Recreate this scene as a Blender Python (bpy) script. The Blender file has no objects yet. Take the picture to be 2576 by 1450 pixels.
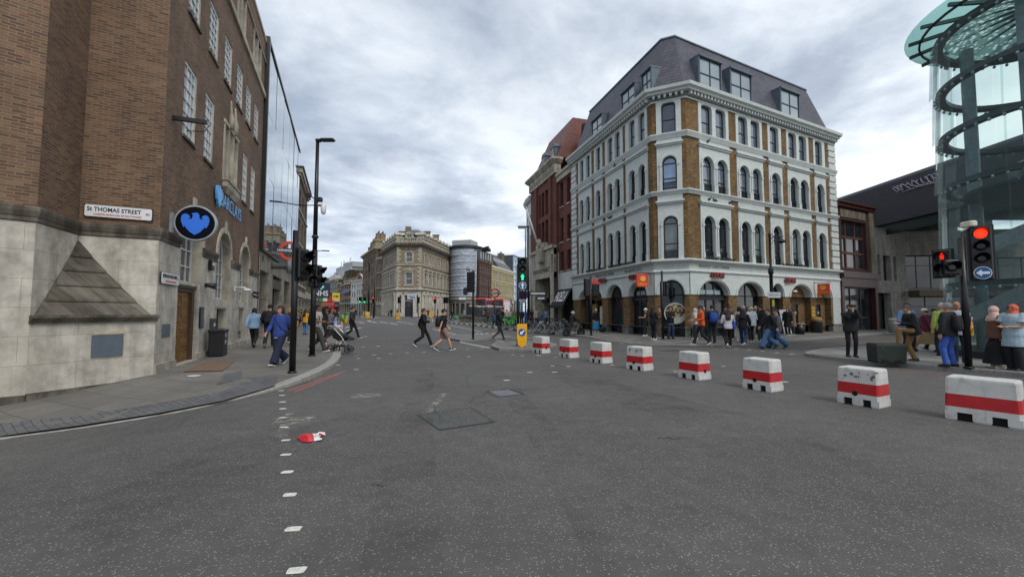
import bpy, bmesh, math, random
from mathutils import Vector, Matrix
R = math.radians
random.seed(7)
scene = bpy.context.scene
COL = scene.collection

# ------------------------------------------------------------------ survey: picture point -> place on the ground
FPX = 1050.0; PITCH = math.atan(58/1050); EYE = 1.6
CP, SP = math.cos(PITCH), math.sin(PITCH)
def sstep(t):
    t = max(0.0, min(1.0, t)); return t*t*(3-2*t)
def gz(x, y):
    if y <= 45: far = 0.0
    elif y <= 115: far = (y-45)*0.5/70
    elif y <= 165: far = .5+(y-115)*.022
    else: far = 1.6
    return far - .4*sstep((-x-4)/5)*sstep((11-y)/5)
def ray(u, v):
    a = (u-1288)/FPX; b = -(v-725)/FPX
    return a, CP-b*SP, SP+b*CP
def at(u, v, dz=0.0):
    x, y, w = ray(u, v); z = dz
    for _ in range(30):
        t = (z-EYE)/w if w < -1e-4 else 400
        t = min(t, 400)
        z = gz(x*t, y*t)+dz
    return Vector((x*t, y*t, z))
def at_depth(u, v, Y):
    x, y, w = ray(u, v); t = Y/y
    return Vector((x*t, Y, EYE+w*t))

# ------------------------------------------------------------------ materials
def lin(h):
    if isinstance(h, (tuple, list)): return tuple(h)+(1,) if len(h) == 3 else tuple(h)
    h = h.lstrip('#'); o = []
    for i in (0, 2, 4):
        c = int(h[i:i+2], 16)/255
        o.append(c/12.92 if c <= .04045 else ((c+.055)/1.055)**2.4)
    return tuple(o)+(1,)
MATS = {}
class NT:
    def __init__(s, name):
        s.m = bpy.data.materials.new(name); s.m.use_nodes = True
        s.t = s.m.node_tree; s.n = s.t.nodes; s.l = s.t.links
        s.b = s.n['Principled BSDF']
    def new(s, kind, **kw):
        n = s.n.new(kind)
        for k, v in kw.items():
            if k in n.inputs.keys() if isinstance(k, str) else False: n.inputs[k].default_value = v
            else: setattr(n, k, v)
        return n
    def link(s, a, b): s.l.new(a, b)
    def mix(s, fac, a, b, mode='MIX'):
        n = s.n.new('ShaderNodeMix'); n.data_type = 'RGBA'; n.blend_type = mode
        for sock, val in ((n.inputs[0], fac), (n.inputs[6], a), (n.inputs[7], b)):
            if hasattr(val, 'is_linked') or isinstance(val, bpy.types.NodeSocket): s.l.new(val, sock)
            else: sock.default_value = val
        return n.outputs[2]
    def coords(s, wall=False):
        tc = s.n.new('ShaderNodeTexCoord')
        if not wall: return tc.outputs['Object']
        sp = s.n.new('ShaderNodeSeparateXYZ'); s.l.new(tc.outputs['Object'], sp.inputs[0])
        ad = s.n.new('ShaderNodeMath'); ad.operation = 'ADD'
        s.l.new(sp.outputs[0], ad.inputs[0]); s.l.new(sp.outputs[1], ad.inputs[1])
        cb = s.n.new('ShaderNodeCombineXYZ'); s.l.new(ad.outputs[0], cb.inputs[0]); s.l.new(sp.outputs[2], cb.inputs[1])
        return cb.outputs[0]
    def noise(s, vec, scale, detail=4, rough=.6, out='Fac', stretch=None):
        if stretch:
            mp = s.n.new('ShaderNodeMapping'); mp.inputs['Scale'].default_value = stretch
            s.l.new(vec, mp.inputs[0]); vec = mp.outputs[0]
        n = s.n.new('ShaderNodeTexNoise'); n.inputs['Scale'].default_value = scale
        n.inputs['Detail'].default_value = detail; n.inputs['Roughness'].default_value = rough
        s.l.new(vec, n.inputs['Vector']); return n.outputs[out]
    def ramp(s, fac, stops):
        n = s.n.new('ShaderNodeValToRGB'); e = n.color_ramp.elements
        while len(e) < len(stops): e.new(.5)
        for i, (p, c) in enumerate(stops):
            e[i].position = p; e[i].color = c if len(c) == 4 else tuple(c)+(1,)
        s.l.new(fac, n.inputs[0]); return n.outputs[0]
    def bump(s, h, strength=.3, dist=.01):
        n = s.n.new('ShaderNodeBump'); n.inputs['Strength'].default_value = strength
        n.inputs['Distance'].default_value = dist; s.l.new(h, n.inputs['Height'])
        s.l.new(n.outputs[0], s.b.inputs['Normal'])
    def col(s, sock):
        if isinstance(sock, bpy.types.NodeSocket): s.l.new(sock, s.b.inputs['Base Color'])
        else: s.b.inputs['Base Color'].default_value = sock
    def rough(s, v): s.b.inputs['Roughness'].default_value = v

def G(v): return (v, v, v, 1)
def plain(name, c, rough=.6, metal=0, var=.25, scale=6, spec=.5, ior=1.5):
    """a paint, cloth or metal: base colour with a little uneven wear"""
    key = (name, str(c), rough, metal, var, scale)
    if key in MATS: return MATS[key]
    t = NT(name); c = lin(c); v = t.coords()
    f = t.noise(v, scale, 5, .65)
    lo = tuple(x*(1-var) for x in c[:3])+(1,); hi = tuple(min(1, x*(1+var)) for x in c[:3])+(1,)
    t.col(t.ramp(f, [(.3, lo), (.7, hi)])); t.rough(rough); t.b.inputs['Metallic'].default_value = metal
    t.b.inputs['IOR'].default_value = ior
    MATS[key] = t.m; return t.m
def emit(name, c, e):
    key = ('E', name, str(c), e)
    if key in MATS: return MATS[key]
    t = NT(name); c = lin(c); t.col(c); t.b.inputs['Emission Color'].default_value = c
    t.b.inputs['Emission Strength'].default_value = e; MATS[key] = t.m; return t.m
def glassm(name, tint=(.02, .024, .028), rough=.04, ior=1.8, wav=.0, var=.6):
    t = NT(name); v = t.coords(); f = t.noise(v, .7, 3)
    c = tint if len(tint) == 4 else tuple(tint)+(1,)
    t.col(t.ramp(f, [(.35, tuple(x*(1-var) for x in c[:3])+(1,)), (.65, tuple(x*(1+var) for x in c[:3])+(1,))]))
    t.rough(rough); t.b.inputs['IOR'].default_value = ior
    if wav: t.bump(t.noise(v, 1.3, 2, .4), wav, .05)
    return t.m
def brickm(name, c1, c2, mortar, bw=.225, bh=.075, ms=.010, extra=None, soot=.35, rough=.9, bias=0., dirt_scale=.6):
    t = NT(name); v = t.coords(True)
    b = t.n.new('ShaderNodeTexBrick'); t.l.new(v, b.inputs['Vector'])
    b.inputs['Color1'].default_value = lin(c1); b.inputs['Color2'].default_value = lin(c2)
    b.inputs['Mortar'].default_value = lin(mortar); b.inputs['Scale'].default_value = 1
    b.inputs['Brick Width'].default_value = bw; b.inputs['Row Height'].default_value = bh
    b.inputs['Mortar Size'].default_value = ms; b.inputs['Bias'].default_value = bias; b.inputs['Mortar Smooth'].default_value = .3
    c = b.outputs['Color']
    # odd bricks of another firing: blotches as long as a brick
    f = t.noise(v, 1, 2, .5, stretch=(1/bw*.75, 1/bh*.8, 1))
    if extra: c = t.mix(t.ramp(f, [(.62, G(0)), (.70, G(.8))]), c, t.mix(.35, lin(extra), c))
    f2 = t.noise(v, 1, 2, .5, stretch=(1/bw*.6, 1/bh*.62, 1))
    c = t.mix(t.ramp(f2, [(.3, G(.55)), (.42, G(0))]), c, t.mix(.8, c, G(.5), 'MULTIPLY'))
    d = t.noise(v, dirt_scale, 6, .65)
    c = t.mix(t.ramp(d, [(.35, G(soot)), (.62, G(0))]), c, t.mix(1, c, lin('#6b6257'), 'MULTIPLY'))
    t.col(c); t.rough(rough); t.bump(b.outputs['Fac'], .25, -.01)
    return t.m
def stonem(name, c, joint=None, bw=1.0, bh=.42, stain=.5, streak=True, rough=.85, ms=.008):
    t = NT(name); v = t.coords(True); c0 = lin(c)
    a = t.noise(v, 2.2, 6, .65)
    base = t.ramp(a, [(.3, tuple(x*.72 for x in c0[:3])+(1,)), (.55, c0), (.8, tuple(min(1, x*1.18) for x in c0[:3])+(1,))])
    if streak:
        s = t.noise(v, 1, 5, .6, stretch=(2.6, .35, 1))
        base = t.mix(t.ramp(s, [(.42, G(stain)), (.62, G(0))]), base, t.mix(1, base, lin('#8a8073'), 'MULTIPLY'))
    p = t.noise(v, .55, 5, .7)
    base = t.mix(t.ramp(p, [(.3, G(stain)), (.55, G(0))]), base, t.mix(1, base, lin('#7d7466'), 'MULTIPLY'))
    g = t.noise(v, 60, 2, .5)
    base = t.mix(.18, base, t.ramp(g, [(.3, G(.15)), (.7, G(1))]), 'MULTIPLY')
    if joint is not None:
        b = t.n.new('ShaderNodeTexBrick'); t.l.new(v, b.inputs['Vector'])
        b.inputs['Color1'].default_value = G(1); b.inputs['Color2'].default_value = G(.90); b.inputs['Mortar'].default_value = lin(joint)
        b.inputs['Scale'].default_value = 1; b.inputs['Brick Width'].default_value = bw; b.inputs['Row Height'].default_value = bh
        b.inputs['Mortar Size'].default_value = ms; b.inputs['Mortar Smooth'].default_value = .4
        base = t.mix(1, base, b.outputs['Color'], 'MULTIPLY')
    t.col(base); t.rough(rough); t.bump(a, .15, .01)
    return t.m
def slatem(name, c, rw=.35, rh=.22):
    t = NT(name); v = t.coords(True); c0 = lin(c)
    b = t.n.new('ShaderNodeTexBrick'); t.l.new(v, b.inputs['Vector'])
    b.inputs['Color1'].default_value = tuple(x*.8 for x in c0[:3])+(1,); b.inputs['Color2'].default_value = tuple(x*1.25 for x in c0[:3])+(1,)
    b.inputs['Mortar'].default_value = tuple(x*.3 for x in c0[:3])+(1,); b.inputs['Scale'].default_value = 1
    b.inputs['Brick Width'].default_value = rw; b.inputs['Row Height'].default_value = rh; b.inputs['Mortar Size'].default_value = .012
    d = t.noise(v, .5, 5)
    t.col(t.mix(.6, b.outputs['Color'], t.ramp(d, [(.3, G(.55)), (.7, G(1.0))]), 'MULTIPLY')); t.rough(.55); t.bump(b.outputs['Fac'], .4, -.02)
    return t.m

# ------------------------------------------------------------------ mesh collector
class MB:
    def __init__(s): s.v = []; s.f = []; s.mi = []; s.sm = []
    def add(s, vs, fs, m=0, smooth=False):
        o = len(s.v); s.v += [tuple(p) for p in vs]
        for f in fs: s.f.append(tuple(i+o for i in f)); s.mi.append(m); s.sm.append(smooth)
    def box(s, a, b, m=0):
        x0, y0, z0 = a; x1, y1, z1 = b
        if x0 > x1: x0, x1 = x1, x0
        if y0 > y1: y0, y1 = y1, y0
        if z0 > z1: z0, z1 = z1, z0
        s.add([(x0, y0, z0), (x1, y0, z0), (x1, y1, z0), (x0, y1, z0), (x0, y0, z1), (x1, y0, z1), (x1, y1, z1), (x0, y1, z1)],
              [(0, 3, 2, 1), (4, 5, 6, 7), (0, 1, 5, 4), (1, 2, 6, 5), (2, 3, 7, 6), (3, 0, 4, 7)], m)
    def bbox(s, a, b, r=.02, m=0):
        """box with chamfered edges"""
        x0, y0, z0 = a; x1, y1, z1 = b
        def ring(z, i): return [(x0+i+r, y0+i, z), (x1-i-r, y0+i, z), (x1-i, y0+i+r, z), (x1-i, y1-i-r, z), (x1-i-r, y1-i, z), (x0+i+r, y1-i, z), (x0+i, y1-i-r, z), (x0+i, y0+i+r, z)]
        s.loft([ring(z0, r*.7), ring(z0+r, 0), ring(z1-r, 0), ring(z1, r*.7)], m)
    def loft(s, rings, m=0, cap=True, smooth=False, closed=True):
        o = len(s.v); n = len(rings[0])
        for r in rings: s.v += [tuple(p) for p in r]
        for k in range(len(rings)-1):
            for i in range(n if closed else n-1):
                j = (i+1) % n
                s.f.append((o+k*n+i, o+k*n+j, o+(k+1)*n+j, o+(k+1)*n+i)); s.mi.append(m); s.sm.append(smooth)
        if cap:
            s.f.append(tuple(o+i for i in reversed(range(n)))); s.mi.append(m); s.sm.append(False)
            s.f.append(tuple(o+(len(rings)-1)*n+i for i in range(n))); s.mi.append(m); s.sm.append(False)
    def tube(s, pts, r, n=10, m=0, smooth=True):
        pts = [Vector(p) for p in pts]
        if not isinstance(r, (list, tuple)): r = [r]*len(pts)
        rings = []; up = None
        for i, p in enumerate(pts):
            d = (pts[min(i+1, len(pts)-1)]-pts[max(i-1, 0)])
            if d.length < 1e-6: d = Vector((0, 0, 1))
            d.normalize()
            if up is None: up = Vector((0, 1, 0)) if abs(d.z) > .9 else Vector((0, 0, 1))
            a = up.cross(d)
            if a.length < 1e-4: a = Vector((1, 0, 0)).cross(d)
            a.normalize(); b = d.cross(a); up = b
            rings.append([p+(a*math.cos(2*math.pi*k/n)+b*math.sin(2*math.pi*k/n))*r[i] for k in range(n)])
        s.loft(rings, m, True, smooth)
    def lathe(s, prof, c=(0, 0, 0), n=16, m=0, smooth=True):
        s.loft([[(c[0]+r*math.cos(2*math.pi*k/n), c[1]+r*math.sin(2*math.pi*k/n), c[2]+z) for k in range(n)] for r, z in prof], m, True, smooth)
    def ellip(s, c, rx, ry, rz, m=0, n=14, k=9, smooth=True):
        rings = []
        for i in range(k+1):
            th = math.pi*(i/k); q = max(math.sin(th), .02)
            rings.append([(c[0]+rx*q*math.cos(2*math.pi*j/n), c[1]+ry*q*math.sin(2*math.pi*j/n), c[2]-rz*math.cos(th)) for j in range(n)])
        s.loft(rings, m, True, smooth)
    def prism(s, poly, y0, y1, m=0, m2=None):
        """polygon in x,z pushed from y0 to y1"""
        n = len(poly); o = len(s.v)
        s.v += [(x, y0, z) for x, z in poly]+[(x, y1, z) for x, z in poly]
        s.f.append(tuple(range(o, o+n))); s.mi.append(m); s.sm.append(False)
        s.f.append(tuple(reversed(range(o+n, o+2*n)))); s.mi.append(m if m2 is None else m2); s.sm.append(False)
        for i in range(n):
            j = (i+1) % n
            s.f.append((o+j, o+i, o+n+i, o+n+j)); s.mi.append(m if m2 is None else m2); s.sm.append(False)
    def flat(s, poly, z0, z1, m=0, m2=None):
        """polygon in x,y pushed from z0 to z1"""
        n = len(poly); o = len(s.v)
        s.v += [(x, y, z0) for x, y in poly]+[(x, y, z1) for x, y in poly]
        s.f.append(tuple(range(o+n, o+2*n))); s.mi.append(m); s.sm.append(False)
        s.f.append(tuple(reversed(range(o, o+n)))); s.mi.append(m if m2 is None else m2); s.sm.append(False)
        for i in range(n):
            j = (i+1) % n
            s.f.append((o+i, o+j, o+n+j, o+n+i)); s.mi.append(m if m2 is None else m2); s.sm.append(False)
    def ring(s, c, r0, r1, y0, y1, m=0, n=32, a0=0, a1=360, ez=1.0):
        """flat annulus in x,z between radii, y0..y1 deep"""
        full = abs(a1-a0) >= 360
        k = n if full else n+1
        rings = [[], [], [], []]
        for i in range(k):
            t = R(a0+(a1-a0)*i/n); cx, cz = math.cos(t), math.sin(t)*ez
            for q, (rr, yy) in enumerate(((r1, y0), (r0, y0), (r0, y1), (r1, y1))): rings[q].append((c[0]+rr*cx, c[1]+yy, c[2]+rr*cz))
        s.loft(rings+[rings[0]], m, False, False, full)
    def mesh(s, name, mats):
        me = bpy.data.meshes.new(name); me.from_pydata(s.v, [], s.f); me.validate(verbose=False)
        bm = bmesh.new(); bm.from_mesh(me); bmesh.ops.recalc_face_normals(bm, faces=bm.faces); bm.to_mesh(me); bm.free()
        for m in (mats if isinstance(mats, (list, tuple)) else [mats]): me.materials.append(m)
        if len(me.polygons) == len(s.mi):
            me.polygons.foreach_set('material_index', s.mi); me.polygons.foreach_set('use_smooth', s.sm)
        me.update(); return me
    def build(s, name, mats, parent=None, loc=(0, 0, 0), rot=0.0):
        return place(name, s.mesh(name, mats), parent, loc, rot)
def place(name, me, parent=None, loc=(0, 0, 0), rot=0.0):
    o = bpy.data.objects.new(name, me); COL.objects.link(o); o.parent = parent
    o.location = loc
    if isinstance(rot, (tuple, list)): o.rotation_euler = rot
    else: o.rotation_euler.z = rot
    return o
def tag(o, label=None, cat=None, group=None, kind=None):
    if label: o['label'] = label
    if cat: o['category'] = cat
    if group: o['group'] = group
    if kind: o['kind'] = kind
    return o
def thing(name, label, cat, loc=(0, 0, 0), rot=0.0, group=None):
    o = bpy.data.objects.new(name, None); COL.objects.link(o); o.empty_display_size = .2
    o.location = loc; o.rotation_euler.z = rot
    return tag(o, label, cat, group)
def copy_tree(o, parent=None):
    c = o.copy(); COL.objects.link(c); c.parent = parent
    for ch in KIDS(o): copy_tree(ch, c)
    return c
def KIDS(o): return [x for x in COL.objects if x.parent == o]
_tx = {}
def text_mesh(txt, size, depth, mat, align='CENTER', squeeze=1.0, bold=0.0):
    cu = bpy.data.curves.new('lettering', 'FONT'); cu.body = txt; cu.size = size; cu.extrude = depth; cu.align_x = align; cu.align_y = 'CENTER'
    cu.resolution_u = 3; cu.offset = bold
    o = bpy.data.objects.new('lettering', cu); COL.objects.link(o)
    dg = bpy.context.evaluated_depsgraph_get(); me = bpy.data.meshes.new_from_object(o.evaluated_get(dg))
    bpy.data.objects.remove(o); bpy.data.curves.remove(cu)
    me.transform(Matrix.Scale(squeeze, 4, (1, 0, 0))); me.materials.clear(); me.materials.append(mat); me.name = 'lettering'
    return me
def lettering(txt, size, mat, parent, loc, rot=0.0, depth=.006, squeeze=1.0, bold=0.0, name='lettering', align='CENTER', tilt=90, fit=None):
    """upright text facing local -y"""
    me = text_mesh(txt, size, depth, mat, align, squeeze, bold)
    if fit:
        w_ = max(v.co.x for v in me.vertices)-min(v.co.x for v in me.vertices); me.transform(Matrix.Scale(fit/w_, 4, (1, 0, 0)))
    return place(name, me, parent, loc, (R(tilt), 0, rot))

# ------------------------------------------------------------------ facades
def topf(op, x):
    x0, x1, z0, zs, zt, n = op
    if zt <= zs: return zs
    c = (x0+x1)/2; h = (x1-x0)/2; t = min(1, abs(x-c)/h)
    return zs+(zt-zs)*(1-t**n)**(1/n)
def arcxs(op, k=14):
    x0, x1, z0, zs, zt, n = op
    if zt <= zs: return [x0, x1]
    c = (x0+x1)/2; h = (x1-x0)/2
    return [c-h*math.cos(math.pi*i/k) for i in range(k+1)]
def wall(mb, L0, L1, z0, z1, ops, d=.25, y=0.0, m=0, mr=0):
    """wall sheet in x,z with openings (x0,x1,z0,zspring,ztop,n) and reveals d deep"""
    xs = {round(L0, 4), round(L1, 4)}
    for op in ops:
        for q in arcxs(op):
            if L0 < q < L1: xs.add(round(q, 4))
    xs = sorted(xs)
    for xa, xb in zip(xs, xs[1:]):
        if xb-xa < 1e-4: continue
        mid = (xa+xb)/2
        col = sorted([o for o in ops if o[0] < mid < o[1]], key=lambda o: o[2])
        ca = cb = z0
        for o in col:
            ob = max(o[2], z0)
            if ob > ca+1e-4 or ob > cb+1e-4: mb.add([(xa, y, ca), (xb, y, cb), (xb, y, ob), (xa, y, ob)], [(0, 1, 2, 3)], m)
            ca = min(topf(o, xa), z1); cb = min(topf(o, xb), z1)
        if z1 > ca+1e-4 or z1 > cb+1e-4: mb.add([(xa, y, ca), (xb, y, cb), (xb, y, z1), (xa, y, z1)], [(0, 1, 2, 3)], m)
    for o in ops:
        ob = max(o[2], z0)
        zl = min(topf(o, o[0]), z1); zr = min(topf(o, o[1]), z1)
        mb.add([(o[0], y, ob), (o[0], y+d, ob), (o[0], y+d, zl), (o[0], y, zl)], [(0, 1, 2, 3)], mr)
        mb.add([(o[1], y, ob), (o[1], y, zr), (o[1], y+d, zr), (o[1], y+d, ob)], [(0, 1, 2, 3)], mr)
        if o[2] > z0+.01: mb.add([(o[0], y, ob), (o[1], y, ob), (o[1], y+d, ob), (o[0], y+d, ob)], [(0, 1, 2, 3)], mr)
        ax = arcxs(o)
        if min(o[4], 1e9) <= z1 or o[3] < z1:
            for xa, xb in zip(ax, ax[1:]):
                za, zb = topf(o, xa), topf(o, xb)
                if max(za, zb) <= z1+1e-4: mb.add([(xa, y, za), (xa, y+d, za), (xb, y+d, zb), (xb, y, zb)], [(0, 1, 2, 3)], mr)
def outline(w, hs, ht, n, f=0.0, k=14):
    x0, x1 = f, w-f; op = (x0, x1, f, hs if ht > hs else hs-f, max(ht-f, hs) if ht > hs else hs-f, n)
    pts = [(x0, f), (x1, f)]
    if ht > hs: pts += [(x, topf(op, x)) for x in reversed(arcxs(op, k))]
    else: pts += [(x1, op[3]), (x0, op[3])]
    return pts
_win = {}
def window(fac, x0, x1, z0, zs, zt=None, n=2, d=.2, fm=None, gm=None, f=.05, vb=(), hb=(), t=.05, bt=.025, name='window', y=0.0):
    """frame (a part) with its pane (a sub-part), set d deep in the wall"""
    w = round(x1-x0, 3); hs = round(zs-z0, 3); ht = round((zt if zt else zs)-z0, 3)
    key = (w, hs, ht, n, fm.name, gm.name, f, tuple(vb), tuple(hb), t, bt)
    if key not in _win:
        mb = MB(); a = outline(w, hs, ht, n); b = outline(w, hs, ht, n, f)
        k = len(a)
        mb.loft([[(p[0], 0, p[1]) for p in a], [(p[0], 0, p[1]) for p in b], [(p[0], t, p[1]) for p in b]], 0, False)
        op = (0, w, 0, hs, ht, n)
        for q in vb:
            x = q*w; mb.box((x-bt, .006, f*.6), (x+bt, t-.002, topf(op, x)-f*.5))
        for q in hb:
            z = q*ht if q <= 1 else q-1
            xa, xb = f*.6, w-f*.6
            if z > hs and ht > hs:
                hw = (w/2)*(max(0, 1-((z-hs)/(ht-hs))**n))**(1/n); xa, xb = w/2-hw+f*.6, w/2+hw-f*.6
            if xb > xa: mb.box((xa, .003, z-bt), (xb, t-.004, z+bt))
        gb = MB(); gb.add([(p[0], t*.7, p[1]) for p in a], [tuple(range(k))])
        _win[key] = (mb.mesh(name, fm), gb.mesh('pane', gm))
    fme, gme = _win[key]
    o = fac.put(name, fme, x0, d+y, z0); place('pane', gme, o)
    return o
class Fac:
    def __init__(s, root, A, B):
        s.root = root; s.A = Vector((A[0], A[1], 0)); dv = Vector((B[0], B[1], 0))-s.A
        s.L = dv.length; s.ang = math.atan2(dv.y, dv.x); s.base = root.location.copy()
        s.dx = dv.normalized(); s.dy = Vector((-s.dx.y, s.dx.x, 0))
    def pos(s, x, y=0, z=0): return s.A+s.dx*x+s.dy*y+Vector((0, 0, z))
    def put(s, name, me, x=0, y=0, z=0):
        return place(name, me, s.root, s.pos(x, y, z)-s.base, s.ang)
    def make(s, name, mb, mats, x=0, y=0, z=0): return s.put(name, mb.mesh(name, mats), x, y, z)
def sweep(poly, prof, root, name, mats, closed_prof=True, m=0):
    """moulding: profile [(outward, z)] along a plan polyline whose outside is on the right"""
    mb = MB(); P = [Vector((p[0], p[1])) for p in poly]; rings = []
    for i, p in enumerate(P):
        ds = []
        if i > 0: ds.append((p-P[i-1]).normalized())
        if i < len(P)-1: ds.append((P[i+1]-p).normalized())
        ns = [Vector((d.y, -d.x)) for d in ds]
        if len(ns) == 2:
            nn = (ns[0]+ns[1]).normalized(); k = 1/max(.3, nn.dot(ns[0])); nn = nn*k
        else: nn = ns[0]
        rings.append([(p.x+nn.x*o-root.location.x, p.y+nn.y*o-root.location.y, z-root.location.z) for o, z in prof])
    mb.loft(rings, m, True, False, True)
    return mb.build(name, mats, root)
def core(root, poly, z0, z1, mat, name='roof'):
    """floor-to-roof block behind the facades, kept just inside them"""
    mb = MB(); mb.flat([(p[0]-root.location.x, p[1]-root.location.y) for p in poly], z0, z1)
    return mb.build(name, mat, root)
# ------------------------------------------------------------------ people
def ik(a, t, l1, l2, pole):
    d = t-a; L = min(max(d.length, .05), l1+l2-.002); dn = d.normalized(); t = a+dn*L
    x = (l1*l1-l2*l2+L*L)/(2*L); h = math.sqrt(max(l1*l1-x*x, 0)); p = pole-dn*pole.dot(dn)
    p = p.normalized() if p.length > 1e-4 else Vector((0, 1, 0))
    return a+dn*x+p*h, t
POSES = {
 # feet: x, y, z, heel lift; hands: x, y, z
 'stand': dict(L=(-.10, .02, 0, 0), R=(.11, -.03, 0, 0), hL=(-.27, .03, .83), hR=(.27, .06, .84)),
 'stand2': dict(L=(-.13, -.05, 0, 0), R=(.10, .06, 0, 0), hL=(-.25, .12, .98), hR=(.20, .26, 1.05)),
 'walk': dict(L=(-.07, .36, .0, -12), R=(.08, -.34, .05, 38), hL=(-.27, -.2, .86), hR=(.26, .24, .93), hz=.905, lean=3),
 'walk2': dict(L=(-.08, -.34, .05, 38), R=(.07, .34, 0, -12), hL=(-.26, .25, .95), hR=(.27, -.2, .87), hz=.905, lean=3),
 'walkcup': dict(L=(-.07, .40, .0, -14), R=(.08, -.38, .06, 42), hL=(-.24, -.18, .88), hR=(.17, .30, 1.10), hz=.895, lean=4),
 'walkheld': dict(L=(-.08, -.30, .04, 34), R=(.07, .32, 0, -10), hL=(-.16, .28, 1.06), hR=(.16, .29, 1.08), hz=.91, lean=2),
 'phone': dict(L=(-.11, .03, 0, 0), R=(.10, -.04, 0, 0), hL=(-.07, .30, 1.14), hR=(.08, .31, 1.15)),
 'photo': dict(L=(-.09, .02, 0, 0), R=(.09, -.05, 0, 0), hL=(-.07, .24, 1.56), hR=(.07, .24, 1.56), pole=(.25, .1, -1)),
 'armup': dict(L=(-.1, .0, 0, 0), R=(.1, .03, 0, 0), hL=(-.22, .2, .98), hR=(.13, .16, 1.74)),
 'pack': dict(L=(-.11, .0, 0, 0), R=(.11, .05, 0, 0), hL=(-.13, .22, 1.22), hR=(.13, .22, 1.22)),
 'lean': dict(L=(-.14, .44, .43, 0), R=(.1, -.05, 0, 0), hL=(-.07, .34, 1.12), hR=(.08, .36, 1.13), lean=13, hz=.9),
 'ride': dict(L=(-.14, .30, .24, 0), R=(.14, .22, .30, 0), hL=(-.27, .50, 1.03), hR=(.27, .50, 1.03), hz=.80, lean=10),
 'carry': dict(L=(-.07, .34, .0, -10), R=(.08, -.34, .05, 38), hL=(-.05, .26, 1.12), hR=(.12, .25, 1.02), hz=.905, lean=-2),
 'push': dict(L=(-.07, .36, .0, -12), R=(.08, -.36, .05, 38), hL=(-.20, .38, 1.02), hR=(.20, .40, 1.02), hz=.90, lean=6),
 'sit': dict(L=(-.08, .16, -.02, 0), R=(.08, .2, -.02, 0), hL=(-.14, .16, 1.05), hR=(.14, .14, 1.05), hz=.42),
}
def skeleton(pose):
    p = POSES[pose]; hz = p.get('hz', .93); J = {}
    M = Matrix.Translation((0, 0, hz)) @ Matrix.Rotation(-R(p.get('lean', 0)), 4, 'X') @ Matrix.Translation((0, 0, -.93))
    J['M'] = M; J['hz'] = hz
    for s, k in ((-1, 'L'), (1, 'R')):
        f = Vector(p[k][:3]); pit = R(p[k][3])
        J['foot'+k] = f; J['pit'+k] = pit
        if pit >= 0: an = f+Vector((0, .10-.10*math.cos(pit), .085+.14*math.sin(pit)))
        else: an = f+Vector((0, 0, .085))
        hip = Vector((s*.09, 0, hz)); kn, an = ik(hip, an, .44, .42, Vector((s*.1, 1, 0)))
        J['hip'+k] = hip; J['knee'+k] = kn; J['ank'+k] = an
        sh = M @ Vector((s*.185, -.01, 1.415)); hd = Vector(p['h'+k])
        el, wr = ik(sh, hd, .29, .26, Vector((s*p['pole'][0], p['pole'][1], p['pole'][2])) if 'pole' in p else Vector((s*.5, -.8, -.35)))
        J['sh'+k] = sh; J['el'+k] = el; J['wr'+k] = wr
    return J
TORSO = [(.50, .20, .15), (.70, .185, .135), (.84, .165, .118), (.93, .172, .122), (1.02, .158, .110), (1.10, .146, .104), (1.2, .154, .110), (1.3, .170, .116), (1.38, .168, .106), (1.43, .125, .088), (1.48, .066, .062)]
def tor(z):
    for a, b in zip(TORSO, TORSO[1:]):
        if a[0] <= z <= b[0]:
            t = (z-a[0])/(b[0]-a[0]); return a[1]+(b[1]-a[1])*t, a[2]+(b[2]-a[2])*t
    return TORSO[-1][1:]
def torso(mb, M, z0, z1, off, fat=1.0, belly=0.0):
    zs = [z0]+[r[0] for r in TORSO if z0+.02 < r[0] < z1-.02]+[z1]; rings = []
    for z in zs:
        rx, ry = tor(z); k = fat if z < 1.33 else 1+(fat-1)*.5
        rx, ry = rx*k+off, ry*k+off
        rings.append([M @ Vector((rx*math.cos(2*math.pi*i/18), ry*math.sin(2*math.pi*i/18)+(belly*max(0, math.sin(2*math.pi*i/18))*sstep((1.3-z)/.2)), z)) for i in range(18)])
    mb.loft(rings)
def remesh(mb, voxel, it=3, smooth=True):
    me = bpy.data.meshes.new('tmp'); me.from_pydata(mb.v, [], mb.f)
    bm = bmesh.new(); bm.from_mesh(me); bmesh.ops.recalc_face_normals(bm, faces=bm.faces); bm.to_mesh(me); bm.free()
    o = bpy.data.objects.new('tmp', me); COL.objects.link(o)
    m = o.modifiers.new('r', 'REMESH'); m.mode = 'VOXEL'; m.voxel_size = voxel; m.use_smooth_shade = True
    if it:
        s = o.modifiers.new('s', 'SMOOTH'); s.factor = .5; s.iterations = it
    dg = bpy.context.evaluated_depsgraph_get(); r = bpy.data.meshes.new_from_object(o.evaluated_get(dg))
    bpy.data.objects.remove(o); bpy.data.meshes.remove(me); r.materials.clear(); return r
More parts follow.
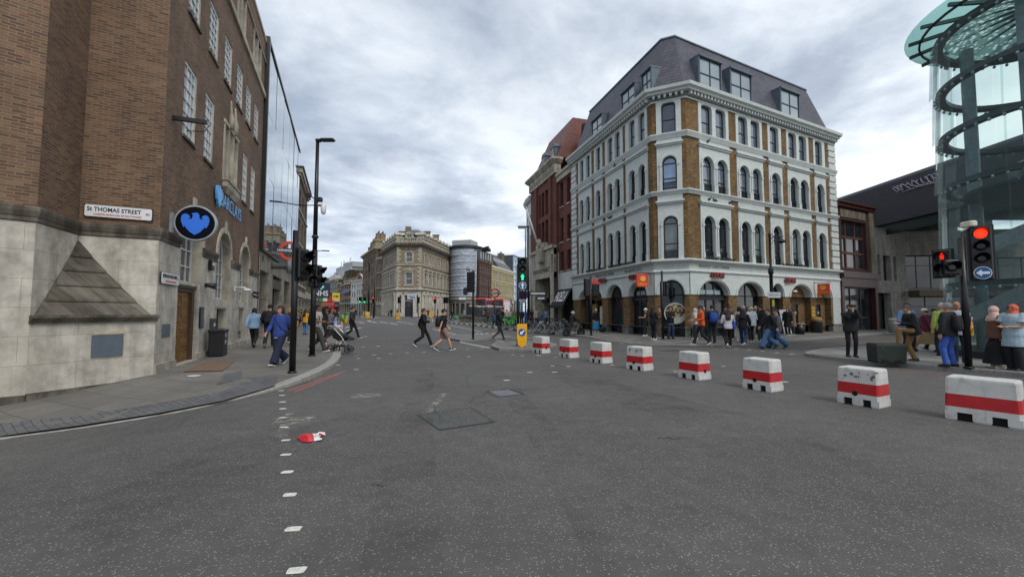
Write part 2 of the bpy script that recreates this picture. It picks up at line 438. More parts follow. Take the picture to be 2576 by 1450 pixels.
def hand(mb, el, wr, s):
    d = (wr-el).normalized(); ax = Vector((0, 1, 0)); side = ax-d*ax.dot(d)
    if side.length < .35: side = Vector((1, 0, 0))-d*d.x
    side.normalize(); n = d.cross(side)
    if n.x*s > 0: n = -n                      # palm towards the body
    c = wr+d*.05
    rings = []
    for t, w, h in ((-.01, .026, .022), (.02, .036, .017), (.06, .043, .016), (.09, .042, .013)):
        p = wr+d*t; rings.append([p+side*(w*math.cos(2*math.pi*i/10))+n*(h*math.sin(2*math.pi*i/10)) for i in range(10)])
    mb.loft(rings)
    for k, ln in enumerate((.062, .078, .074, .058)):
        b = wr+d*.085+side*((k-1.5)*-.0225); m1 = b+d*ln*.5+n*.008; m2 = m1+d*ln*.42+n*.026
        mb.tube([b, m1, m2], [.0092, .0088, .007], 7)
    b = wr+d*.03+side*.032; mb.tube([b, b+side*.028+d*.03+n*.01, b+side*.034+d*.062+n*.022], [.0125, .011, .008], 7)
BODY = {}; SHAPES = {}
def body_mesh(pose, vox, skin, fat, bare_leg):
    key = (pose, vox, skin, fat)
    if key in BODY: return BODY[key]
    J = skeleton(pose); M = J['M']; mb = MB()
    torso(mb, M, .84, 1.48, -.012, fat)
    for k, s in (('L', -1), ('R', 1)):
        mb.tube([J['hip'+k], J['knee'+k]*.5+J['hip'+k]*.5, J['knee'+k], J['knee'+k]*.65+J['ank'+k]*.35, J['ank'+k], J['ank'+k]+Vector((0, .02, -.05))], [.078, .068, .052, .054, .036, .036], 12)
        mb.tube([J['sh'+k], J['el'+k]*.5+J['sh'+k]*.5, J['el'+k], J['el'+k]*.6+J['wr'+k]*.4, J['wr'+k]], [.046, .042, .035, .035, .024], 10)
        mb.ellip(J['sh'+k], .052, .05, .052); hand(mb, J['el'+k], J['wr'+k], s)
    H = MB()
    H.tube([(0, -.02, 1.42), (0, -.005, 1.55)], [.058, .054], 12)
    H.ellip((0, -.005, 1.625), .077, .094, .10, n=18, k=12)
    H.ellip((0, .032, 1.552), .055, .058, .058); H.ellip((0, .062, 1.522), .026, .022, .018)
    H.tube([(0, .086, 1.618), (0, .112, 1.580)], [.010, .016], 8)
    H.ellip((0, .078, 1.640), .052, .016, .013); H.ellip((0, .086, 1.545), .024, .012, .008)
    for s in (-1, 1):
        H.ellip((s*.078, -.005, 1.597), .011, .02, .032); H.ellip((s*.042, .066, 1.58), .022, .02, .02)
    mb.add([M @ Vector(v) for v in H.v], H.f)
    me = remesh(mb, vox, 3); skinm = plain('skin', skin, .55, var=.12, scale=9)
    for m in (skinm, plain('eye', '#2a211d', .3), plain('lip', '#8f5148', .5)): me.materials.append(m)
    Mi = M.inverted(); idx = []
    for p in me.polygons:
        q = Mi @ p.center; i = 0
        if q.y > .062 and abs(abs(q.x)-.032) < .016 and abs(q.z-1.612) < .008: i = 1
        elif q.y > .07 and abs(q.x) < .026 and abs(q.z-1.545) < .009: i = 2
        idx.append(i)
    me.polygons.foreach_set('material_index', idx); BODY[key] = me; me.name = 'person'; return me
def top_mesh(pose, vox, style, fat, belly):
    key = ('top', pose, vox, style, fat, belly)
    if key in SHAPES: return SHAPES[key]
    hem, slv, off, sl_off, hood = {'tee': (.86, .62, .016, .028, 0), 'long': (.84, .97, .018, .018, 0), 'shirt': (.80, .6, .022, .03, 0), 'jacket': (.82, .98, .034, .030, 0),
        'hoodie': (.84, .98, .032, .028, 1), 'puffer': (.80, .98, .055, .045, 1), 'coat': (.52, .98, .036, .030, 0), 'vest': (.84, .12, .03, .02, 0), 'poncho': (.62, .55, .06, .075, 0), 'longcoat': (.50, .98, .05, .034, 1)}[style]
    J = skeleton(pose); M = J['M']; mb = MB(); torso(mb, M, hem, 1.475, off, fat, belly)
    for k in 'LR':
        sh, el, wr = J['sh'+k], J['el'+k], J['wr'+k]; a = .052+sl_off*.6; mb.ellip(sh+Vector((0, 0, -.006)), a, a, a)
        if slv <= .62:
            t = slv/.62*.75; e = sh.lerp(el, t); mb.tube([sh, e], [a, .046+sl_off], 12)
        else: mb.tube([sh, sh.lerp(el, .5), el, el.lerp(wr, .5), el.lerp(wr, slv)], [a, .05+sl_off*.8, .044+sl_off, .042+sl_off*.9, .030+sl_off*.7], 12)
    if hood: mb.ellip(M @ Vector((0, -.095, 1.45)), .105, .05, .075); mb.ellip(M @ Vector((0, -.03, 1.46)), .095, .08, .03)
    me = remesh(mb, vox, 2); me.name = 'top'; SHAPES[key] = me; return me
def legs_mesh(pose, vox, style, fat):
    key = ('legs', pose, vox, style, fat)
    if key in SHAPES: return SHAPES[key]
    J = skeleton(pose); M = J['M']; mb = MB(); hz = J['hz']
    rings = []
    for dz, g in ((-.13, -.02), (-.06, .0), (.0, .012), (.06, .012), (.12, .006)):
        rx, ry = tor(.93+dz); rings.append([Vector((((rx+g)*fat)*math.cos(2*math.pi*i/16), ((ry+g)*fat)*math.sin(2*math.pi*i/16), hz+dz)) for i in range(16)])
    if style.startswith('skirt'):
        hem = float(style[5:] or .35); w = .30 if hem < .3 else .24
        fy = (J['footL'].y+J['footR'].y)/2; sp = abs(J['footL'].y-J['footR'].y)*.5*(1-hem)
        for t in (.35, .7, 1):
            z = hz*(1-t)+hem*t; rings.insert(0, [Vector(((.16*(1-t)+w*t)*math.cos(2*math.pi*i/16)*fat, ((.13*(1-t)+(w*.8+sp*.7)*t))*math.sin(2*math.pi*i/16)*fat+fy*t, z)) for i in range(16)])

        mb.loft(rings)
    else:
        mb.loft(rings)
        r = {'slim': (.092, .064, .05, 1), 'straight': (.097, .074, .066, 1), 'wide': (.104, .092, .105, 1), 'flare': (.10, .082, .125, 1), 'shorts': (.105, .098, .09, .42), 'cargo': (.105, .092, .072, .97)}[style]
        for k in 'LR':
            h, kn, an = J['hip'+k], J['knee'+k], J['ank'+k]; an2 = an+Vector((0, 0, -.03))
            if r[3] < .9: mb.tube([h, h.lerp(kn, .5), h.lerp(kn, .93)], [r[0]*fat, r[1]*1.02*fat, r[2]*fat], 12)
            else: mb.tube([h, h.lerp(kn, .5), kn, kn.lerp(an2, .5), an2], [r[0]*fat, (r[0]+r[1])/2*fat, r[1]*fat, (r[1]+r[2])/2, r[2]], 12)
    me = remesh(mb, vox, 2); me.name = 'trousers'; SHAPES[key] = me; return me
def shoe_mesh(pit, mats):
    key = ('shoe', round(pit, 2), mats[0].name, mats[1].name)
    if key in SHAPES: return SHAPES[key]
    mb = MB(); rings = []; rs = []
    def P(x, y, z):
        if pit >= 0:
            yy = y-.10; c, s = math.cos(pit), math.sin(pit); yy, z = yy*c+z*s, -yy*s+z*c if y < .10 else z; y = yy+.10
        else:
            yy = y+.06; c, s = math.cos(pit), math.sin(pit); yy, z = yy*c+z*s, -yy*s+z*c; y = yy-.06
        return (x, y, z)
    for y, w, h in ((-.085, .022, .07), (-.07, .034, .095), (-.02, .04, .105), (.04, .043, .09), (.10, .047, .064), (.15, .042, .05), (.185, .024, .038)):
        rings.append([P(*q) for q in ((-w, y, .024), (w, y, .024), (w, y, h*.6), (w*.6, y, h), (-w*.6, y, h), (-w, y, h*.6))])
        rs.append([P(*q) for q in ((-w-.005, y, 0), (w+.005, y, 0), (w+.006, y, .028), (-w-.006, y, .028))])
    mb.loft(rings, 0, True, True); mb.loft(rs, 1)
    me = mb.mesh('shoe', mats); SHAPES[key] = me; return me
def hair_mesh(style, mat, M, mat2=None):
    mb = MB(); c = Vector((0, -.012, 1.628))
    def shell(rx, ry, rz, keep, m=0, cc=c, jit=.004, n=20, k=14):
        e = MB(); e.ellip(cc, rx, ry, rz, n=n, k=k)
        vs = [Vector(v)+Vector([random.uniform(-jit, jit) for _ in '123']) for v in e.v]
        fs = [f for f in e.f if keep(sum((vs[i] for i in f), Vector())/len(f))]
        mb.add(vs, fs, m, True)
    if style == 'short': shell(.087, .108, .108, lambda q: q.z > 1.585-.0*q.y and not (q.y > .03 and q.z < 1.66) and not (q.y > -.02 and q.z < 1.60))
    elif style == 'bald': shell(.0795, .0975, .1, lambda q: q.z < 1.66 and q.y < .02 and q.z > 1.56, jit=.001)
    elif style == 'bob':
        shell(.098, .112, .115, lambda q: q.z > 1.53 and not (q.y > .045 and q.z < 1.665))
        shell(.105, .10, .11, lambda q: q.y < .04, cc=Vector((0, -.03, 1.57)))
    elif style == 'long':
        shell(.093, .11, .113, lambda q: q.z > 1.55 and not (q.y > .045 and q.z < 1.67))
        mb.loft([[(rx*math.cos(2*math.pi*i/14), y+ry*math.sin(2*math.pi*i/14), z) for i in range(14)] for z, rx, ry, y in ((1.64, .085, .06, -.05), (1.55, .098, .062, -.055), (1.45, .115, .06, -.07), (1.33, .12, .045, -.11), (1.22, .09, .03, -.12))], 0, True, True)
    elif style in ('cap', 'bucket', 'beanie'):
        shell(.084, .104, .10, lambda q: q.y < .01 and q.z > 1.56 and q.z < 1.65, 1)
        shell(.091, .112, .105, lambda q: q.z > 1.640, 0, Vector((0, -.004, 1.632)), .0005)
        if style == 'cap': mb.loft([[(-.075, .08, 1.648), (.075, .08, 1.648), (.075, .08, 1.658), (-.075, .08, 1.658)], [(-.07, .15, 1.638), (.07, .15, 1.638), (.07, .15, 1.645), (-.07, .15, 1.645)], [(-.03, .178, 1.628), (.03, .178, 1.628), (.03, .178, 1.634), (-.03, .178, 1.634)]], 0)
        if style == 'bucket': mb.lathe([(.092, 1.66), (.14, 1.625), (.141, 1.63), (.092, 1.668)], (0, -.004, 0))
    elif style == 'helmet':
        shell(.118, .14, .125, lambda q: q.z > 1.575 and not (q.y > .07 and q.z < 1.65), 0, Vector((0, -.005, 1.63)), 0)
        mb.tube([(-.11, .05, 1.60), (-.07, .125, 1.60), (.07, .125, 1.60), (.11, .05, 1.60)], .026, 8, 1)
    elif style == 'hijab':
        shell(.096, .115, .118, lambda q: q.z > 1.50 and not (q.y > .055 and abs(q.x) < .062 and q.z < 1.675), 0, Vector((0, -.006, 1.615)), .002)
        mb.loft([[(rx*math.cos(2*math.pi*i/18), y+ry*math.sin(2*math.pi*i/18), z) for i in range(18)] for z, rx, ry, y in ((1.56, .085, .10, -.01), (1.50, .10, .10, .0), (1.44, .17, .13, .0), (1.34, .215, .165, .01), (1.26, .18, .16, .02))], 0, True, True)
    elif style == 'hood':
        shell(.105, .13, .135, lambda q: q.z > 1.50 and not (q.y > .06 and abs(q.x) < .07 and q.z < 1.70), 0, Vector((0, -.012, 1.625)), .003)
        mb.loft([[(rx*math.cos(2*math.pi*i/16), ry*math.sin(2*math.pi*i/16), z) for i in range(16)] for z, rx, ry in ((1.55, .10, .115), (1.47, .115, .115), (1.42, .14, .12))], 0, True, True)
    mb.v = [tuple(M @ Vector(v)) for v in mb.v]
    return mb.mesh('hair', [mat, mat2 or mat])
NPEOPLE = [0]
def person(u, v, face, pose, label, top=('long', '#222226'), legs=('straight', '#1d1f26'), shoes=('#222', '#d8d6d0'), hair=('short', '#1c1714'), skin='#b98a72', h=1.72, fat=1.0, belly=0.0, dz=.12, group=None, hat=None, depth=None):
    if shoes[0] == '#222': shoes = ('#222222', shoes[1])
    p = at(u, v, dz) if depth is None else depth
    dist = math.hypot(p.x, p.y); vox = .0075 if dist < 16 else (.011 if dist < 26 else .016)
    me = body_mesh(pose, vox, skin, fat, False)
    o = place('person', me, None, p, -R(face)); k = h/1.72; o.scale = (k, k, k); tag(o, label, 'person', group)
    J = skeleton(pose); M = J['M']
    def cloth(name, shape, colr, rough=.85):
        m2 = shape.copy(); m2.materials.clear(); m2.materials.append(plain('cloth', colr, rough, var=.2, scale=14)); m2.name = name
        return place(name, m2, o)
    cloth({'tee': 'shirt', 'long': 'jumper', 'shirt': 'shirt', 'vest': 'waistcoat', 'coat': 'coat', 'longcoat': 'coat', 'poncho': 'poncho'}.get(top[0], 'jacket'), top_mesh(pose, vox, top[0], fat, belly), top[1])
    if len(top) > 2:                                   # a second layer showing below and at the neck
        mb = MB(); torso(mb, M, top[3] if len(top) > 3 else .78, .92, .012, fat); mb.loft([[M @ Vector((.085*math.cos(2*math.pi*i/14), .072*math.sin(2*math.pi*i/14), z)) for i in range(14)] for z in (1.44, 1.475)])
        mb.build('undershirt', plain('cloth', top[2], .85), o)
    cloth('skirt' if legs[0].startswith('skirt') else ('shorts' if legs[0] == 'shorts' else 'trousers'), legs_mesh(pose, vox, legs[0], fat), legs[1])
    for q in 'LR':
        f = J['foot'+q]; sm = shoe_mesh(J['pit'+q], [plain('shoe', shoes[0], .6), plain('sole', shoes[1], .6)])
        place('shoe', sm, o, (J['ank'+q].x, f.y, f.z if J['pit'+q] < 0 else f.z*.3))
    nm = {'cap': 'cap', 'bucket': 'hat', 'beanie': 'hat', 'helmet': 'helmet', 'hijab': 'headscarf', 'hood': 'hood'}.get(hair[0], 'hair')
    random.seed(NPEOPLE[0]); NPEOPLE[0] += 1
    hm = hair_mesh(hair[0], plain('haircloth', hair[1], .75, var=.3, scale=25), M, plain('haircloth', hair[2], .7) if len(hair) > 2 else None)
    ho = place(nm, hm, o)
    return o
def wmat(o, lx, ly, lz):
    """a point in a placed person's own frame, in the world"""
    a = o.rotation_euler.z; k = o.scale[0]; return Vector((o.location.x+k*(lx*math.cos(a)-ly*math.sin(a)), o.location.y+k*(lx*math.sin(a)+ly*math.cos(a)), o.location.z+k*lz))
def backpack(o, colr, label, panel=None, lean=0, size=1.0):
    t = thing('backpack', label, 'backpack', wmat(o, 0, -.20, 1.17), o.rotation_euler.z)
    mb = MB(); w, d, h = .15*size, .085*size, .21*size
    rings = []
    for z, k in ((-h, .7), (-h*.9, .95), (-h*.3, 1.08), (h*.4, 1.0), (h*.85, .8), (h, .5)):
        rings.append([(w*k*math.copysign(abs(math.cos(2*math.pi*i/16))**.6, math.cos(2*math.pi*i/16)), -.02+d*k*math.copysign(abs(math.sin(2*math.pi*i/16))**.7, math.sin(2*math.pi*i/16)), z) for i in range(16)])
    mb.loft(rings, 0, True, True); m = plain('packcloth', colr, .8, var=.3); mb.build('bag', m, t)
    pk = MB(); pk.bbox((-w*.75, -d*1.35, -h*.75), (w*.75, -d*.9, -.02*size), .015); pk.build('pocket', plain('packcloth', panel or colr, .7, var=.3), t)
    for s in (-1, 1):
        sb = MB(); sb.tube([(s*.10, .03, h*.85), (s*.125, .13, .245), (s*.135, .26, .20), (s*.14, .335, .06), (s*.16, .30, -.12), (s*.15, .06, -h*.8)], .014, 6); sb.build('strap', m, t)
    return t
# ------------------------------------------------------------------ sky, sun, camera
from mathutils.geometry import delaunay_2d_cdt
SUN_EL, SUN_AZ = R(48), R(150)
w = bpy.data.worlds.new('World'); scene.world = w; w.use_nodes = True
wt = w.node_tree; wn, wl = wt.nodes, wt.links; bg = wn['Background']
sky = wn.new('ShaderNodeTexSky'); sky.sky_type = 'NISHITA'; sky.sun_disc = False; sky.sun_elevation = SUN_EL; sky.sun_rotation = SUN_AZ
tc = wn.new('ShaderNodeTexCoord'); sp = wn.new('ShaderNodeSeparateXYZ'); wl.new(tc.outputs['Generated'], sp.inputs[0])
def wm(op, a, b=None, clamp=False):
    n = wn.new('ShaderNodeMath'); n.operation = op; n.use_clamp = clamp
    for i, x in enumerate((a, b)):
        if x is None: continue
        if isinstance(x, (int, float)): n.inputs[i].default_value = x
        else: wl.new(x, n.inputs[i])
    return n.outputs[0]
def wramp(f, stops):
    n = wn.new('ShaderNodeValToRGB'); e = n.color_ramp.elements
    while len(e) < len(stops): e.new(.5)
    for i, (p, c) in enumerate(stops): e[i].position = p; e[i].color = tuple(c)+(1,)
    wl.new(f, n.inputs[0]); return n.outputs[0]
def wmix(f, a, b, mode='MIX'):
    n = wn.new('ShaderNodeMix'); n.data_type = 'RGBA'; n.blend_type = mode
    for s, x in ((n.inputs[0], f), (n.inputs[6], a), (n.inputs[7], b)):
        if isinstance(x, (int, float)): s.default_value = x
        elif isinstance(x, tuple): s.default_value = x
        else: wl.new(x, s)
    return n.outputs[2]
zc = wm('ADD', wm('MAXIMUM', sp.outputs[2], 0.0), .16)
cb = wn.new('ShaderNodeCombineXYZ'); wl.new(wm('DIVIDE', sp.outputs[0], zc), cb.inputs[0]); wl.new(wm('DIVIDE', sp.outputs[1], zc), cb.inputs[1]); cb.inputs[2].default_value = 3.1
def wnoise(scale, det, rough, off, dist=0.0):
    mp = wn.new('ShaderNodeMapping'); wl.new(cb.outputs[0], mp.inputs[0]); mp.inputs['Location'].default_value = off
    n = wn.new('ShaderNodeTexNoise'); wl.new(mp.outputs[0], n.inputs['Vector']); n.inputs['Scale'].default_value = scale
    n.inputs['Detail'].default_value = det; n.inputs['Roughness'].default_value = rough; n.inputs['Distortion'].default_value = dist; return n.outputs['Fac']
n1 = wnoise(.62, 8, .56, (1.3, .2, 0), .25); n2 = wnoise(2.3, 7, .6, (4.1, 7.7, 2), .2)
cl = wm('ADD', wm('MULTIPLY', n1, .72), wm('MULTIPLY', n2, .28))
# a brighter bank of cloud to the right of the view, greyer overhead to the left
side = wm('MULTIPLY', wm('DIVIDE', sp.outputs[0], zc), .042)
cl = wm('ADD', cl, wm('MINIMUM', wm('MAXIMUM', side, -.035), .085))
cloud = wramp(cl, [(.37, (3.5, 4.1, 5.1)), (.44, (5.0, 5.7, 6.8)), (.505, (7.9, 8.6, 9.5)), (.555, (10.4, 11.0, 11.5)), (.65, (12.6, 12.8, 13.0))])
gap = wramp(wnoise(.8, 5, .5, (9.2, 3.3, 5)), [(.50, (0, 0, 0)), (.66, (.6, .6, .6))])
lowb = wm('MULTIPLY', wm('SUBTRACT', 1, wm('MULTIPLY', sp.outputs[2], 3.2), True), .55)
lowb = wm('MULTIPLY', lowb, wm('ADD', wm('MULTIPLY', sp.outputs[0], -1.6), .55, True))
cloud = wmix(lowb, cloud, wmix(.5, cloud, (4.0, 5.6, 8.0, 1)))
colr = wmix(wm('MULTIPLY', gap, .45), cloud, sky.outputs[0])
wl.new(colr, bg.inputs[0]); bg.inputs[1].default_value = .1
sl = bpy.data.lights.new('sun', 'SUN'); sl.energy = 1.5; sl.angle = R(20); sl.color = (1, .96, .9)
so = bpy.data.objects.new('sun', sl); COL.objects.link(so)
sd = Vector((math.sin(SUN_AZ)*math.cos(SUN_EL), math.cos(SUN_AZ)*math.cos(SUN_EL), math.sin(SUN_EL)))
so.rotation_euler = (-sd).to_track_quat('-Z', 'Y').to_euler(); so.location = (0, 0, 60)
cam = bpy.data.cameras.new('camera'); co = bpy.data.objects.new('camera', cam); COL.objects.link(co)
co.location = (0, 0, EYE); co.rotation_euler = (R(90)+PITCH, 0, 0); cam.sensor_width = 36; cam.lens = 36*FPX/2576; cam.clip_end = 2000; cam.clip_start = .05
scene.camera = co
scene.view_settings.view_transform = 'Standard'; scene.view_settings.look = 'None'; scene.view_settings.exposure = 0.12; scene.view_settings.gamma = 1
scene.render.resolution_x, scene.render.resolution_y = 1024, 576

# ------------------------------------------------------------------ ground materials
def asphalt(name, c, speck=.55, patchy=.5):
    t = NT(name); v = t.coords()
    vo = t.n.new('ShaderNodeTexVoronoi'); vo.inputs['Scale'].default_value = 62; t.l.new(v, vo.inputs['Vector'])
    big = t.noise(v, .35, 6, .6); mid = t.noise(v, 3.5, 6, .7); fine = t.noise(v, 140, 2, .6)
    c0 = lin(c)
    base = t.ramp(big, [(.3, tuple(x*.78 for x in c0[:3])+(1,)), (.5, c0), (.72, tuple(x*1.22 for x in c0[:3])+(1,))])
    base = t.mix(patchy, base, t.mix(1, base, t.ramp(mid, [(.3, G(.62)), (.7, G(1.3))]), 'MULTIPLY'))
    base = t.mix(.55, base, t.mix(1, base, t.ramp(fine, [(.3, G(.45)), (.7, G(1.5))]), 'MULTIPLY'))
    sel = t.n.new('ShaderNodeSeparateColor'); t.l.new(vo.outputs['Color'], sel.inputs[0])
    near = t.ramp(vo.outputs['Distance'], [(.25, G(1)), (.45, G(0))])
    mul = t.n.new('ShaderNodeMath'); mul.operation = 'MULTIPLY'; t.l.new(t.ramp(sel.outputs[0], [(.72, G(0)), (.80, G(speck))]), mul.inputs[0]); t.l.new(near, mul.inputs[1])
    base = t.mix(mul.outputs[0], base, lin('#a79c8c'))
    # worn bands and old spills
    st = t.noise(v, 1, 4, .6, stretch=(.16, .5, 1)); base = t.mix(t.ramp(st, [(.54, G(0)), (.68, G(.35))]), base, t.mix(1, base, G(1.45), 'MULTIPLY'))
    sp_ = t.noise(v, .9, 3, .5); base = t.mix(t.ramp(sp_, [(.63, G(0)), (.70, G(.45))]), base, t.mix(1, base, G(.55), 'MULTIPLY'))
    t.col(base); t.rough(.82); t.bump(vo.outputs['Distance'], .5, .004); return t.m
def paving(name, c, bw=.75, bh=.55, joint='#4d4a46', ang=0.0, var=.2, ms=.008, dirt=.5):
    t = NT(name); v = t.coords(); mp = t.n.new('ShaderNodeMapping'); mp.inputs['Rotation'].default_value = (0, 0, ang); t.l.new(v, mp.inputs[0]); v = mp.outputs[0]
    b = t.n.new('ShaderNodeTexBrick'); t.l.new(v, b.inputs['Vector']); c0 = lin(c)
    b.inputs['Color1'].default_value = tuple(x*(1-var) for x in c0[:3])+(1,); b.inputs['Color2'].default_value = tuple(x*(1+var) for x in c0[:3])+(1,)
    b.inputs['Mortar'].default_value = lin(joint); b.inputs['Scale'].default_value = 1; b.inputs['Brick Width'].default_value = bw; b.inputs['Row Height'].default_value = bh; b.inputs['Mortar Size'].default_value = ms
    d = t.noise(v, .8, 6, .65); f = t.noise(v, 22, 4, .7)
    base = t.mix(dirt, b.outputs['Color'], t.mix(1, b.outputs['Color'], t.ramp(d, [(.3, G(.5)), (.65, G(1.2))]), 'MULTIPLY'))
    base = t.mix(.5, base, t.mix(1, base, t.ramp(f, [(.3, G(.7)), (.7, G(1.25))]), 'MULTIPLY'))
    t.col(base); t.rough(.75); t.bump(b.outputs['Fac'], .3, -.005); return t.m
M_ROAD = asphalt('asphalt', '#4f4d4b')
M_PATCH = asphalt('asphalt_patch', '#494b48', .5, .3)
M_PAVE = paving('york_stone', '#6d6963', .9, .6, '#4a4743', R(22), .12)
M_PAVE2 = paving('grey_paving', '#6f6c67', .6, .4, '#4a4744', R(-26))
M_PAVE3 = paving('island_paving', '#7d7b76', .4, .4, '#55524e', R(-10))
M_SETT = paving('blue_setts', '#5d5e5f', .2, .1, '#434343', R(35), .16)
M_KERB = plain('granite_kerb', '#7c7a76', .75, var=.3, scale=18)
M_WHITE = plain('road_paint', '#c9c7bd', .7, var=.22, scale=30)
M_RED = plain('red_paint', '#935a52', .8, var=.3, scale=12)
M_BLK = plain('black_metal', '#0d0d10', .38, var=.3)
M_DARK = plain('dark_grey_metal', '#24262a', .5, var=.3)

# ------------------------------------------------------------------ road and pavements
def ticks(segs):
    o = []
    for a, b, s in segs:
        n = max(1, round((b-a)/s)); o += [a+(b-a)*i/n for i in range(n)]
    return o+[segs[-1][1]]
xs = ticks([(-700, -100, 150), (-100, -16, 12), (-16, 2, .6), (2, 40, 4), (40, 100, 12), (100, 700, 150)])
ys = ticks([(-60, -4, 8), (-4, 16, .6), (16, 45, 4), (45, 115, 10), (115, 165, 10), (165, 1200, 200)])
mb = MB(); mb.add([(x, y, gz(x, y)) for y in ys for x in xs], [(j*len(xs)+i, j*len(xs)+i+1, (j+1)*len(xs)+i+1, (j+1)*len(xs)+i) for j in range(len(ys)-1) for i in range(len(xs)-1)])
tag(mb.build('road', M_ROAD), kind='structure')
def kerb_line(K, closed=False, wid=.16):
    """K: (x, y, height) on the road edge, pavement on the left of travel -> rings and inner line"""
    n = len(K); outer = []; inner = []
    for i in range(n):
        ds = []
        for a, b in ((i-1, i), (i, i+1)):
            if closed or (a >= 0 and b < n): ds.append(Vector((K[b % n][0]-K[a % n][0], K[b % n][1]-K[a % n][1])).normalized())
        nn = sum((Vector((-d.y, d.x)) for d in ds), Vector((0, 0))).normalized()
        x, y, h = K[i]; z = gz(x, y)
        outer.append((Vector((x, y, z-.1)), Vector((x, y, z+h-.012)), Vector((x+nn.x*.015, y+nn.y*.015, z+h)), Vector((x+nn.x*wid, y+nn.y*wid, z+h))))
        inner.append((x+nn.x*wid, y+nn.y*wid, h))
    return outer, inner
def kerb(K, name, mats=M_KERB, closed=False, alt=None, wid=.16):
    o, inner = kerb_line(K, closed, wid); mb = MB(); n = len(o)
    for i in range(n if closed else n-1):
        a, b = o[i], o[(i+1) % n]
        for q in range(3): mb.add([a[q], b[q], b[q+1], a[q+1]], [(0, 1, 2, 3)], (i % 2) if alt else 0)
    tag(mb.build(name, mats), kind='structure'); return inner
def dense(K, step):
    o = []
    for a, b in zip(K, K[1:]):
        n = max(1, round(math.hypot(b[0]-a[0], b[1]-a[1])/step)); o += [tuple(a[q]+(b[q]-a[q])*i/n for q in range(3)) for i in range(n)]
    return o+[tuple(K[-1])]
def smooth_line(K, it=2):
    for _ in range(it):
        o = [K[0]]
        for a, b in zip(K, K[1:]): o += [tuple(a[q]*.75+b[q]*.25 for q in range(3)), tuple(a[q]*.25+b[q]*.75 for q in range(3))]
        K = o+[K[-1]]
    return K
def sheet(inner, rest, name, mat, step=1.2, full=.12, box=None, dz=0.0, only=None):
    """pavement filling a plan polygon, rising from the kerb tops"""
    poly = only or ([(p[0], p[1]) for p in inner]+[(p[0], p[1]) for p in rest]); n = len(poly)
    def inside(x, y):
        c = False
        for (x0, y0), (x1, y1) in zip(poly, poly[1:]+poly[:1]):
            if (y0 > y) != (y1 > y) and x < (x1-x0)*(y-y0)/(y1-y0)+x0: c = not c
        return c
    pts = [Vector(p) for p in poly]
    if step:
        bx = box or (min(p[0] for p in poly), max(p[0] for p in poly), min(p[1] for p in poly), max(p[1] for p in poly))
        y = bx[2]+.13
        while y < bx[3]:
            x = bx[0]+.07
            while x < bx[1]:
                if inside(x, y): pts.append(Vector((x, y)))
                x += step
            y += step
    vs, es, fs, *_ = delaunay_2d_cdt(pts, [(i, (i+1) % n) for i in range(n)], [list(range(n))], 1, 1e-4)
    hk = {(round(p[0], 3), round(p[1], 3)): p[2] for p in inner}
    out = []
    for v in vs:
        h = hk.get((round(v.x, 3), round(v.y, 3)))
        if h is None: h = min([full]+[p[2]+math.hypot(p[0]-v.x, p[1]-v.y)*.09 for p in inner])
        out.append((v.x, v.y, gz(v.x, v.y)+h+dz))
    mb = MB(); mb.add(out, [tuple(f) for f in fs]); tag(mb.build(name, mat), kind='structure')
def kd(pts): return [(at(u, v).x, at(u, v).y, h) for u, v, h in pts]
# left pavement in front of the bank
K1 = kd([(-150, 1136, .015), (0, 1103, .015), (200, 1078, .015), (400, 1046, .015), (560, 1014, .02), (700, 979, .05), (760, 962, .10), (820, 937, .12), (850, 915, .12), (857, 899, .12)])
tx, ty, _ = K1[-1]; K1 = smooth_line(K1, 1)
K1 += [(tx-.373*s, ty+.928*s, .12) for s in (.8, 3, 8, 16, 30, 50)]
DS = Vector((-.373, .928)); P3 = Vector((-8.635, 10.138)); P2 = Vector((-9.92, 9.466)); P1 = Vector((-9.355, 8.121)); P0 = Vector((-9.675, 7.795))
q = P0+(P0-P1)*12
K1i = kerb(K1, 'kerb', plain('kerb_granite', '#918e88', .75, var=.25, scale=9), wid=.26)
sheet(K1i, [tuple(P3+DS*66+Vector((-1.5, 0))), tuple(P3-DS*.2+Vector((-2.0, 0))), (-11.2, 9.2), tuple(q+Vector((-1, .5)))], 'pavement', M_PAVE, .8)
# pavement in front of the restaurant and the market
K2 = kd([(1128, 811.5, .12), (1200, 819.5, .12), (1300, 832, .12), (1415, 843, .12), (1480, 850, .1), (1540, 858, .03), (1640, 867, .02), (1750, 868.5, .02), (1880, 866, .02), (1955, 860.5, .07), (2010, 856.5, .12), (2125, 848, .12), (2230, 839, .12), (2420, 829, .12), (2700, 822, .12)])
n3 = 3; Kp = dense(K2[:n3+1], 1.0); Kr = K2[n3:]
tail = kerb(Kp, 'painted_kerb', [plain('kerb_black', '#1c1c1d', .8), plain('kerb_white', '#c4c2ba', .8, var=.25)], alt=True)
K2i = tail[:-1]+kerb(Kr, 'kerb')
sheet(K2i, [(90, 45), (90, 75), (20, 75), (-9, 75)], 'pavement', M_PAVE2, 2.0, box=(-9, 40, 20, 62))
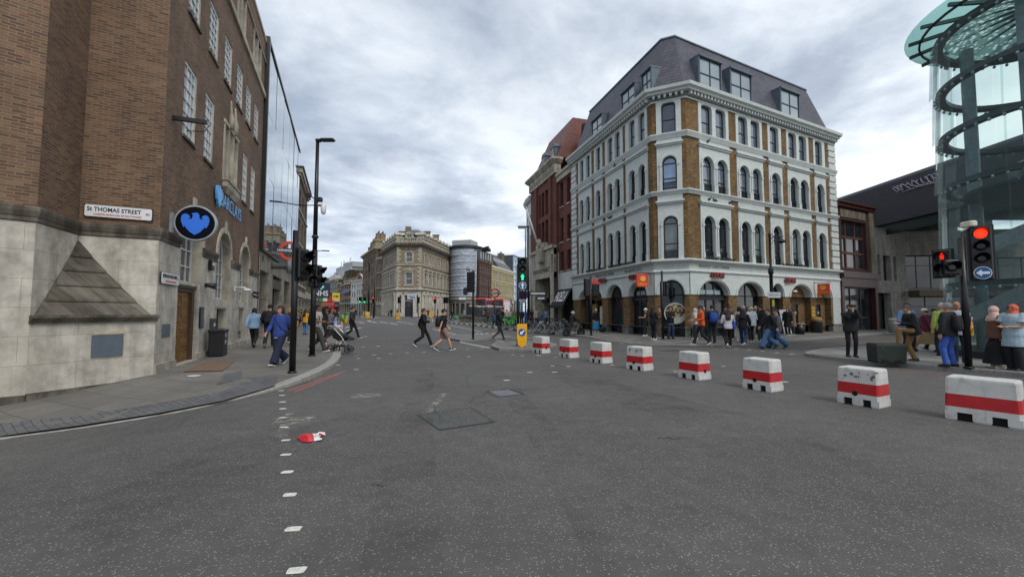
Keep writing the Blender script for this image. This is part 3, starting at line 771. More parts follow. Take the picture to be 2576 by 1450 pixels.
# paved island under the glass drum
K3 = kd([(2600, 864, .12), (2450, 868, .12), (2300, 872, .12), (2190, 876, .12), (2080, 881, .12), (2030, 888, .10), (2022, 893, .08), (2050, 899.5, .12), (2100, 906, .12), (2300, 926, .12), (2450, 938, .12), (2576, 949, .12), (2800, 972, .12), (3400, 1020, .12)])
K3 = smooth_line(K3, 1)
sheet(kerb(K3, 'kerb'), [(40, 8), (45, 24)], 'pavement', M_PAVE3, 1.6)
for k, loop in enumerate(([(1120, 851.5), (1138, 856), (1157, 859), (1200, 857.5), (1245, 854), (1290, 849.5), (1262, 846.5), (1215, 844.5), (1160, 843.5), (1130, 846.5)],
             [(1234, 873), (1242, 878), (1256, 882), (1310, 882.5), (1372, 879), (1402, 872), (1385, 866), (1343, 863.8), (1290, 864), (1248, 866)],
             [(897, 797.5), (912, 801.3), (948, 801.2), (957, 799), (940, 796.6), (912, 796)], [(990, 803), (997, 805.5), (1007, 805), (1009, 803.2), (999, 802)])):
    Kl = kd([(u, v, .12) for u, v in loop])
    if sum(a[0]*b[1]-a[1]*b[0] for a, b in zip(Kl, Kl[1:]+Kl[:1])) < 0: Kl = Kl[::-1]
    sheet(kerb(Kl, 'kerb', closed=True), [], 'traffic_island', plain('island_asphalt', '#6a6966', .85, var=.25), 0)

# ------------------------------------------------------------------ road markings
mk = MB()
def quad(pts, m=0, lift=.004):
    P = [at(u, v) for u, v in pts]; mk.add([(p.x, p.y, p.z+lift) for p in P], [tuple(range(len(P)))], m)
def stripe(u0, v0, u1, v1, wd, m=0, lift=.004, seg=1):
    a, b = at(u0, v0), at(u1, v1); d = (b-a); d.z = 0; n = Vector((-d.y, d.x, 0)).normalized()*wd/2
    for i in range(seg):
        p, q = a.lerp(b, i/seg), a.lerp(b, (i+1)/seg)
        mk.add([(c.x, c.y, gz(c.x, c.y)+lift) for c in (p-n, q-n, q+n, p+n)], [(0, 1, 2, 3)], m)
def stud(u, v, w_=.10, h_=.10, ang=0.0):
    p = at(u, v); c, s = math.cos(ang), math.sin(ang); k = []
    for i in range(10):
        a = 2*math.pi*i/10; x = w_/2*math.copysign(abs(math.cos(a))**.45, math.cos(a))*random.uniform(.92, 1.06); y = h_/2*math.copysign(abs(math.sin(a))**.45, math.sin(a))*random.uniform(.9, 1.08)
        k.append((p.x+x*c-y*s, p.y+x*s+y*c, gz(p.x, p.y)+.004))
    mk.add(k, [tuple(range(10))])
for x, y in ((158, 281), (163, 311), (167, 352), (168, 395), (171, 450), (177, 511), (187, 592), (188, 683), (197, 792), (213, 935), (235, 1150), (255, 1410)): stud(644+x*.4006, 869.4+y*.4006, .115, .075, .12)
for x, y in ((625, 62), (740, 57), (846, 50), (950, 44), (1055, 39), (1148, 31), (1245, 26), (1328, 22), (645, 78), (770, 78), (675, 6), (770, 3), (1420, 14), (1575, 216), (1720, 166), (1875, 165), (1672, 62), (1778, 61), (1885, 70), (630, 148), (515, 120), (1335, 68)): stud(644+x*.4006, 869.4+y*.4006, .15, .10)
for x, y in ((1510, 1160), (1870, 1140), (1320, 1378), (1770, 1355), (920, 1390)): stud(759.9+x*.10217, 753.5+y*.10217, .16, .14)
stud(920, 846, .34, .34)
for x, y in ((100, 555), (240, 550), (355, 546), (1090, 570), (1200, 572), (1580, 610), (1745, 630), (1935, 648), (2130, 664), (2335, 685), (2550, 708), (1400, 592)): stud(1545.6+x*.175, 766.4+y*.175, .16, .12)
for u, v in ((1290, 892), (1352, 893), (1440, 896), (1390, 920), (1430, 921), (1540, 917), (1600, 928), (1820, 921), (1700, 934), (1920, 946), (1975, 960)): stud(u, v, .13, .09)
for a in ((872, 832, 890, 827, .3), (890, 827, 908, 824, .3), (902, 809.6, 916, 811.8, .3), (924.5, 805.6, 933.6, 808.7, .25), (936.6, 809, 948, 811.3, .25), (868, 824, 880.5, 820.5, .2), (853, 830, 860, 828, .2), (955, 809, 975, 812, .25), (980, 812, 1000, 815.5, .25)): stripe(*a)
for x0, y0, x1, y1, wd in ((555, 1110, 870, 1170, .12), (520, 1170, 880, 1165, .12), (520, 1180, 665, 1212, .12), (1000, 1240, 1410, 1235, .1), (650, 1280, 960, 1340, .12), (1000, 1260, 1240, 1300, .12), (370, 1145, 460, 1165, .15), (0, 1066, 60, 1078, .15), (60, 1078, 180, 1098, .15)): stripe(998.2+x0*.2442, 547.4+y0*.2442, 998.2+x1*.2442, 547.4+y1*.2442, wd)
for u0, u1, v in ((1196, 1204, 838), (1207, 1216, 838.5), (1220, 1230, 838.2), (1236, 1252, 838.3)):
    stripe(u0, v-.8, u1, v-.8, .35); stripe(u0, v+1.2, u1, v+1.0, .3)
for s in (0, 1): stripe(722+s*18, 984+s*1.5, 800+s*12, 957+s*.2, .075, 1, .004, 3); stripe(800+s*12, 957+s*.2, 852+s*18, 938-s*6, .06, 1, .005, 3)
stripe(1600, 876, 1740, 878, .05, 1); stripe(2010, 873, 2250, 856, .1, 1); stripe(2250, 929, 2520, 956, .08, 1)
tag(mk.build('road_markings', [M_WHITE, M_RED]), kind='structure')
def patch(pts, name, mat, lift): 
    mb = MB(); P = [at(u, v) for u, v in pts]; mb.add([(p.x, p.y, p.z+lift) for p in P], [tuple(range(len(P)))]); return tag(mb.build(name, mat), kind='structure')
def zz(x, y): return 644+x*.4006, 869.4+y*.4006
patch([zz(1005, 432), zz(1140, 415), zz(1350, 383), zz(1508, 480), zz(1150, 533)], 'road_patch', plain('tar_joint', '#242424', .6), .003)
patch([zz(1022, 435), zz(1140, 421), zz(1340, 391), zz(1488, 478), zz(1152, 526)], 'road_patch', M_PATCH, .0065)
for pts in ([(1640, 866.5), (1690, 868.5), (1733, 870), (1700, 871.5), (1650, 869)], [(1655, 881), (1700, 879), (1730, 882), (1690, 884)], [(2150, 866), (2230, 862), (2290, 866), (2200, 870)]): patch(pts, 'road_patch', plain('tar_stain', '#3b3a3a', .7, var=.3, scale=3), .0035)
mh = thing('manhole_cover', 'rectangular ribbed metal utility cover set in the road ahead', 'manhole cover', at(*zz(1570, 300)))
c = [at(*zz(*p)) for p in ((1440, 290), (1605, 274), (1690, 303), (1512, 323))]; o0 = mh.location
fb = MB(); cen = sum(c, Vector())/4
for i in range(4):
    a, b = c[i], c[(i+1) % 4]; ai, bi = a.lerp(cen, .09), b.lerp(cen, .09)
    fb.add([tuple(p-o0+Vector((0, 0, z))) for p, z in ((a, .004), (b, .004), (bi, .006), (ai, .006))], [(0, 1, 2, 3)])
fb.build('frame', plain('cast_iron', '#26272a', .5), mh)
pb = MB()
for i in range(9):
    t0, t1 = .1+i*.089, .1+i*.089+.07
    e = [c[0].lerp(c[1], t0), c[0].lerp(c[1], t1), c[3].lerp(c[2], t1), c[3].lerp(c[2], t0)]
    pb.add([tuple(p.lerp(cen, .07)-o0+Vector((0, 0, .009))) for p in e], [(0, 1, 2, 3)])
pb.build('plate', plain('worn_iron', '#6c6d70', .5, var=.35, scale=20), mh)
cv = thing('access_cover', 'small round white cover in the pavement near the wooden door', 'access cover', at(487, 945, .12))
mb = MB(); mb.lathe([(.14, .002), (.14, .010), (.12, .014), (.001, .015)], n=18); mb.build('lid', plain('pale_cover', '#b7b9b8', .6), cv)
mt = thing('door_mat', 'worn orange-brown mat strip laid on the pavement before the wooden door', 'mat', at(500, 925, .12))
mb = MB(); P = [at(u, v, .12)-mt.location for u, v in ((462, 935), (560, 933), (592, 909), (520, 909))]; mb.flat([(p.x, p.y) for p in P], .004, .014); mb.build('weave', plain('mat_rust', '#6f5947', .95, var=.3, scale=30), mt)
lt = thing('litter', 'crumpled red and white plastic bag lying flat on the road', 'litter', at(785, 1103))
mb = MB(); random.seed(5)
shape = [(747, 1103), (757, 1097), (770, 1093), (785, 1094), (800, 1093), (817, 1091), (819, 1095), (808, 1098), (800, 1103), (811, 1106), (808, 1110), (790, 1110), (775, 1114), (760, 1112)]
P = [at(*p)-lt.location for p in shape]
cx = sum(P, Vector())/len(P)
ctr = len(P); vs = [(p.x, p.y, .006+random.random()*.02) for p in P]+[(cx.x+(p.x-cx.x)*.5, cx.y+(p.y-cx.y)*.5, .02+random.random()*.04) for p in P]+[(cx.x, cx.y, .03)]
n = len(P)
fs = [(i, (i+1) % n, n+(i+1) % n, n+i) for i in range(n)]+[(n+i, n+(i+1) % n, 2*n) for i in range(n)]
mb.v = vs; mb.f = fs; mb.mi = [1 if (i % n) in (0, 1, 2, 11, 12, 13) or i % 5 == 1 else 0 for i in range(len(fs))]; mb.sm = [False]*len(fs)
mb.build('bag', [plain('plastic_white', '#d9d6d6', .35), plain('plastic_red', '#c0202a', .35)], lt)
# setts and cover plates on the left pavement
def smear(pts, c, k, sc, nm):
    t = NT(nm); v = t.coords(); n_ = t.noise(v, sc, 6, .7); tr = t.n.new('ShaderNodeBsdfTransparent'); t.col(lin(c)); t.rough(.85); mx = t.n.new('ShaderNodeMixShader')
    t.l.new(t.ramp(n_, [(.45, G(0)), (.72, G(k))]), mx.inputs[0]); t.l.new(tr.outputs[0], mx.inputs[1]); t.l.new(t.b.outputs[0], mx.inputs[2]); t.l.new(mx.outputs[0], t.n['Material Output'].inputs[0])
    patch(pts, nm, t.m, .0075)
for pts in ([(682, 1068), (700, 1050), (790, 1046), (800, 1056), (740, 1070)], [(870, 1000), (890, 992), (955, 989), (960, 996), (900, 1003)], [(1060, 1040), (1110, 990), (1125, 990), (1085, 1040)], [(690, 1100), (720, 1040), (740, 1040), (720, 1110)]): smear(pts, '#b5b0a4', .75, 7, 'chalky_smear')
for pts in ([(900, 1450), (980, 1100), (1060, 930), (1090, 930), (1090, 1100), (1120, 1450)], [(1500, 1450), (1330, 1100), (1230, 930), (1265, 930), (1420, 1100), (1760, 1450)], [(1700, 1060), (1500, 1000), (1330, 920), (1400, 915), (1640, 985), (1900, 1050)], [(150, 1300), (500, 1130), (900, 1040), (960, 1060), (600, 1190), (250, 1400)]): smear(pts, '#3a3938', .30, .9, 'tyre_polish')
random.seed(8); ck = MB()
for x0, y0, x1, y1 in ((905, 870, 960, 880), (1090, 1018, 1110, 1062), (1175, 940, 1178, 975), (1240, 980, 1180, 1010), (938, 1218, 975, 1224), (1650, 1100, 1720, 1104)):
    n_ = 9; pp = [at(x0+(x1-x0)*i/n_+random.uniform(-5, 5), y0+(y1-y0)*i/n_+random.uniform(-2, 2)) for i in range(n_+1)]
    for a, b in zip(pp, pp[1:]):
        d = (b-a); nn = Vector((-d.y, d.x, 0)).normalized()*random.uniform(.002, .007); ck.add([(p.x, p.y, p.z+.0085) for p in (a-nn, b-nn, b+nn, a+nn)], [(0, 1, 2, 3)])
tag(ck.build('road_cracks', plain('tar_joint', '#242424', .6)), kind='structure')
def pav(pts): return [(at(u, v, .06).x, at(u, v, .06).y) for u, v in pts]
sheet(K1i, [], 'setts_band', M_SETT, .5, dz=.004, only=pav([(-60, 1082), (0, 1068), (200, 1046), (380, 1019), (540, 990), (596, 975), (620, 957), (664, 953), (700, 952), (690, 972), (640, 985), (560, 1006), (400, 1036), (200, 1067), (0, 1092), (-60, 1102)]))
sheet(K1i, [], 'cover_slabs', paving('cover_slab', '#5e5f60', .45, .45, '#3a3a3a', R(40), .14), .5, dz=.006, only=pav([(567, 945), (610, 939), (604, 962), (545, 973)]))
# ------------------------------------------------------------------ materials for the buildings
M_BRK_BANK = brickm('bank_brick', '#84644b', '#5c4437', '#80725f', .205, .064, .010, extra='#7e3b28', soot=.4)
M_STONE = stonem('portland_stone', '#d8d1c4', '#c9c1b3', 1.45, .56, .36, ms=.005)
M_STONE2 = stonem('portland_plain', '#c6bead', None, stain=.4)
M_SOOT = stonem('sooty_stone', '#7d766b', None, stain=.8, streak=True)
M_WSASH = plain('white_sash', '#c9c9c6', .45, var=.08)
M_GLASS = glassm('window_glass', (.035, .042, .05), .05, 1.9, .02)
M_GLASSB = glassm('sky_tint_window_glass', (.33, .39, .44), .06, 1.9, .02, .25)  # pale blue tint paints the sky's grazing reflection into the pane colour
M_DOORW = plain('oak_door', '#7d5a2c', .5, var=.3, scale=9)
M_OAKD = plain('dark_oak', '#4a3826', .55, var=.3, scale=9)
M_BLUE = plain('sky_blue_letters', '#4aabec', .4, var=.05)
M_BLUE2 = emit('sign_blue', '#1a62c8', .12)
M_SIGNW = plain('white_enamel', '#d6d8d8', .35, var=.06)
M_TXT = plain('black_lettering', '#15171c', .5, var=.05)
M_TXTR = plain('red_lettering', '#c2463f', .5, var=.05)
M_ROOF = plain('roof_lead', '#4c5056', .7, var=.3)

# ------------------------------------------------------------------ the bank on the left corner
bank = thing('bank_building', 'brown brick bank on the corner with pale stone base, white sashes and round-arched windows', 'building', (P3.x, P3.y, 0))
ZC = 3.36
fs = Fac(bank, P3, P3+DS*12.62)
AR = [(1.40, 3.30), (4.98, 6.90), (8.48, 10.38)]
up = [(1.18, 2.18, 6.5, 8.62), (3.03, 3.97, 6.5, 8.62), (8.38, 9.25, 6.45, 8.6), (10.08, 10.97, 6.42, 8.55)]+[(x, x+.98, 10.08, 11.78) for x in (1.24, 3.14, 4.98, 6.84, 8.56, 10.36)]
top = [(3.3, 4.75, 13.4, 14.98), (6.42, 7.85, 13.4, 14.98), (9.55, 11.4, 13.4, 14.98)]
mb = MB(); wall(mb, 0, 12.62, ZC+.26, 16.2, [(a, b, 0, ZC+.26, ZC+1.2, 2) for a, b in AR]+[(a, b, z0, z1, z1, 2) for a, b, z0, z1 in up]+[(5.22, 7.35, 6.4, 8.62, 8.62, 2)]+[(a, b, c_, d_, d_, 2) for a, b, c_, d_ in top], .34, 0, 0, 1)
fs.make('brick_wall', mb, [M_BRK_BANK, M_STONE2])
mb = MB(); wall(mb, 0, 12.62, -.5, ZC+.26, [(1.36, 2.98, -.5, 2.36, 2.36, 2)]+[(a, b, 2.04 if i else 2.44, 9, 9, 2) for i, (a, b) in enumerate(AR)]+[(5.15, 6.28, .44, 1.7, 1.7, 2), (8.60, 9.5, .44, 1.74, 1.74, 2)], .42, 0, 0, 1)
fs.make('stone_base', mb, [M_STONE, M_STONE2])
# the inward-turning corner wall and its stone base
for A, B in ((P2, P3), (P1, P2), (q, P1)):
    f = Fac(bank, A, B); mb = MB(); wall(mb, 0, f.L, ZC+.1, 16.2, []); f.make('brick_wall', mb, M_BRK_BANK)
    mb = MB(); wall(mb, 0, f.L, -.7, ZC+.2, []); f.make('stone_base', mb, M_STONE)
fc = Fac(bank, P1, P3); ux = P3-P1; LC = ux.length
mb = MB(); mb.flat([(0, 0), (LC, 0), tuple(((P2-P1).dot(ux)/LC, abs((P2-P1).x*ux.y-(P2-P1).y*ux.x)/LC))], -.7, 1.36); fc.make('chamfer_block', mb, M_STONE)
apx = ((P2-P1).dot(ux)/LC, abs((P2-P1).x*ux.y-(P2-P1).y*ux.x)/LC)
mb = MB()
for z0, z1, o_ in ((1.36, 1.42, .05), (1.42, 1.47, .09), (1.47, 1.53, .13)):
    mb.flat([(-.02, -o_), (LC+.02, -o_), (LC, .2), (0, .2)], z0, z1)
fc.make('ledge', mb, M_SOOT)
mb = MB(); n = 5
for k in range(n):
    za, zb = 1.53+(3.22-1.53)*k/n, 1.53+(3.22-1.53)*(k+1)/n+.0
    ta, tb = (1-(1-.07-k/n*.93)**1.1)*.985, (1-(1-.07-(k+1)/n*.93)**1.1 if k < n-1 else 1)*.985
    zl = .05 if k else 0
    def tri(t, z, o_): return [(apx[0]*t-.0, apx[1]*t-o_, z), (LC+(apx[0]-LC)*t, apx[1]*t-o_, z), (apx[0], apx[1]+.05, z)]
    mb.loft([tri(ta, za-zl, .055), tri(ta+.012, za, .055), tri(tb, zb, -.012)])
fc.make('stepped_pyramid', mb, M_SOOT)
mb = MB(); mb.box((.95, -.03, .61), (1.50, .02, 1.09)); fc.make('grey_panel', mb, plain('grey_board', '#566069', .6, var=.12))
mb = MB(); mb.box((.97, -.02, 1.10), (1.53, .02, 1.17)); fc.make('timber_strip', mb, plain('raw_batten', '#b5a88f', .8))
prof = [(0, ZC-.02), (.03, ZC), (.03, ZC+.07), (.05, ZC+.10), (.08, ZC+.19), (.08, ZC+.26), (.02, ZC+.30), (-.03, ZC+.30), (-.03, ZC-.02)]
sweep([q, P1, P2, P3, P3+DS*1.36], prof, bank, 'cornice', M_SOOT)
for a, b in ((3.34, 4.94), (6.94, 8.44), (10.42, 12.62)): sweep([P3+DS*a, P3+DS*b], prof, bank, 'cornice', M_SOOT)
for x0, x1 in ((0, 1.33), (3.02, 4.9), (6.5, 12.62)): mb = MB(); mb.box((x0, -.05, -.6), (x1, .02, .31)); fs.make('plinth', mb, M_STONE2)
f = Fac(bank, P1, P3); mb = MB(); mb.box((0, -.04, -.7), (LC, .02, .02)); f.make('plinth', mb, M_SOOT)
f = Fac(bank, q, P1); mb = MB(); mb.box((0, -.04, -.7), (f.L, .02, .0)); f.make('plinth', mb, M_SOOT)
for a, b in AR:                                                # arch rings with tall keystones
    c_ = (a+b)/2; mb = MB(); r = (b-a)/2
    mb.ring((c_, 0, ZC+.26), r-.01, r+.17, -.035, .05, 0, 24, 0, 180, 1.0)
    mb.box((c_-.10, -.06, ZC+1.16), (c_+.10, .05, ZC+1.62))
    fs.make('arch_surround', mb, M_STONE2)
window(fs, 1.40, 3.30, 2.46, ZC+.26, ZC+1.2, 2, .26, M_WSASH, M_GLASS, .06, (.25, .5, .75), (1+1.0, 1+.5), .06, .02)
for a, b in AR[1:]: window(fs, a, b, 2.06, ZC+.26, ZC+1.2, 2, .26, M_WSASH, M_GLASS, .06, (.25, .5, .75), (1+.45, 1+.95, 1+1.5), .06, .02)
for a, b, z0, z1 in up: window(fs, a, b, z0, z1, None, 2, .03, M_WSASH, M_GLASSB, .085, (.333, .667), (.17, .333, .5, .667, .83), .05, .011)
for a, b, z0, z1 in up:
    mb = MB(); mb.box((a-.04, -.06, z0-.09), (b+.04, .1, z0-.005)); fs.make('sill', mb, M_SOOT)
for a, b, z0, z1 in top:
    mb = MB(); mb.box((a, -.05, z0-.02), (a+.14, .3, z1)); mb.box((b-.14, -.05, z0-.02), (b, .3, z1)); mb.box(((a+b)/2-.07, -.05, z0), ((a+b)/2+.07, .3, z1)); fs.make('window_surround', mb, M_STONE2)
    window(fs, a+.15, b-.15, z0, z1, None, 2, .2, M_DARK, M_GLASSB, .05, (.25, .75), (.5,), .05, .02)
sweep([q, P1, P2, P3, P3+DS*12.62], [(0, 13.02), (.10, 13.05), (.10, 13.3), (.06, 13.36), (-.05, 13.36), (-.05, 13.02)], bank, 'stone_band', M_STONE2)
sweep([q, P1, P2, P3, P3+DS*12.62], [(0, 14.98), (.07, 15.0), (.07, 15.07), (-.05, 15.08), (-.05, 14.98)], bank, 'stone_band', M_STONE2)
sweep([q, P1, P2, P3, P3+DS*12.62], [(0, 16.1), (.05, 16.12), (.05, 16.3), (-.35, 16.3), (-.35, 16.1)], bank, 'coping', M_STONE2)
NB = Vector((-DS.y, DS.x))
core(bank, [tuple(q+NB*.4), tuple(P2+NB*.5), tuple(P3+NB*.45+DS*.2), tuple(P3+DS*12.5+NB*.45), tuple(P3+DS*12.5+NB*14), tuple(q+NB*14)], -.3, 16.0, M_ROOF)
# stone niche with two carved posts and a little balcony
mb = MB(); mb.box((5.22, .10, 6.4), (7.35, .34, 8.62), 0)
for x in (5.30, 5.95, 6.62, 7.27): mb.box((x-.07, -.03, 6.4), (x+.07, .2, 8.62))
mb.box((5.18, -.05, 8.55), (7.39, .2, 8.68)); fs.make('niche', mb, M_STONE2)
mb = MB()
for x in (5.95, 6.62): mb.tube([(x, -.06, 8.6), (x, -.07, 9.0), (x, -.05, 9.25), (x, -.03, 9.7)], [.09, .10, .05, .03], 8)
fs.make('carved_post', mb, M_STONE2)
mb = MB(); mb.box((5.3, -.16, 6.2), (7.3, .05, 6.42)); mb.box((5.25, -.2, 6.42), (7.35, .05, 6.48)); mb.loft([[(5.5, -.06, 6.0), (7.1, -.06, 6.0), (7.1, .02, 6.0), (5.5, .02, 6.0)], [(5.3, -.16, 6.2), (7.3, -.16, 6.2), (7.3, .05, 6.2), (5.3, .05, 6.2)]]); fs.make('balcony', mb, M_STONE2)
# double oak door under the first arch
mb = MB(); mb.box((1.36, .08, 2.18), (2.98, .42, 2.36)); mb.box((2.78, .06, .0), (2.98, .42, 2.18)); mb.box((1.36, .02, 2.28), (2.98, .1, 2.36)); fs.make('door_frame', mb, M_OAKD)
for k in (0, 1):
    mb = MB(); x0 = 1.37+k*.71; mb.box((x0, .15, .08), (x0+.70, .21, 2.17))
    for z in (.16, .58, 1.0, 1.42, 1.80): 
        h = .36 if z < 1.7 else .30
        mb.box((x0+.07, .125, z+.02), (x0+.63, .15, z+.045)); mb.box((x0+.07, .125, z+h-.035), (x0+.63, .15, z+h-.01)); mb.box((x0+.07, .125, z+.046), (x0+.10, .15, z+h-.036)); mb.box((x0+.60, .125, z+.046), (x0+.63, .15, z+h-.036)); mb.box((x0+.14, .138, z+.09), (x0+.56, .15, z+h-.08))
    d = fs.make('door', mb, M_DOORW)
    hb = MB(); hb.ellip((x0+(.66 if k == 0 else .04), .12, 1.12), .022, .03, .022); hb.build('handle', plain('brass', '#8f7a45', .3, 1), d)
mb = MB(); mb.box((1.3, -.10, -.3), (3.0, .42, .15)); fs.make('doorstep', mb, M_STONE2)
# cash machines, entry plates, boxes
for k, (a, b, z0, z1) in enumerate(((5.15, 6.28, .44, 1.7), (8.60, 9.5, .44, 1.74))):
    mb = MB(); mb.box((a, .2, z0+.30), (b, .41, z1)); mb.box((a+.06, .02, z0+.02), (b-.28, .4, z0+.3)); o = fs.make('cash_machine', mb, plain('machine_black', '#101318', .35))
    s_ = MB(); s_.box((a+.25, .17, z0+.62), (b-.35, .19, z0+1.0)); s_.build('screen', plain('screen_grey', '#39424a', .2), o)
    s_ = MB(); s_.box((a+.14, .01, z0+.06), (b-.34, .018, z0+.16)); s_.build('tray', plain('tray_grey', '#7b8488', .4), o)
    mb = MB(); mb.box((a-.18, -.03, z1+.02), (b+.18, .03, z1+.10)); mb.box((a-.13, -.02, z0+.3), (a-.02, .03, z1)); mb.box((b+.02, -.02, z0+.3), (b+.13, .03, z1)); fs.make('machine_surround', mb, M_STONE2)
mb = MB(); mb.box((.38, -.02, .95), (.89, .01, 1.28)); fs.make('grey_panel', mb, plain('grey_board', '#566069', .6, var=.12))
pl = thing('bell_panel', 'tall black panel of bell pushes on stone beside the wooden door', 'entry panel', fs.pos(3.25, -.0, 1.08), fs.ang)
mb = MB(); mb.box((0, -.04, 0), (.36, 0, .66)); mb.build('plate', M_BLK, pl)
mb = MB()
for i in range(9): mb.box((.05, -.05, .05+i*.065), (.31, -.041, .085+i*.065))
mb.build('button', plain('steel_buttons', '#7f8386', .4, .6), pl)
bx = thing('wall_box', 'small dark metal letter box on stone wall above the litter bin', 'wall box', fs.pos(4.40, -.0, .97), fs.ang)
mb = MB(); mb.bbox((0, -.09, 0), (.45, 0, .40), .02); mb.build('case', plain('wall_box_grey', '#3b3d3d', .5), bx); mb = MB(); mb.box((.14, -.10, .12), (.30, -.091, .25)); mb.build('notice', plain('notice_white', '#b9bcba', .6), bx)
bx = thing('alarm_box', 'black and white alarm box high on stone between the arched windows', 'alarm box', fs.pos(3.95, 0, 2.98), fs.ang)
mb = MB(); mb.bbox((0, -.12, 0), (.32, 0, .34), .03); mb.build('case', M_BLK, bx); mb = MB(); mb.box((.06, -.13, .16), (.26, -.121, .26)); mb.build('plate', M_SIGNW, bx)
bn = thing('litter_bin', 'black cast litter bin standing against the stone wall by the cash machine', 'bin', fs.pos(3.74, -.36, .12), fs.ang)
mb = MB(); mb.bbox((0, -.2, 0), (.62, .22, .82), .04); mb.bbox((-.02, -.22, .78), (.64, .24, .90), .03); mb.build('body', plain('bin_black', '#1b1c20', .45, var=.3, scale=14), bn)
mb = MB(); mb.lathe([(.08, 0), (.08, .008)], n=16); 
for zz_ in (.46, .68): place('sticker', mb.mesh('sticker', plain('sticker_white', '#9da0a2', .5, var=.4, scale=40)), bn, (.30, -.20, zz_), (R(90), 0, 0))
# wall lamps and cameras on the bank front
def spot(nm, lab, cat, x, z, kind):
    t = thing(nm, lab, cat, fs.pos(x, 0, z), fs.ang); mb = MB()
    if kind == 0: mb.tube([(0, 0, .06), (0, -.12, .06), (0, -.30, .03)], [.07, .075, .11], 12); mb.build('hood', M_DARK, t); return t
    if kind == 1:
        mb.box((-.06, -.03, -.05), (.06, 0, .16)); mb.build('bracket', M_SIGNW, t); mb = MB(); mb.tube([(0, -.03, .10), (.0, -.35, .10), (0, -.42, .05)], .03, 8); mb.lathe([(.02, .07), (.15, .03), (.17, -.02), (.10, -.06)], (0, -.45, 0)); mb.build('dome', M_SIGNW, t); return t
    mb.box((-.05, -.06, -.05), (.05, 0, .05)); mb.build('base', M_DARK, t); mb = MB(); mb.tube([(0, -.05, .1), (0, -.28, .06)], [.06, .09], 10); mb.tube([(0, -.05, -.1), (0, -.28, -.14)], [.06, .09], 10); mb.build('hood', M_DARK, t); return t
spot('wall_lamp', 'dark hooded lamp on stone between the door and the second arch', 'lamp', 3.75, 2.40, 0)
spot('security_camera', 'white dome camera on a bracket fixed to stone between two arches', 'camera', 7.7, 2.5, 1)
spot('wall_lamp', 'dark twin lamp near the end of the stone base', 'lamp', 11.3, 2.45, 2)
arm = thing('sign_bracket', 'black iron arm sticking out of brown brick high above the round sign', 'bracket', fs.pos(.48, 0, 6.62), fs.ang)
mb = MB(); mb.box((-.05, -.75, -.05), (.05, 0, .05)); mb.build('arm', M_BLK, arm); mb = MB(); mb.tube([(0, -.8, -.06), (0, -.7, -.25), (0, -.3, -.3)], .012, 6); mb.build('ring', M_BLK, arm)
# street name plates
def plate(lab, fac, x, z, w_, h_, lines, post=None, y=-.05):
    t = thing('street_name_plate', lab, 'street sign', fac.pos(x, y, z) if fac else post, fac.ang if fac else 0.0)
    mb = MB(); mb.prism([(x_*(w_/2)*.985, zz_) for x_, zz_ in ((-1, -h_/2+.03), (-.97, -h_/2), (.97, -h_/2), (1, -h_/2+.03), (1, h_/2-.03), (.97, h_/2), (-.97, h_/2), (-1, h_/2-.03))], -.012, .012); mb.build('plate', M_SIGNW, t)
    mb = MB(); mb.box((-w_/2-.008, .0, -h_/2-.012), (w_/2+.008, .018, h_/2+.012)); mb.build('backing', M_BLK, t)
    for txt, sz, dx_, dz_, mt_, sq in lines: lettering(txt, sz, mt_, t, (dx_, -.016, dz_), 0, .002, sq, .004*sz/.2)
    return t
f = Fac(bank, P2, P3)
plate('long white street name plate reading St THOMAS STREET on brown brick', f, .70, 3.93, 1.22, .27, [('St THOMAS STREET', .135, -.08, .035, M_TXT, .82), ('SE1', .075, .53, .0, M_TXTR, .9), ('LONDON BOROUGH OF SOUTHWARK', .062, -.02, -.08, M_TXTR, .78)])
plate('small white street name plate reading BOROUGH HIGH STREET on stone', fs, .66, 2.44, 1.16, .28, [('BOROUGH HIGH STREET', .115, -.05, .05, M_TXT, .75), ('SE1', .07, .49, .01, M_TXTR, .8), ('LONDON BOROUGH OF SOUTHWARK', .05, 0, -.075, M_TXTR, .75)])
# blue lettering and hanging round sign
EAGLE = [(-.02, -1.0), (-.42, -.72), (-.58, -.45), (-.46, -.62), (-.60, -.52), (-.70, -.30), (-.80, -.42), (-.98, .05), (-1.0, .35), (-.92, .62), (-.72, .72), (-.50, .66), (-.36, .5), (-.40, .38), (-.52, .36), (-.36, .28), (-.22, .38), (-.18, .62), (-.28, .76), (-.10, .82), (.06, .86), (.2, .8), (.28, .62), (.28, .42), (.42, .30), (.56, .36), (.44, .42), (.48, .56), (.60, .66), (.80, .68), (.96, .5), (1.0, .2), (.94, -.1), (.78, -.42), (.68, -.30), (.56, -.52), (.44, -.62), (.54, -.45), (.40, -.72)]
ls = thing('wall_lettering', 'sky blue bank name letters with an eagle fixed on the brown brick wall', 'sign', fs.pos(4.15, 0, 5.62), fs.ang)
lettering('BARCLAYS', .72, M_BLUE, ls, (2.42, -.05, .03), 0, .004, 1, 0, fit=3.1)
mb = MB(); mb.prism([(.38+x_*.30, .02+z_*.42) for x_, z_ in EAGLE], -.13, -.06); mb.build('emblem', M_BLUE, ls)
hs = thing('hanging_sign', 'round black sign with blue eagle hanging from bracket over the wooden door', 'sign', fs.pos(.62, 0, 3.9), fs.ang)
mb = MB(); mb.box((-.06, -.06, -.26), (.06, 0, .26)); mb.box((-.03, -.14, -.14), (.03, -.06, .14)); mb.build('bracket', plain('pale_steel', '#8b9298', .4, .3), hs)
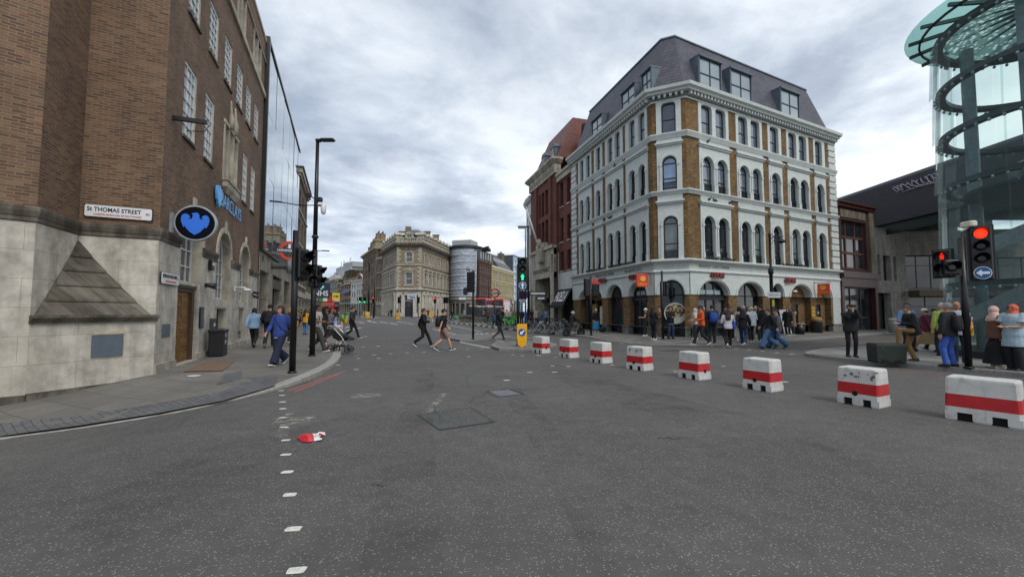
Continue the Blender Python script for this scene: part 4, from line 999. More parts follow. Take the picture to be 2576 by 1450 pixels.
# disc faces along the street: built facing local -x
sd_ = MB()
sd_.tube([(-.07, 0, 0), (-.055, 0, 0), (.055, 0, 0), (.07, 0, 0)], [.46, .475, .475, .46], 40, 0, False)
DC = (0, -.56, .02)
place('rim', sd_.mesh('rim', plain('sign_rim', '#9aa0a4', .4, .3)), hs, DC)
sd_ = MB(); sd_.tube([(-.076, 0, 0), (.076, 0, 0)], [.43, .43], 40, 0, False); place('face', sd_.mesh('face', plain('sign_navy', '#04060f', .65, ior=1.2)), hs, DC)
for s in (-1, 1):
    mb = MB(); mb.prism([(x_*.31, z_*.32) for x_, z_ in EAGLE], -.006, .006); place('emblem', mb.mesh('emblem', M_BLUE2), hs, (DC[0]+s*.082, DC[1], DC[2]), R(90 if s > 0 else -90))

# ------------------------------------------------------------------ glass-fronted station building next door
gb = thing('glass_office', 'tall mirror-glass building with stone ground floor and station entrance next to the bank', 'building', tuple(P3+DS*12.66)+(0,))
g0, g1 = P3+DS*12.66, P3+DS*30.4; out = Vector((DS.y, -DS.x))
fg = Fac(gb, g0, g1); Lg = fg.L
op = [(.42, 3.2, -.3, 3.86, 3.86, 2), (4.75, 8.9, -.3, 3.92, 3.92, 2), (10.2, 13.6, -.3, 3.95, 3.95, 2), (14.6, 17, -.3, 3.95, 3.95, 2)]
mb = MB(); wall(mb, 0, Lg, -.3, 4.95, op, .5, -.02, 0, 0); fg.make('stone_front', mb, stonem('station_stone', '#aaa294', '#7d766b', 1.9, 1.15, .45))
for a, b, z0, z1, *_ in op:
    if a == 4.75:
        mb = MB(); mb.box((a, .5, -.2), (b, .6, 3.9)); fg.make('doorway', mb, plain('doorway_dark', '#17181b', .6)); mb = MB(); mb.box((a, .05, 3.1), (b, .3, 3.7)); fg.make('door_sign', mb, M_DARK)
    else: window(fg, a, b, .1, z1, None, 2, .42, M_DARK, M_GLASS, .08, (.5,), (.72,), .07, .03)
gm = glassm('mirror_glass', (.40, .465, .505), .012, 3.2, .03, .10); gm.node_tree.nodes['Principled BSDF'].inputs['Metallic'].default_value = .88; zt, zb = 16.55, 5.02
mb = MB(); W = 3.2; nC = int((Lg-.3)/W); rows = (zb, 9.2, 12.7, zt-.12)
pa = MB()
for i in range(nC+1):
    x0, x1 = .3+i*W, min(.3+(i+1)*W, Lg)
    if x1-x0 < .1: continue
    for z0, z1 in zip(rows, rows[1:]):
        t1, t2 = random.uniform(-.016, .016), random.uniform(-.016, .016)
        pa.add([(x0+.02, -.10+t1, z0+.015), (x1-.02, -.10+t2, z0+.015), (x1-.02, -.10-t1, z1-.015), (x0+.02, -.10-t2, z1-.015)], [(0, 1, 2, 3)])
fg.make('glazing', pa, gm)
mb = MB()
for i in range(nC+2): 
    x = min(.3+i*W, Lg); mb.box((x-.022, -.108, zb), (x+.022, .0, zt-.1))
for z in rows[1:-1]: mb.box((.3, -.091, z-.015), (Lg, .0, z+.015))
fg.make('mullions', mb, plain('mullion_grey', '#3f474d', .4))
mb = MB(); mb.box((.0, -.20, zb-.14), (.22, .1, zt)); mb.box((.22, -.16, zt-.12), (Lg+.05, .1, zt+.06)); mb.box((.22, -.16, zb-.14), (Lg+.05, .1, zb-.002)); fg.make('black_frame', mb, M_BLK)
core(gb, [tuple(g0-out*.1), tuple(g1-out*.1), tuple(g1-out*14), tuple(g0-out*14)], 5, 16.4, M_ROOF)
lettering('31', .45, M_DARK, gb, fg.pos(1.0, -.03, 4.5)-fg.base, fg.ang, .01)
def roundel(lab, loc, rot, r, txt, arm=None, grp=None):
    t = thing('station_roundel', lab, 'sign', loc, rot)
    mb = MB(); mb.ring((0, 0, 0), r*.70, r, -.05, .05, 0, 40); mb.build('ring', plain('roundel_red', '#c2301f', .35, var=.05), t)
    mb = MB(); mb.box((-r*1.22, -.07, -r*.2), (r*1.22, .07, r*.2)); b = mb.build('name_bar', plain('roundel_blue', '#15203f', .35, var=.05), t)
    for s in (-1, 1): place('lettering', text_mesh(txt, r*.30, .003, M_SIGNW, squeeze=.98, bold=.004), b, (0, s*.074, 0), (R(90), 0, 0 if s < 0 else math.pi))
    return t
rc = fg.pos(4.1, -.98, 5.40)
rd = roundel('red ring and blue bar UNDERGROUND sign projecting from the glass-fronted building', rc, fg.ang+R(-90)+R(12), .60, 'UNDERGROUND')
sp_ = thing('sign_mast', 'fat grey tube reaching out from the stone front under the red ring sign', 'bracket', fg.pos(4.1, 0, 4.42), fg.ang)
mb = MB(); mb.tube([(0, 0, 0), (0, -.03, 0), (0, -.9, 0)], [.24, .20, .16], 14); mb.build('arm', plain('arm_grey', '#4a4a49', .5), sp_)
mb = MB(); mb.tube([(0, -.98, -.42), (0, -.98, .45)], .12, 12); mb.build('post', plain('arm_steel', '#6f7275', .4), sp_)
# ------------------------------------------------------------------ the white and yellow-brick corner building with the restaurant
CL = Vector((8.65, 25.25)); CR = Vector((10.42, 24.437)); dL = Vector((-.277, .961)); dR = Vector((.894, .449))
EL, ER = CL+dL*11.85, CR+dR*16.25
M_YB = brickm('yellow_brick', '#8f6a38', '#5c4323', '#665b49', .225, .075, .012, extra='#c09a55', soot=.4)
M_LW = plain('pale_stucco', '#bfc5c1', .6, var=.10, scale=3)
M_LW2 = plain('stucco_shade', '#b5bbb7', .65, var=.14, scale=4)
M_PLIN = stonem('plinth_stone', '#8b8a80', None, stain=.4)
M_SLATE = slatem('roof_slate', '#4b4a55')
M_WIN = plain('dark_window_frame', '#1b242b', .45, var=.1)
M_LEAD = plain('lead_blue', '#4f5c66', .5, var=.25)
M_GDARK = glassm('dark_glass', (.018, .022, .026), .05, 1.6, .02)
M_GSKY = glassm('sky_glass', (.085, .11, .14), .035, 2.3, .015); M_GPALE = glassm('pale_sky_glass', (.24, .29, .31), .05, 2.2, .015, .15); M_INNER = plain('dark_interior', '#15161a', .9)  # sky and pale tints put reflected sky into the upper panes' colour
M_GCURT = glassm('curtained_glass', (.12, .15, .15), .12, 1.7, .02)
M_IRON = plain('railing_iron', '#15171b', .5, var=.2)
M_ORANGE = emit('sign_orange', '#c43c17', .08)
M_LEONR = plain('dark_red_letters', '#7c1d1f', .4, var=.1)
cn = thing('corner_building', 'white-trimmed yellow brick corner building with slate mansard and ground-floor restaurant arches', 'building', (CL.x, CL.y, 0))
fL, fC, fR = Fac(cn, EL, CL), Fac(cn, CL, CR), Fac(cn, CR, ER)
LL = fL.L
def rail_mesh(w_):
    k = ('rail', round(w_, 2))
    if k not in SHAPES:
        mb = MB(); h = .5; mb.box((0, -.02, 0), (w_, .02, .03)); mb.box((0, -.02, h-.03), (w_, .02, h)); mb.box((0, -.012, h*.62), (w_, .012, h*.62+.018))
        nn = max(4, int(w_/.13))
        for i in range(nn+1): 
            x = w_*i/nn; mb.box((x-.011, -.011, 0), (x+.011, .011, h+.03))
        for i in range(nn):
            x = w_*(i+.5)/nn; mb.ring((x, 0, h*.34), .025, .05, -.01, .01, 0, 8); mb.ring((x, 0, h*.80), .015, .035, -.01, .01, 0, 8)
        SHAPES[k] = mb.mesh('balcony_rail', M_IRON)
    return SHAPES[k]
def bays(f, panels, wins, brick_ranges, mirror, single_glass=None):
    """upper storeys: brick sheet, white surrounds per bay, windows, rails"""
    L_ = f.L; X = (lambda a, b: (L_-b, L_-a)) if mirror else (lambda a, b: (a, b))
    P_ = [X(*p) for p in panels]; Wn = [X(*w_) for w_ in wins]
    mb = MB(); hl = [(a, b, z0, z1, z1, 2) for a, b in P_ for z0, z1 in ((4.74, 8.1), (8.9, 11.7), (12.42, 14.44))]
    wall(mb, 0, L_, 4.72, 14.6, hl, .1); f.make('brick_wall', mb, M_YB)
    for a, b in P_:
        ws = [w_ for w_ in Wn if a < (w_[0]+w_[1])/2 < b]
        for z0, z1, sp1, ap1, n_ in ((4.74, 8.1, 6.90, None, 2), (8.9, 11.7, 10.58, None, 2), (12.42, 14.44, 13.95, 14.34, 4)):
            op = [(w0, w1, z0+.02, sp1, ap1 or sp1+(w1-w0)/2*1.02, n_) for w0, w1 in ws]
            mb = MB(); wall(mb, a, b, z0, z1, op, .36, -.05, 0, 0)
            for x in (a, b): mb.add([(x, -.05, z0), (x, .06, z0), (x, .06, z1), (x, -.05, z1)], [(0, 1, 2, 3)])
            if not ap1:
                for w0, w1 in ws:
                    r = (w1-w0)/2; c_ = (w0+w1)/2; mb.ring((c_, 0, sp1), r+.02, r+.13, -.10, -.045, 0, 14, 0, 180, 1.02)
                    for x, s in ((w0, -1), (w1, 1)): mb.box((min(x, x+s*.16), -.13, sp1-.17), (max(x, x+s*.16), -.045, sp1)); mb.box((min(x+s*.02, x+s*.13), -.10, z0), (max(x+s*.02, x+s*.13), -.047, sp1-.17)); mb.box((min(x, x+s*.16), -.125, z0), (max(x, x+s*.16), -.046, z0+.42))
            f.make('window_surround', mb, M_LW)
        for z, h_ in ((8.06, 8.33), (11.64, 11.92)):
            mb = MB(); mb.box((a-.05, -.14, z), (b+.05, .02, z+.10)); mb.box((a-.10, -.22, z+.10), (b+.10, .02, z+.19)); mb.box((a-.03, -.10, z+.19), (b+.03, .02, h_)); f.make('hood_mould', mb, M_LW)
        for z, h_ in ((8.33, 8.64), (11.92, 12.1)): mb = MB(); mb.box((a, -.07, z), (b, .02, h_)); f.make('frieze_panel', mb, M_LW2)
    for i, (w0, w1) in enumerate(Wn):
        for fl, (z0, sp1, ap, n_) in enumerate(((4.76, 6.90, 6.90+(w1-w0)/2*1.02, 2), (8.92, 10.58, 10.58+(w1-w0)/2*1.02, 2), (12.44, 13.95, 14.34, 4))):
            g = single_glass[fl] if single_glass else ((M_GDARK, M_GDARK if i > 4 or mirror else M_GSKY, M_GPALE if mirror else M_GSKY)[fl])
            if not mirror and not single_glass and fl == 0 and i in (3, 5): g = M_GCURT
            window(f, w0+.01, w1-.01, z0, sp1, ap-.005, n_, .13, M_WIN, g, .07, (), (.36, (sp1-z0)/(ap-z0)) if fl < 2 else (.46,), .06, .03)
            if fl < 2: f.put('balcony_rail', rail_mesh(w1-w0-.02), w0+.01, .10, z0+.02)
winR = [(1.30, 2.27), (2.60, 3.55), (4.78, 5.72), (6.06, 7.0), (8.12, 9.1), (10.24, 11.2), (11.5, 12.45), (13.57, 14.5)]
panR = [(1.04, 3.82), (4.54, 7.26), (7.88, 9.40), (10.02, 12.74), (13.36, 14.86)]
winL = [(.68, 1.40), (1.82, 2.52), (3.68, 4.40), (4.72, 5.44), (6.55, 7.27), (8.30, 9.02), (9.48, 10.18)]
panL = [(.45, 2.98), (3.32, 5.80), (6.26, 7.60), (8.06, 10.5)]
bays(fR, panR, winR, None, False); bays(fL, panL, winL, None, True)
cl_ = fC.L; bays(fC, [(.26, cl_-.26)], [(.56, cl_-.56)], None, False, (M_GCURT, glassm('blue_sky_glass', (.10, .19, .36), .03, 2.6, .01), glassm('navy_glass', (.022, .032, .055), .05, 2.0, .01)))
# ground floor: plinths, brick piers, white arcade
SPZ, APZ = 2.60, 3.47
arR = [(.73, 3.42), (4.22, 6.84), (7.70, 9.04), (9.86, 12.36), (12.98, 14.98)]
arL = [(.74, 2.78), (3.62, 5.72), (6.53, 10.45)]
arC = [(.30, cl_-.30)]
for f, ar, mir in ((fR, arR, 0), (fL, arL, 1), (fC, arC, 0)):
    A_ = [(f.L-b, f.L-a) for a, b in ar] if mir else ar
    mb = MB(); wall(mb, 0, f.L, -.3, .66, [(a, b, -.3, .66, .66, 2) for a, b in A_], .35, -.09); f.make('plinth', mb, M_PLIN)
    xs_ = sorted([0, f.L]+[v for a in A_ for v in a])
    for a, b in zip(xs_[::2], xs_[1::2]):
        if b-a > .05: mb = MB(); mb.box((a-.0, -.14, .60), (b, .3, .68)); f.make('plinth_cap', mb, M_PLIN)
    mb = MB(); wall(mb, 0, f.L, .66, SPZ, [(a, b, .6, SPZ, SPZ, 2) for a, b in A_], .5); f.make('brick_piers', mb, M_YB)
    mb = MB(); wall(mb, 0, f.L, SPZ, 4.1, [(a, b, SPZ-.1, SPZ, APZ, 2) for a, b in A_], .5, -.05)
    for a, b in A_:
        c_, r = (a+b)/2, (b-a)/2
        mb.ring((c_, 0, SPZ), r+.05, r+.20, -.11, -.045, 0, 28, 0, 180, (APZ-SPZ+.13)/(r+.13))
    f.make('arcade', mb, M_LW)
plc = [tuple(EL), tuple(CL), tuple(CR), tuple(ER)]
def band(pr, nm, mat): return sweep(plc, pr, cn, nm, mat)
band([(-.05, 3.92), (.10, 3.92), (.14, 3.97), (.14, 4.03), (.08, 4.10), (-.05, 4.10)], 'moulding', M_LW)
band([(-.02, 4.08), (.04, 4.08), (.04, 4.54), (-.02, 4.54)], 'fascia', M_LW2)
band([(-.05, 4.5), (.10, 4.5), (.32, 4.60), (.32, 4.68), (.12, 4.74), (-.05, 4.75)], 'cornice', M_LW)
for z0, z1 in ((8.62, 8.9), (12.08, 12.42)): band([(-.05, z0), (.10, z0), (.12, z0+.05), (.22, z1-.09), (.22, z1-.02), (.06, z1+.005), (-.05, z1+.005)], 'string_course', M_LW)
band([(-.03, 14.42), (.08, 14.42), (.08, 14.53), (-.03, 14.53)], 'frieze', M_LW)
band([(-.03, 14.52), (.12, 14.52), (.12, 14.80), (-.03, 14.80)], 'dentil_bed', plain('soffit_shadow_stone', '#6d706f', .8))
band([(-.05, 14.78), (.42, 14.78), (.46, 14.88), (.62, 14.95), (.66, 15.13), (.30, 15.30), (-.05, 15.31)], 'cornice', M_LW)
for f in (fL, fC, fR):
    mb = MB(); nn = int(f.L/.30)
    for i in range(nn): 
        x = (i+.5)*f.L/nn; mb.box((x-.065, -.34, 14.58), (x+.065, -.11, 14.77))
    f.make('dentils', mb, M_LW)
mb = MB()
for i in range(21):
    z0 = 4.78+i*.48; wd = .98 if i % 2 else .90
    if z0 < 14.5: mb.bbox((fR.L-wd, -.10, z0), (fR.L+.02, .3, z0+.42), .03)
fR.make('quoins', mb, M_LW); mb = MB(); mb.box((15.2, -.03, -.3), (fR.L, .3, 4.0)); fR.make('pilaster', mb, M_LW2)
mb = MB()
for i in range(21):
    z0 = 4.78+i*.48
    if z0 < 14.5: mb.bbox((-.02, -.10, z0), (.86 if i % 2 else .94, .3, z0+.42), .03)
fL.make('quoins', mb, M_LW)
# mansard roof with dormers
zr0, zr1, ins = 15.28, 19.15, 1.2
def inset(pl, d_):
    o = []
    for i, p in enumerate(pl):
        a = (Vector(pl[i])-Vector(pl[i-1])).normalized(); b = (Vector(pl[(i+1) % len(pl)])-Vector(p)).normalized()
        na, nb_ = Vector((-a.y, a.x)), Vector((-b.y, b.x)); nn = (na+nb_).normalized(); o.append(Vector(p)+nn*(d_/max(.35, nn.dot(na))))
    return o
bk = [Vector(ER)+Vector((-.449, .894))*9.5, Vector(EL)+Vector((.961, .277))*9.0]
plr = [EL, CL, CR, ER]+bk
def rel(p, z): return (p[0]-cn.location.x, p[1]-cn.location.y, z)
r0, r1 = inset(plr, .12), inset(plr, ins)
for i, f in ((0, fL), (1, fC), (2, fR)):
    a, b, c_, d_ = r0[i], r0[i+1], r1[i+1], r1[i]
    mb = MB(); ll = [Vector((p[0], p[1], 0))-f.A for p in (a, b, c_, d_)]
    mb.add([(v.dot(f.dx), v.dot(f.dy), z) for v, z in zip(ll, (zr0, zr0, zr1, zr1))], [(0, 1, 2, 3)]); f.make('mansard_slope', mb, M_SLATE)
mb = MB(); mb.loft([[rel(p, zr0) for p in r0], [rel(p, zr1-.03) for p in inset(plr, ins+.03)]]); mb.build('roof', M_SLATE, cn)
mb = MB(); mb.loft([[rel(p, zr1-.04) for p in inset(plr, ins-.08)], [rel(p, zr1+.08) for p in inset(plr, ins-.04)]]); mb.build('roof_edge', M_LEAD, cn)
def dormer(f, a, b, hh=2.05):
    z0 = zr0+.16; y0 = .10
    mb = MB()
    for x in (a-.08, b): mb.loft([[(x, y0+.03, z0-.1), (x+.08, y0+.03, z0-.1), (x+.08, y0+.8, z0-.1), (x, y0+.8, z0-.1)], [(x, y0-.02, z0+hh+.1), (x+.08, y0-.02, z0+hh+.1), (x+.08, y0+.9, z0+hh+.1), (x, y0+.9, z0+hh+.1)]])
    mb.box((a-.1, y0-.10, z0+hh), (b+.1, y0+.95, z0+hh+.12))
    o = f.make('dormer', mb, M_LEAD)
    wn_ = window(f, a, b, z0, z0+hh, None, 2, y0+.02, M_WIN, M_GPALE, .07, (.5,), (.5,), .06, .03); wn_.name = 'dormer_window'
for a, b in ((1.45, 3.45), (4.42, 6.52), (9.85, 12.05)): dormer(fR, a, b)
for a, b in ((.15, 1.12), (1.98, 3.62), (6.5, 8.2)): dormer(fL, LL-b, LL-a, 1.45)
ci = inset(plr, 1.45); core(cn, ci, -.3, 15.6, M_INNER, 'inner_block')
mb = MB(); mb.box((3.5, 3.5, zr1), (7.8, 6.5, zr1+1.15)); fR.make('roof_plant', mb, M_LEAD)
# shopfronts behind the arches
def shop(f, a, b, kind, posters=()):
    z0 = .16; op_n = 2
    if kind == 'door':
        window(f, a+.02, b-.02, z0, SPZ, APZ-.01, 2, .30, M_WIN, M_GDARK, .10, (.38, .66), ((2.38-z0)/(APZ-z0),), .08, .045)
        mb = MB(); mb.box((a+.02, .22, 2.30), (b-.02, .36, 2.62)); f.make('door_header', mb, plain('header_navy', '#262a35', .5)); mb = MB(); mb.box((a+.35, .31, 2.66), (b-.35, .325, 2.92)); f.make('transom_panel', mb, plain('opal_glass', '#8fa0a6', .3))
        mb = MB(); mb.box((a+(b-a)*.70, .335, .9), (b-.28, .352, 2.25)); f.make('inner_wall', mb, plain('pale_inside', '#5f615f', .8))
    elif kind == 'brick':
        mb = MB(); wall(mb, a-.05, b+.05, -.2, APZ+.1, [((a+b)/2-.42, (a+b)/2+.42, .1, 2.12, 2.12, 2)], .12, .42); f.make('infill_brick', mb, M_YB)
        mb = MB(); mb.box(((a+b)/2-.42, .5, .1), ((a+b)/2+.42, .56, 2.12)); d = f.make('door', mb, M_BLK); mb = MB(); 
        for s in (-.25, .12): mb.box(((a+b)/2+s, .485, 1.42), ((a+b)/2+s+.18, .499, 1.6))
        mb2 = mb.mesh('notice', plain('notice_white', '#9a9d9c', .6)); o = f.put('notice', mb2, 0, 0, 0)
    else: window(f, a+.02, b-.02, z0, SPZ, APZ-.01, 2, .30, M_WIN, M_GDARK, .09, (.5,), ((SPZ-z0)/(APZ-z0), .1), .07, .03)
shop(fR, *arR[0], 'door'); shop(fR, *arR[1], 'win'); shop(fR, *arR[2], 'win'); shop(fR, *arR[3], 'brick'); shop(fR, *arR[4], 'brick'); shop(fC, *arC[0], 'win')
shop(fL, LL-2.78, LL-.74, 'door'); shop(fL, LL-5.72, LL-3.62, 'win')
a, b = LL-10.45, LL-6.53
mb = MB(); wall(mb, a-.05, b+.05, -.2, APZ+.1, [(a+1.2, a+2.0, .1, 2.5, 2.5, 2)], .3, .9); mb.box((a-.3, .5, -.2), (a, 1.2, APZ+.1)); mb.box((b, .5, -.2), (b+.3, 1.2, APZ+.1)); mb.box((a-.3, .5, APZ+.02), (b+.3, 1.2, APZ+.2)); fL.make('porch_wall', mb, M_YB)
mb = MB(); mb.box((a+.5, .3, .1), (a+.95, .95, 2.55)); fL.make('porch_post', mb, M_BLK)
mb = MB(); mb.box((a+1.22, .5, .1), (a+1.98, .6, 2.2)); fL.make('pale_door', mb, plain('pale_gold_door', '#8d7648', .6)); mb = MB(); mb.box((a+2.9, .3, .6), (a+3.3, .35, 2.0)); fL.make('menu_board', mb, plain('menu_cream', '#b7b29f', .6))
# round food picture in the corner window, orange panel, yellow posters, wall light
def disc(f, x, z, r, y, name, mats, ez=1.0, lobes=True):
    mb = MB(); mb.prism([(r*math.cos(2*math.pi*i/36), r*ez*math.sin(2*math.pi*i/36)) for i in range(36)], -.01, .01)
    o = f.put(name, mb.mesh(name, mats[0]), x, y, z)
    return o
pic = disc(fC, 1.12, 1.50, .64, .27, 'window_picture', [plain('picture_plate', '#b9bfae', .4)])
t_ = NT('food_picture'); v_ = t_.coords(); vo_ = t_.n.new('ShaderNodeTexVoronoi'); vo_.inputs['Scale'].default_value = 9; t_.l.new(v_, vo_.inputs[0]); sc_ = t_.n.new('ShaderNodeSeparateColor'); t_.l.new(vo_.outputs['Color'], sc_.inputs[0])
t_.col(t_.ramp(sc_.outputs[0], [(.1, lin('#20170f')), (.3, lin('#6b4a2a')), (.5, lin('#b59a74')), (.7, lin('#45592c')), (.9, lin('#d8d0b8'))])); t_.rough(.5)
mb = MB(); mb.prism([(.54*math.cos(2*math.pi*i/30), .40*math.sin(2*math.pi*i/30)+.13) for i in range(30)], -.016, -.011); mb.build('food', t_.m, pic)
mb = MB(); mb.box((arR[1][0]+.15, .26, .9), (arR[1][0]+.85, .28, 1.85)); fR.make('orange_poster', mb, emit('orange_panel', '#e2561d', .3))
mb = MB()
for i, z in enumerate((1.95, 1.7, 1.45, 1.2, .95)): mb.box((12.42+.03*(i % 2), -.005, z-.2), (12.84, -.0, z))
fR.make('wall_poster', mb, plain('poster_yellow', '#b08a2e', .7, var=.5, scale=8))
mb = MB(); mb.lathe([(.02, -.06), (.14, -.05), (.16, 0), (.10, .06), (.02, .08)]); o_ = mb.mesh('wall_light', emit('lamp_globe', '#cfd6d6', .3)); fR.put('wall_light', o_, 11.1, .36, 3.05)
# lettering on the fascia and red letters over the arches
for f, x, txt, sz in ((fR, 2.15, 'BREAKFAST LUNCH DINNER', .27), (fL, LL-6.15, 'BREAKFAST LUNCH DINNER', .27), (fL, LL-2.3, 'Naturally FAST FOOD', .27)):
    lettering(txt, sz, plain('fascia_letters', '#3a3e40', .6), cn, f.pos(x, -.045, 4.30)-f.base, f.ang, .004, .8)
for f, x, z in ((fR, 2.28, 3.78), (fR, 9.72, 3.70), (fL, LL-2.0, 3.84), (fL, LL-6.3, 3.9)):
    g = thing('letter_sign', {2.28: 'dark red restaurant letters over the widest arch facing the crossing', 9.72: 'dark red restaurant letters between two arches near the right end'}.get(x, 'dark red restaurant letters over the arch beside the corner, left front' if x > 8 else 'dark red restaurant letters furthest left, towards the black awning'), 'sign', f.pos(x, -.10, z), f.ang)
    lettering('LEON', .46, M_LEONR, g, (0, -.06, 0), 0, .05, .95, .012); mb = MB(); mb.box((-.62, -.02, -.02), (.62, .05, .02)); mb.build('rail', M_BLK, g)
def blade(f, x, z, lab):
    g = thing('hanging_sign', lab, 'sign', f.pos(x, 0, z), f.ang)
    mb = MB(); mb.box((-.02, -.06, -.5), (.02, 0, .35)); mb.box((-.015, -1.15, .22), (.015, -.04, .26)); mb.build('bracket', M_BLK, g)
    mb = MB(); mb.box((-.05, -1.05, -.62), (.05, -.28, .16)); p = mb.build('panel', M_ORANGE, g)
    for s in (-1, 1):
        place('lettering', text_mesh('LEON', .24, .002, plain('sign_gold', '#e0a54a', .5)), p, (s*.054, -.665, -.46), (R(90), 0, R(90 if s > 0 else -90)))
        m2 = MB(); m2.prism([(.20*math.cos(2*math.pi*i/20), .16*math.sin(2*math.pi*i/20)) for i in range(20)], -.004, .004); place('emblem', m2.mesh('emblem', plain('sign_gold', '#e0a54a', .5)), p, (s*.054, -.64, -.12), (0, 0, R(90)))
blade(fL, LL-.30, 3.72, 'orange square restaurant sign hanging at the corner above the door'); blade(fR, 12.75, 3.42, 'orange square restaurant sign hanging near the right end of the arches')
# spikes and pigeons along the ledges
random.seed(11)
BIRD = [None]
def bird(loc, rot, lab, grp, s=1.0):
    if BIRD[0] is None:
        b = MB(); b.ellip((0, 0, .10), .055, .12, .055, n=10, k=7); b.ellip((0, .12, .17), .032, .04, .035, n=8, k=6); b.loft([[(-.04, -.08, .10), (.04, -.08, .10), (.03, -.08, .13), (-.03, -.08, .13)], [(-.03, -.24, .06), (.03, -.24, .06), (.03, -.24, .07), (-.03, -.24, .07)]]); b.tube([(0, .15, .17), (0, .19, .162)], [.012, .003], 6); b.tube([(-.02, 0, .06), (-.02, .01, 0)], .006, 5); b.tube([(.02, 0, .06), (.02, .01, 0)], .006, 5)
        BIRD[0] = b.mesh('pigeon', plain('pigeon_grey', '#24262c', .7, var=.4))
    o = place('pigeon', BIRD[0], None, loc, rot); o.scale = (s, s, s); return tag(o, lab, 'bird', grp)
PG = 'pigeons on the white ledges'
bl_ = ['dark pigeon on the ledge above the first pair of arched windows, nearest the corner', 'dark pigeon on the same first hood as another, second from the corner', 'dark pigeon at the right end of the first window hood', 'lone pigeon on the uppermost hood right of the corner', 'lone pigeon on the uppermost hood left of the corner', 'left pigeon of the two on the lower hood of the left front', 'right pigeon of the two on the lower hood of the left front']
for (f, x, z, r_), l_ in zip(((fR, 1.75, 8.33, 200), (fR, 2.25, 8.33, 120), (fR, 3.65, 8.33, 230), (fR, 1.75, 11.92, 210), (fL, LL-4.35, 11.92, 170), (fL, LL-5.15, 8.33, 40), (fL, LL-4.95, 8.33, 220)), bl_): bird(f.pos(x, -.12, z), R(r_), l_, PG, 1.15)
for f, xs_, nm in ((fR, [1.35+.23*i for i in range(11)], 'pigeon in the row on the ledge above the breakfast lettering'), (fL, [LL-8.6+.28*i for i in range(10)], 'pigeon in the row on the ledge furthest left above the restaurant'), (fL, [LL-5.0+.27*i for i in range(12)], 'pigeon in the row on the left front ledge nearest the corner'), (fR, [8.9+.3*i for i in range(9)], 'pigeon in the row on the ledge behind the lamp post')):
    for i, x in enumerate(xs_): bird(f.pos(x+random.uniform(-.06, .06), -.24, 4.70), R(random.choice((80, 100, 200, 260, 280, 170))), nm, nm, random.uniform(.95, 1.15))
# ------------------------------------------------------------------ red-brick market hall and white terrace, further along the left front of the corner building
M_RB = brickm('red_brick', '#7d402e', '#613125', '#65504a', .225, .075, .010, soot=.35)
M_CREAM = stonem('market_stone', '#cfc8b7', '#aea797', 1.1, .45, .4)
M_TILE = slatem('red_roof_tile', '#6e3323', .28, .28)
mk0 = EL; mkE = CL+dL*22.6
mh_ = thing('market_building', 'tall red brick market hall with tiled mansard and stone entrance, left of the corner building', 'building', (mk0.x, mk0.y, 0))
fm_ = Fac(mh_, mkE, mk0); Lm = fm_.L; off = 22.6
def S(s): return off-s
fo = .25                                                # main block stands forward
mw = [(17.2, 18.0), (18.3, 19.1), (19.4, 19.9)]
mb = MB(); wall(mb, 0, S(15.0), 7.6, 15.0, [(S(b), S(a), z0, z1, z1, 2) for a, b in mw for z0, z1 in ((11.45, 14.0), (8.4, 10.9))], .35, -fo); mb.add([(S(15.0), -fo, 0), (S(15.0), .02, 0), (S(15.0), .02, 15), (S(15.0), -fo, 15)], [(0, 1, 2, 3)]); fm_.make('brick_wall', mb, M_RB)
sw = [(12.35, 13.05), (13.9, 14.65)]
mb = MB(); wall(mb, S(15.0), S(11.85), 3.6, 14.0, [(S(b), S(a), z0, z1, z1, 2) for a, b in sw for z0, z1 in ((11.5, 13.8), (8.15, 10.4), (5.4, 7.2))], .3, 0); fm_.make('brick_wall', mb, M_RB)
for a, b in mw:
    for z0, z1 in ((11.45, 14.0), (8.4, 10.9)): window(fm_, S(b), S(a), z0, z1, None, 2, .25-fo, M_DARK, M_GDARK, .05, (.5,), (.33, .66), .05, .02)
for a, b in sw:
    for z0, z1 in ((11.5, 13.8), (8.15, 10.4), (5.4, 7.2)):
        window(fm_, S(b), S(a), z0, z1, None, 2, .2, M_DARK, M_GDARK, .05, (.5,), (.5,), .05, .02)
        mb = MB(); mb.box((S(b)-.06, -.08, z0-.12), (S(a)+.06, .05, z0-.01)); fm_.make('sill', mb, M_CREAM)
for s in (16.4, 20.6): mb = MB(); mb.box((S(s)-.35, -fo-.18, 7.7), (S(s)+.35, -fo, 14.9)); fm_.make('pier', mb, M_RB)
mb = MB(); mb.box((-.1, -fo-.2, 14.95), (S(15.0)+.1, .2, 15.9)); fm_.make('stone_frieze', mb, M_CREAM)
mb = MB()
for i in range(11): mb.box((.3+i*.66, -fo-.24, 15.2), (.72+i*.66, -fo-.19, 15.62))
fm_.make('frieze_blocks', mb, plain('frieze_shadow', '#857d6f', .8))
mb = MB(); mb.loft([[(-.2, -fo-.25, 15.9), (S(15)+.2, -fo-.25, 15.9), (S(15)+.2, .3, 15.9), (-.2, .3, 15.9)], [(-.45, -fo-.6, 16.2), (S(15)+.45, -fo-.6, 16.2), (S(15)+.45, .3, 16.2), (-.45, .3, 16.2)], [(-.45, -fo-.6, 16.4), (S(15)+.45, -fo-.6, 16.4), (S(15)+.45, .3, 16.4), (-.45, .3, 16.4)]]); fm_.make('cornice', mb, M_CREAM)
mb = MB(); mb.box((S(15.0), -.22, 14.0), (S(11.85), .3, 14.5)); mb.box((S(15.0), -.35, 14.5), (S(11.85), .3, 14.75)); fm_.make('cornice', mb, M_CREAM)
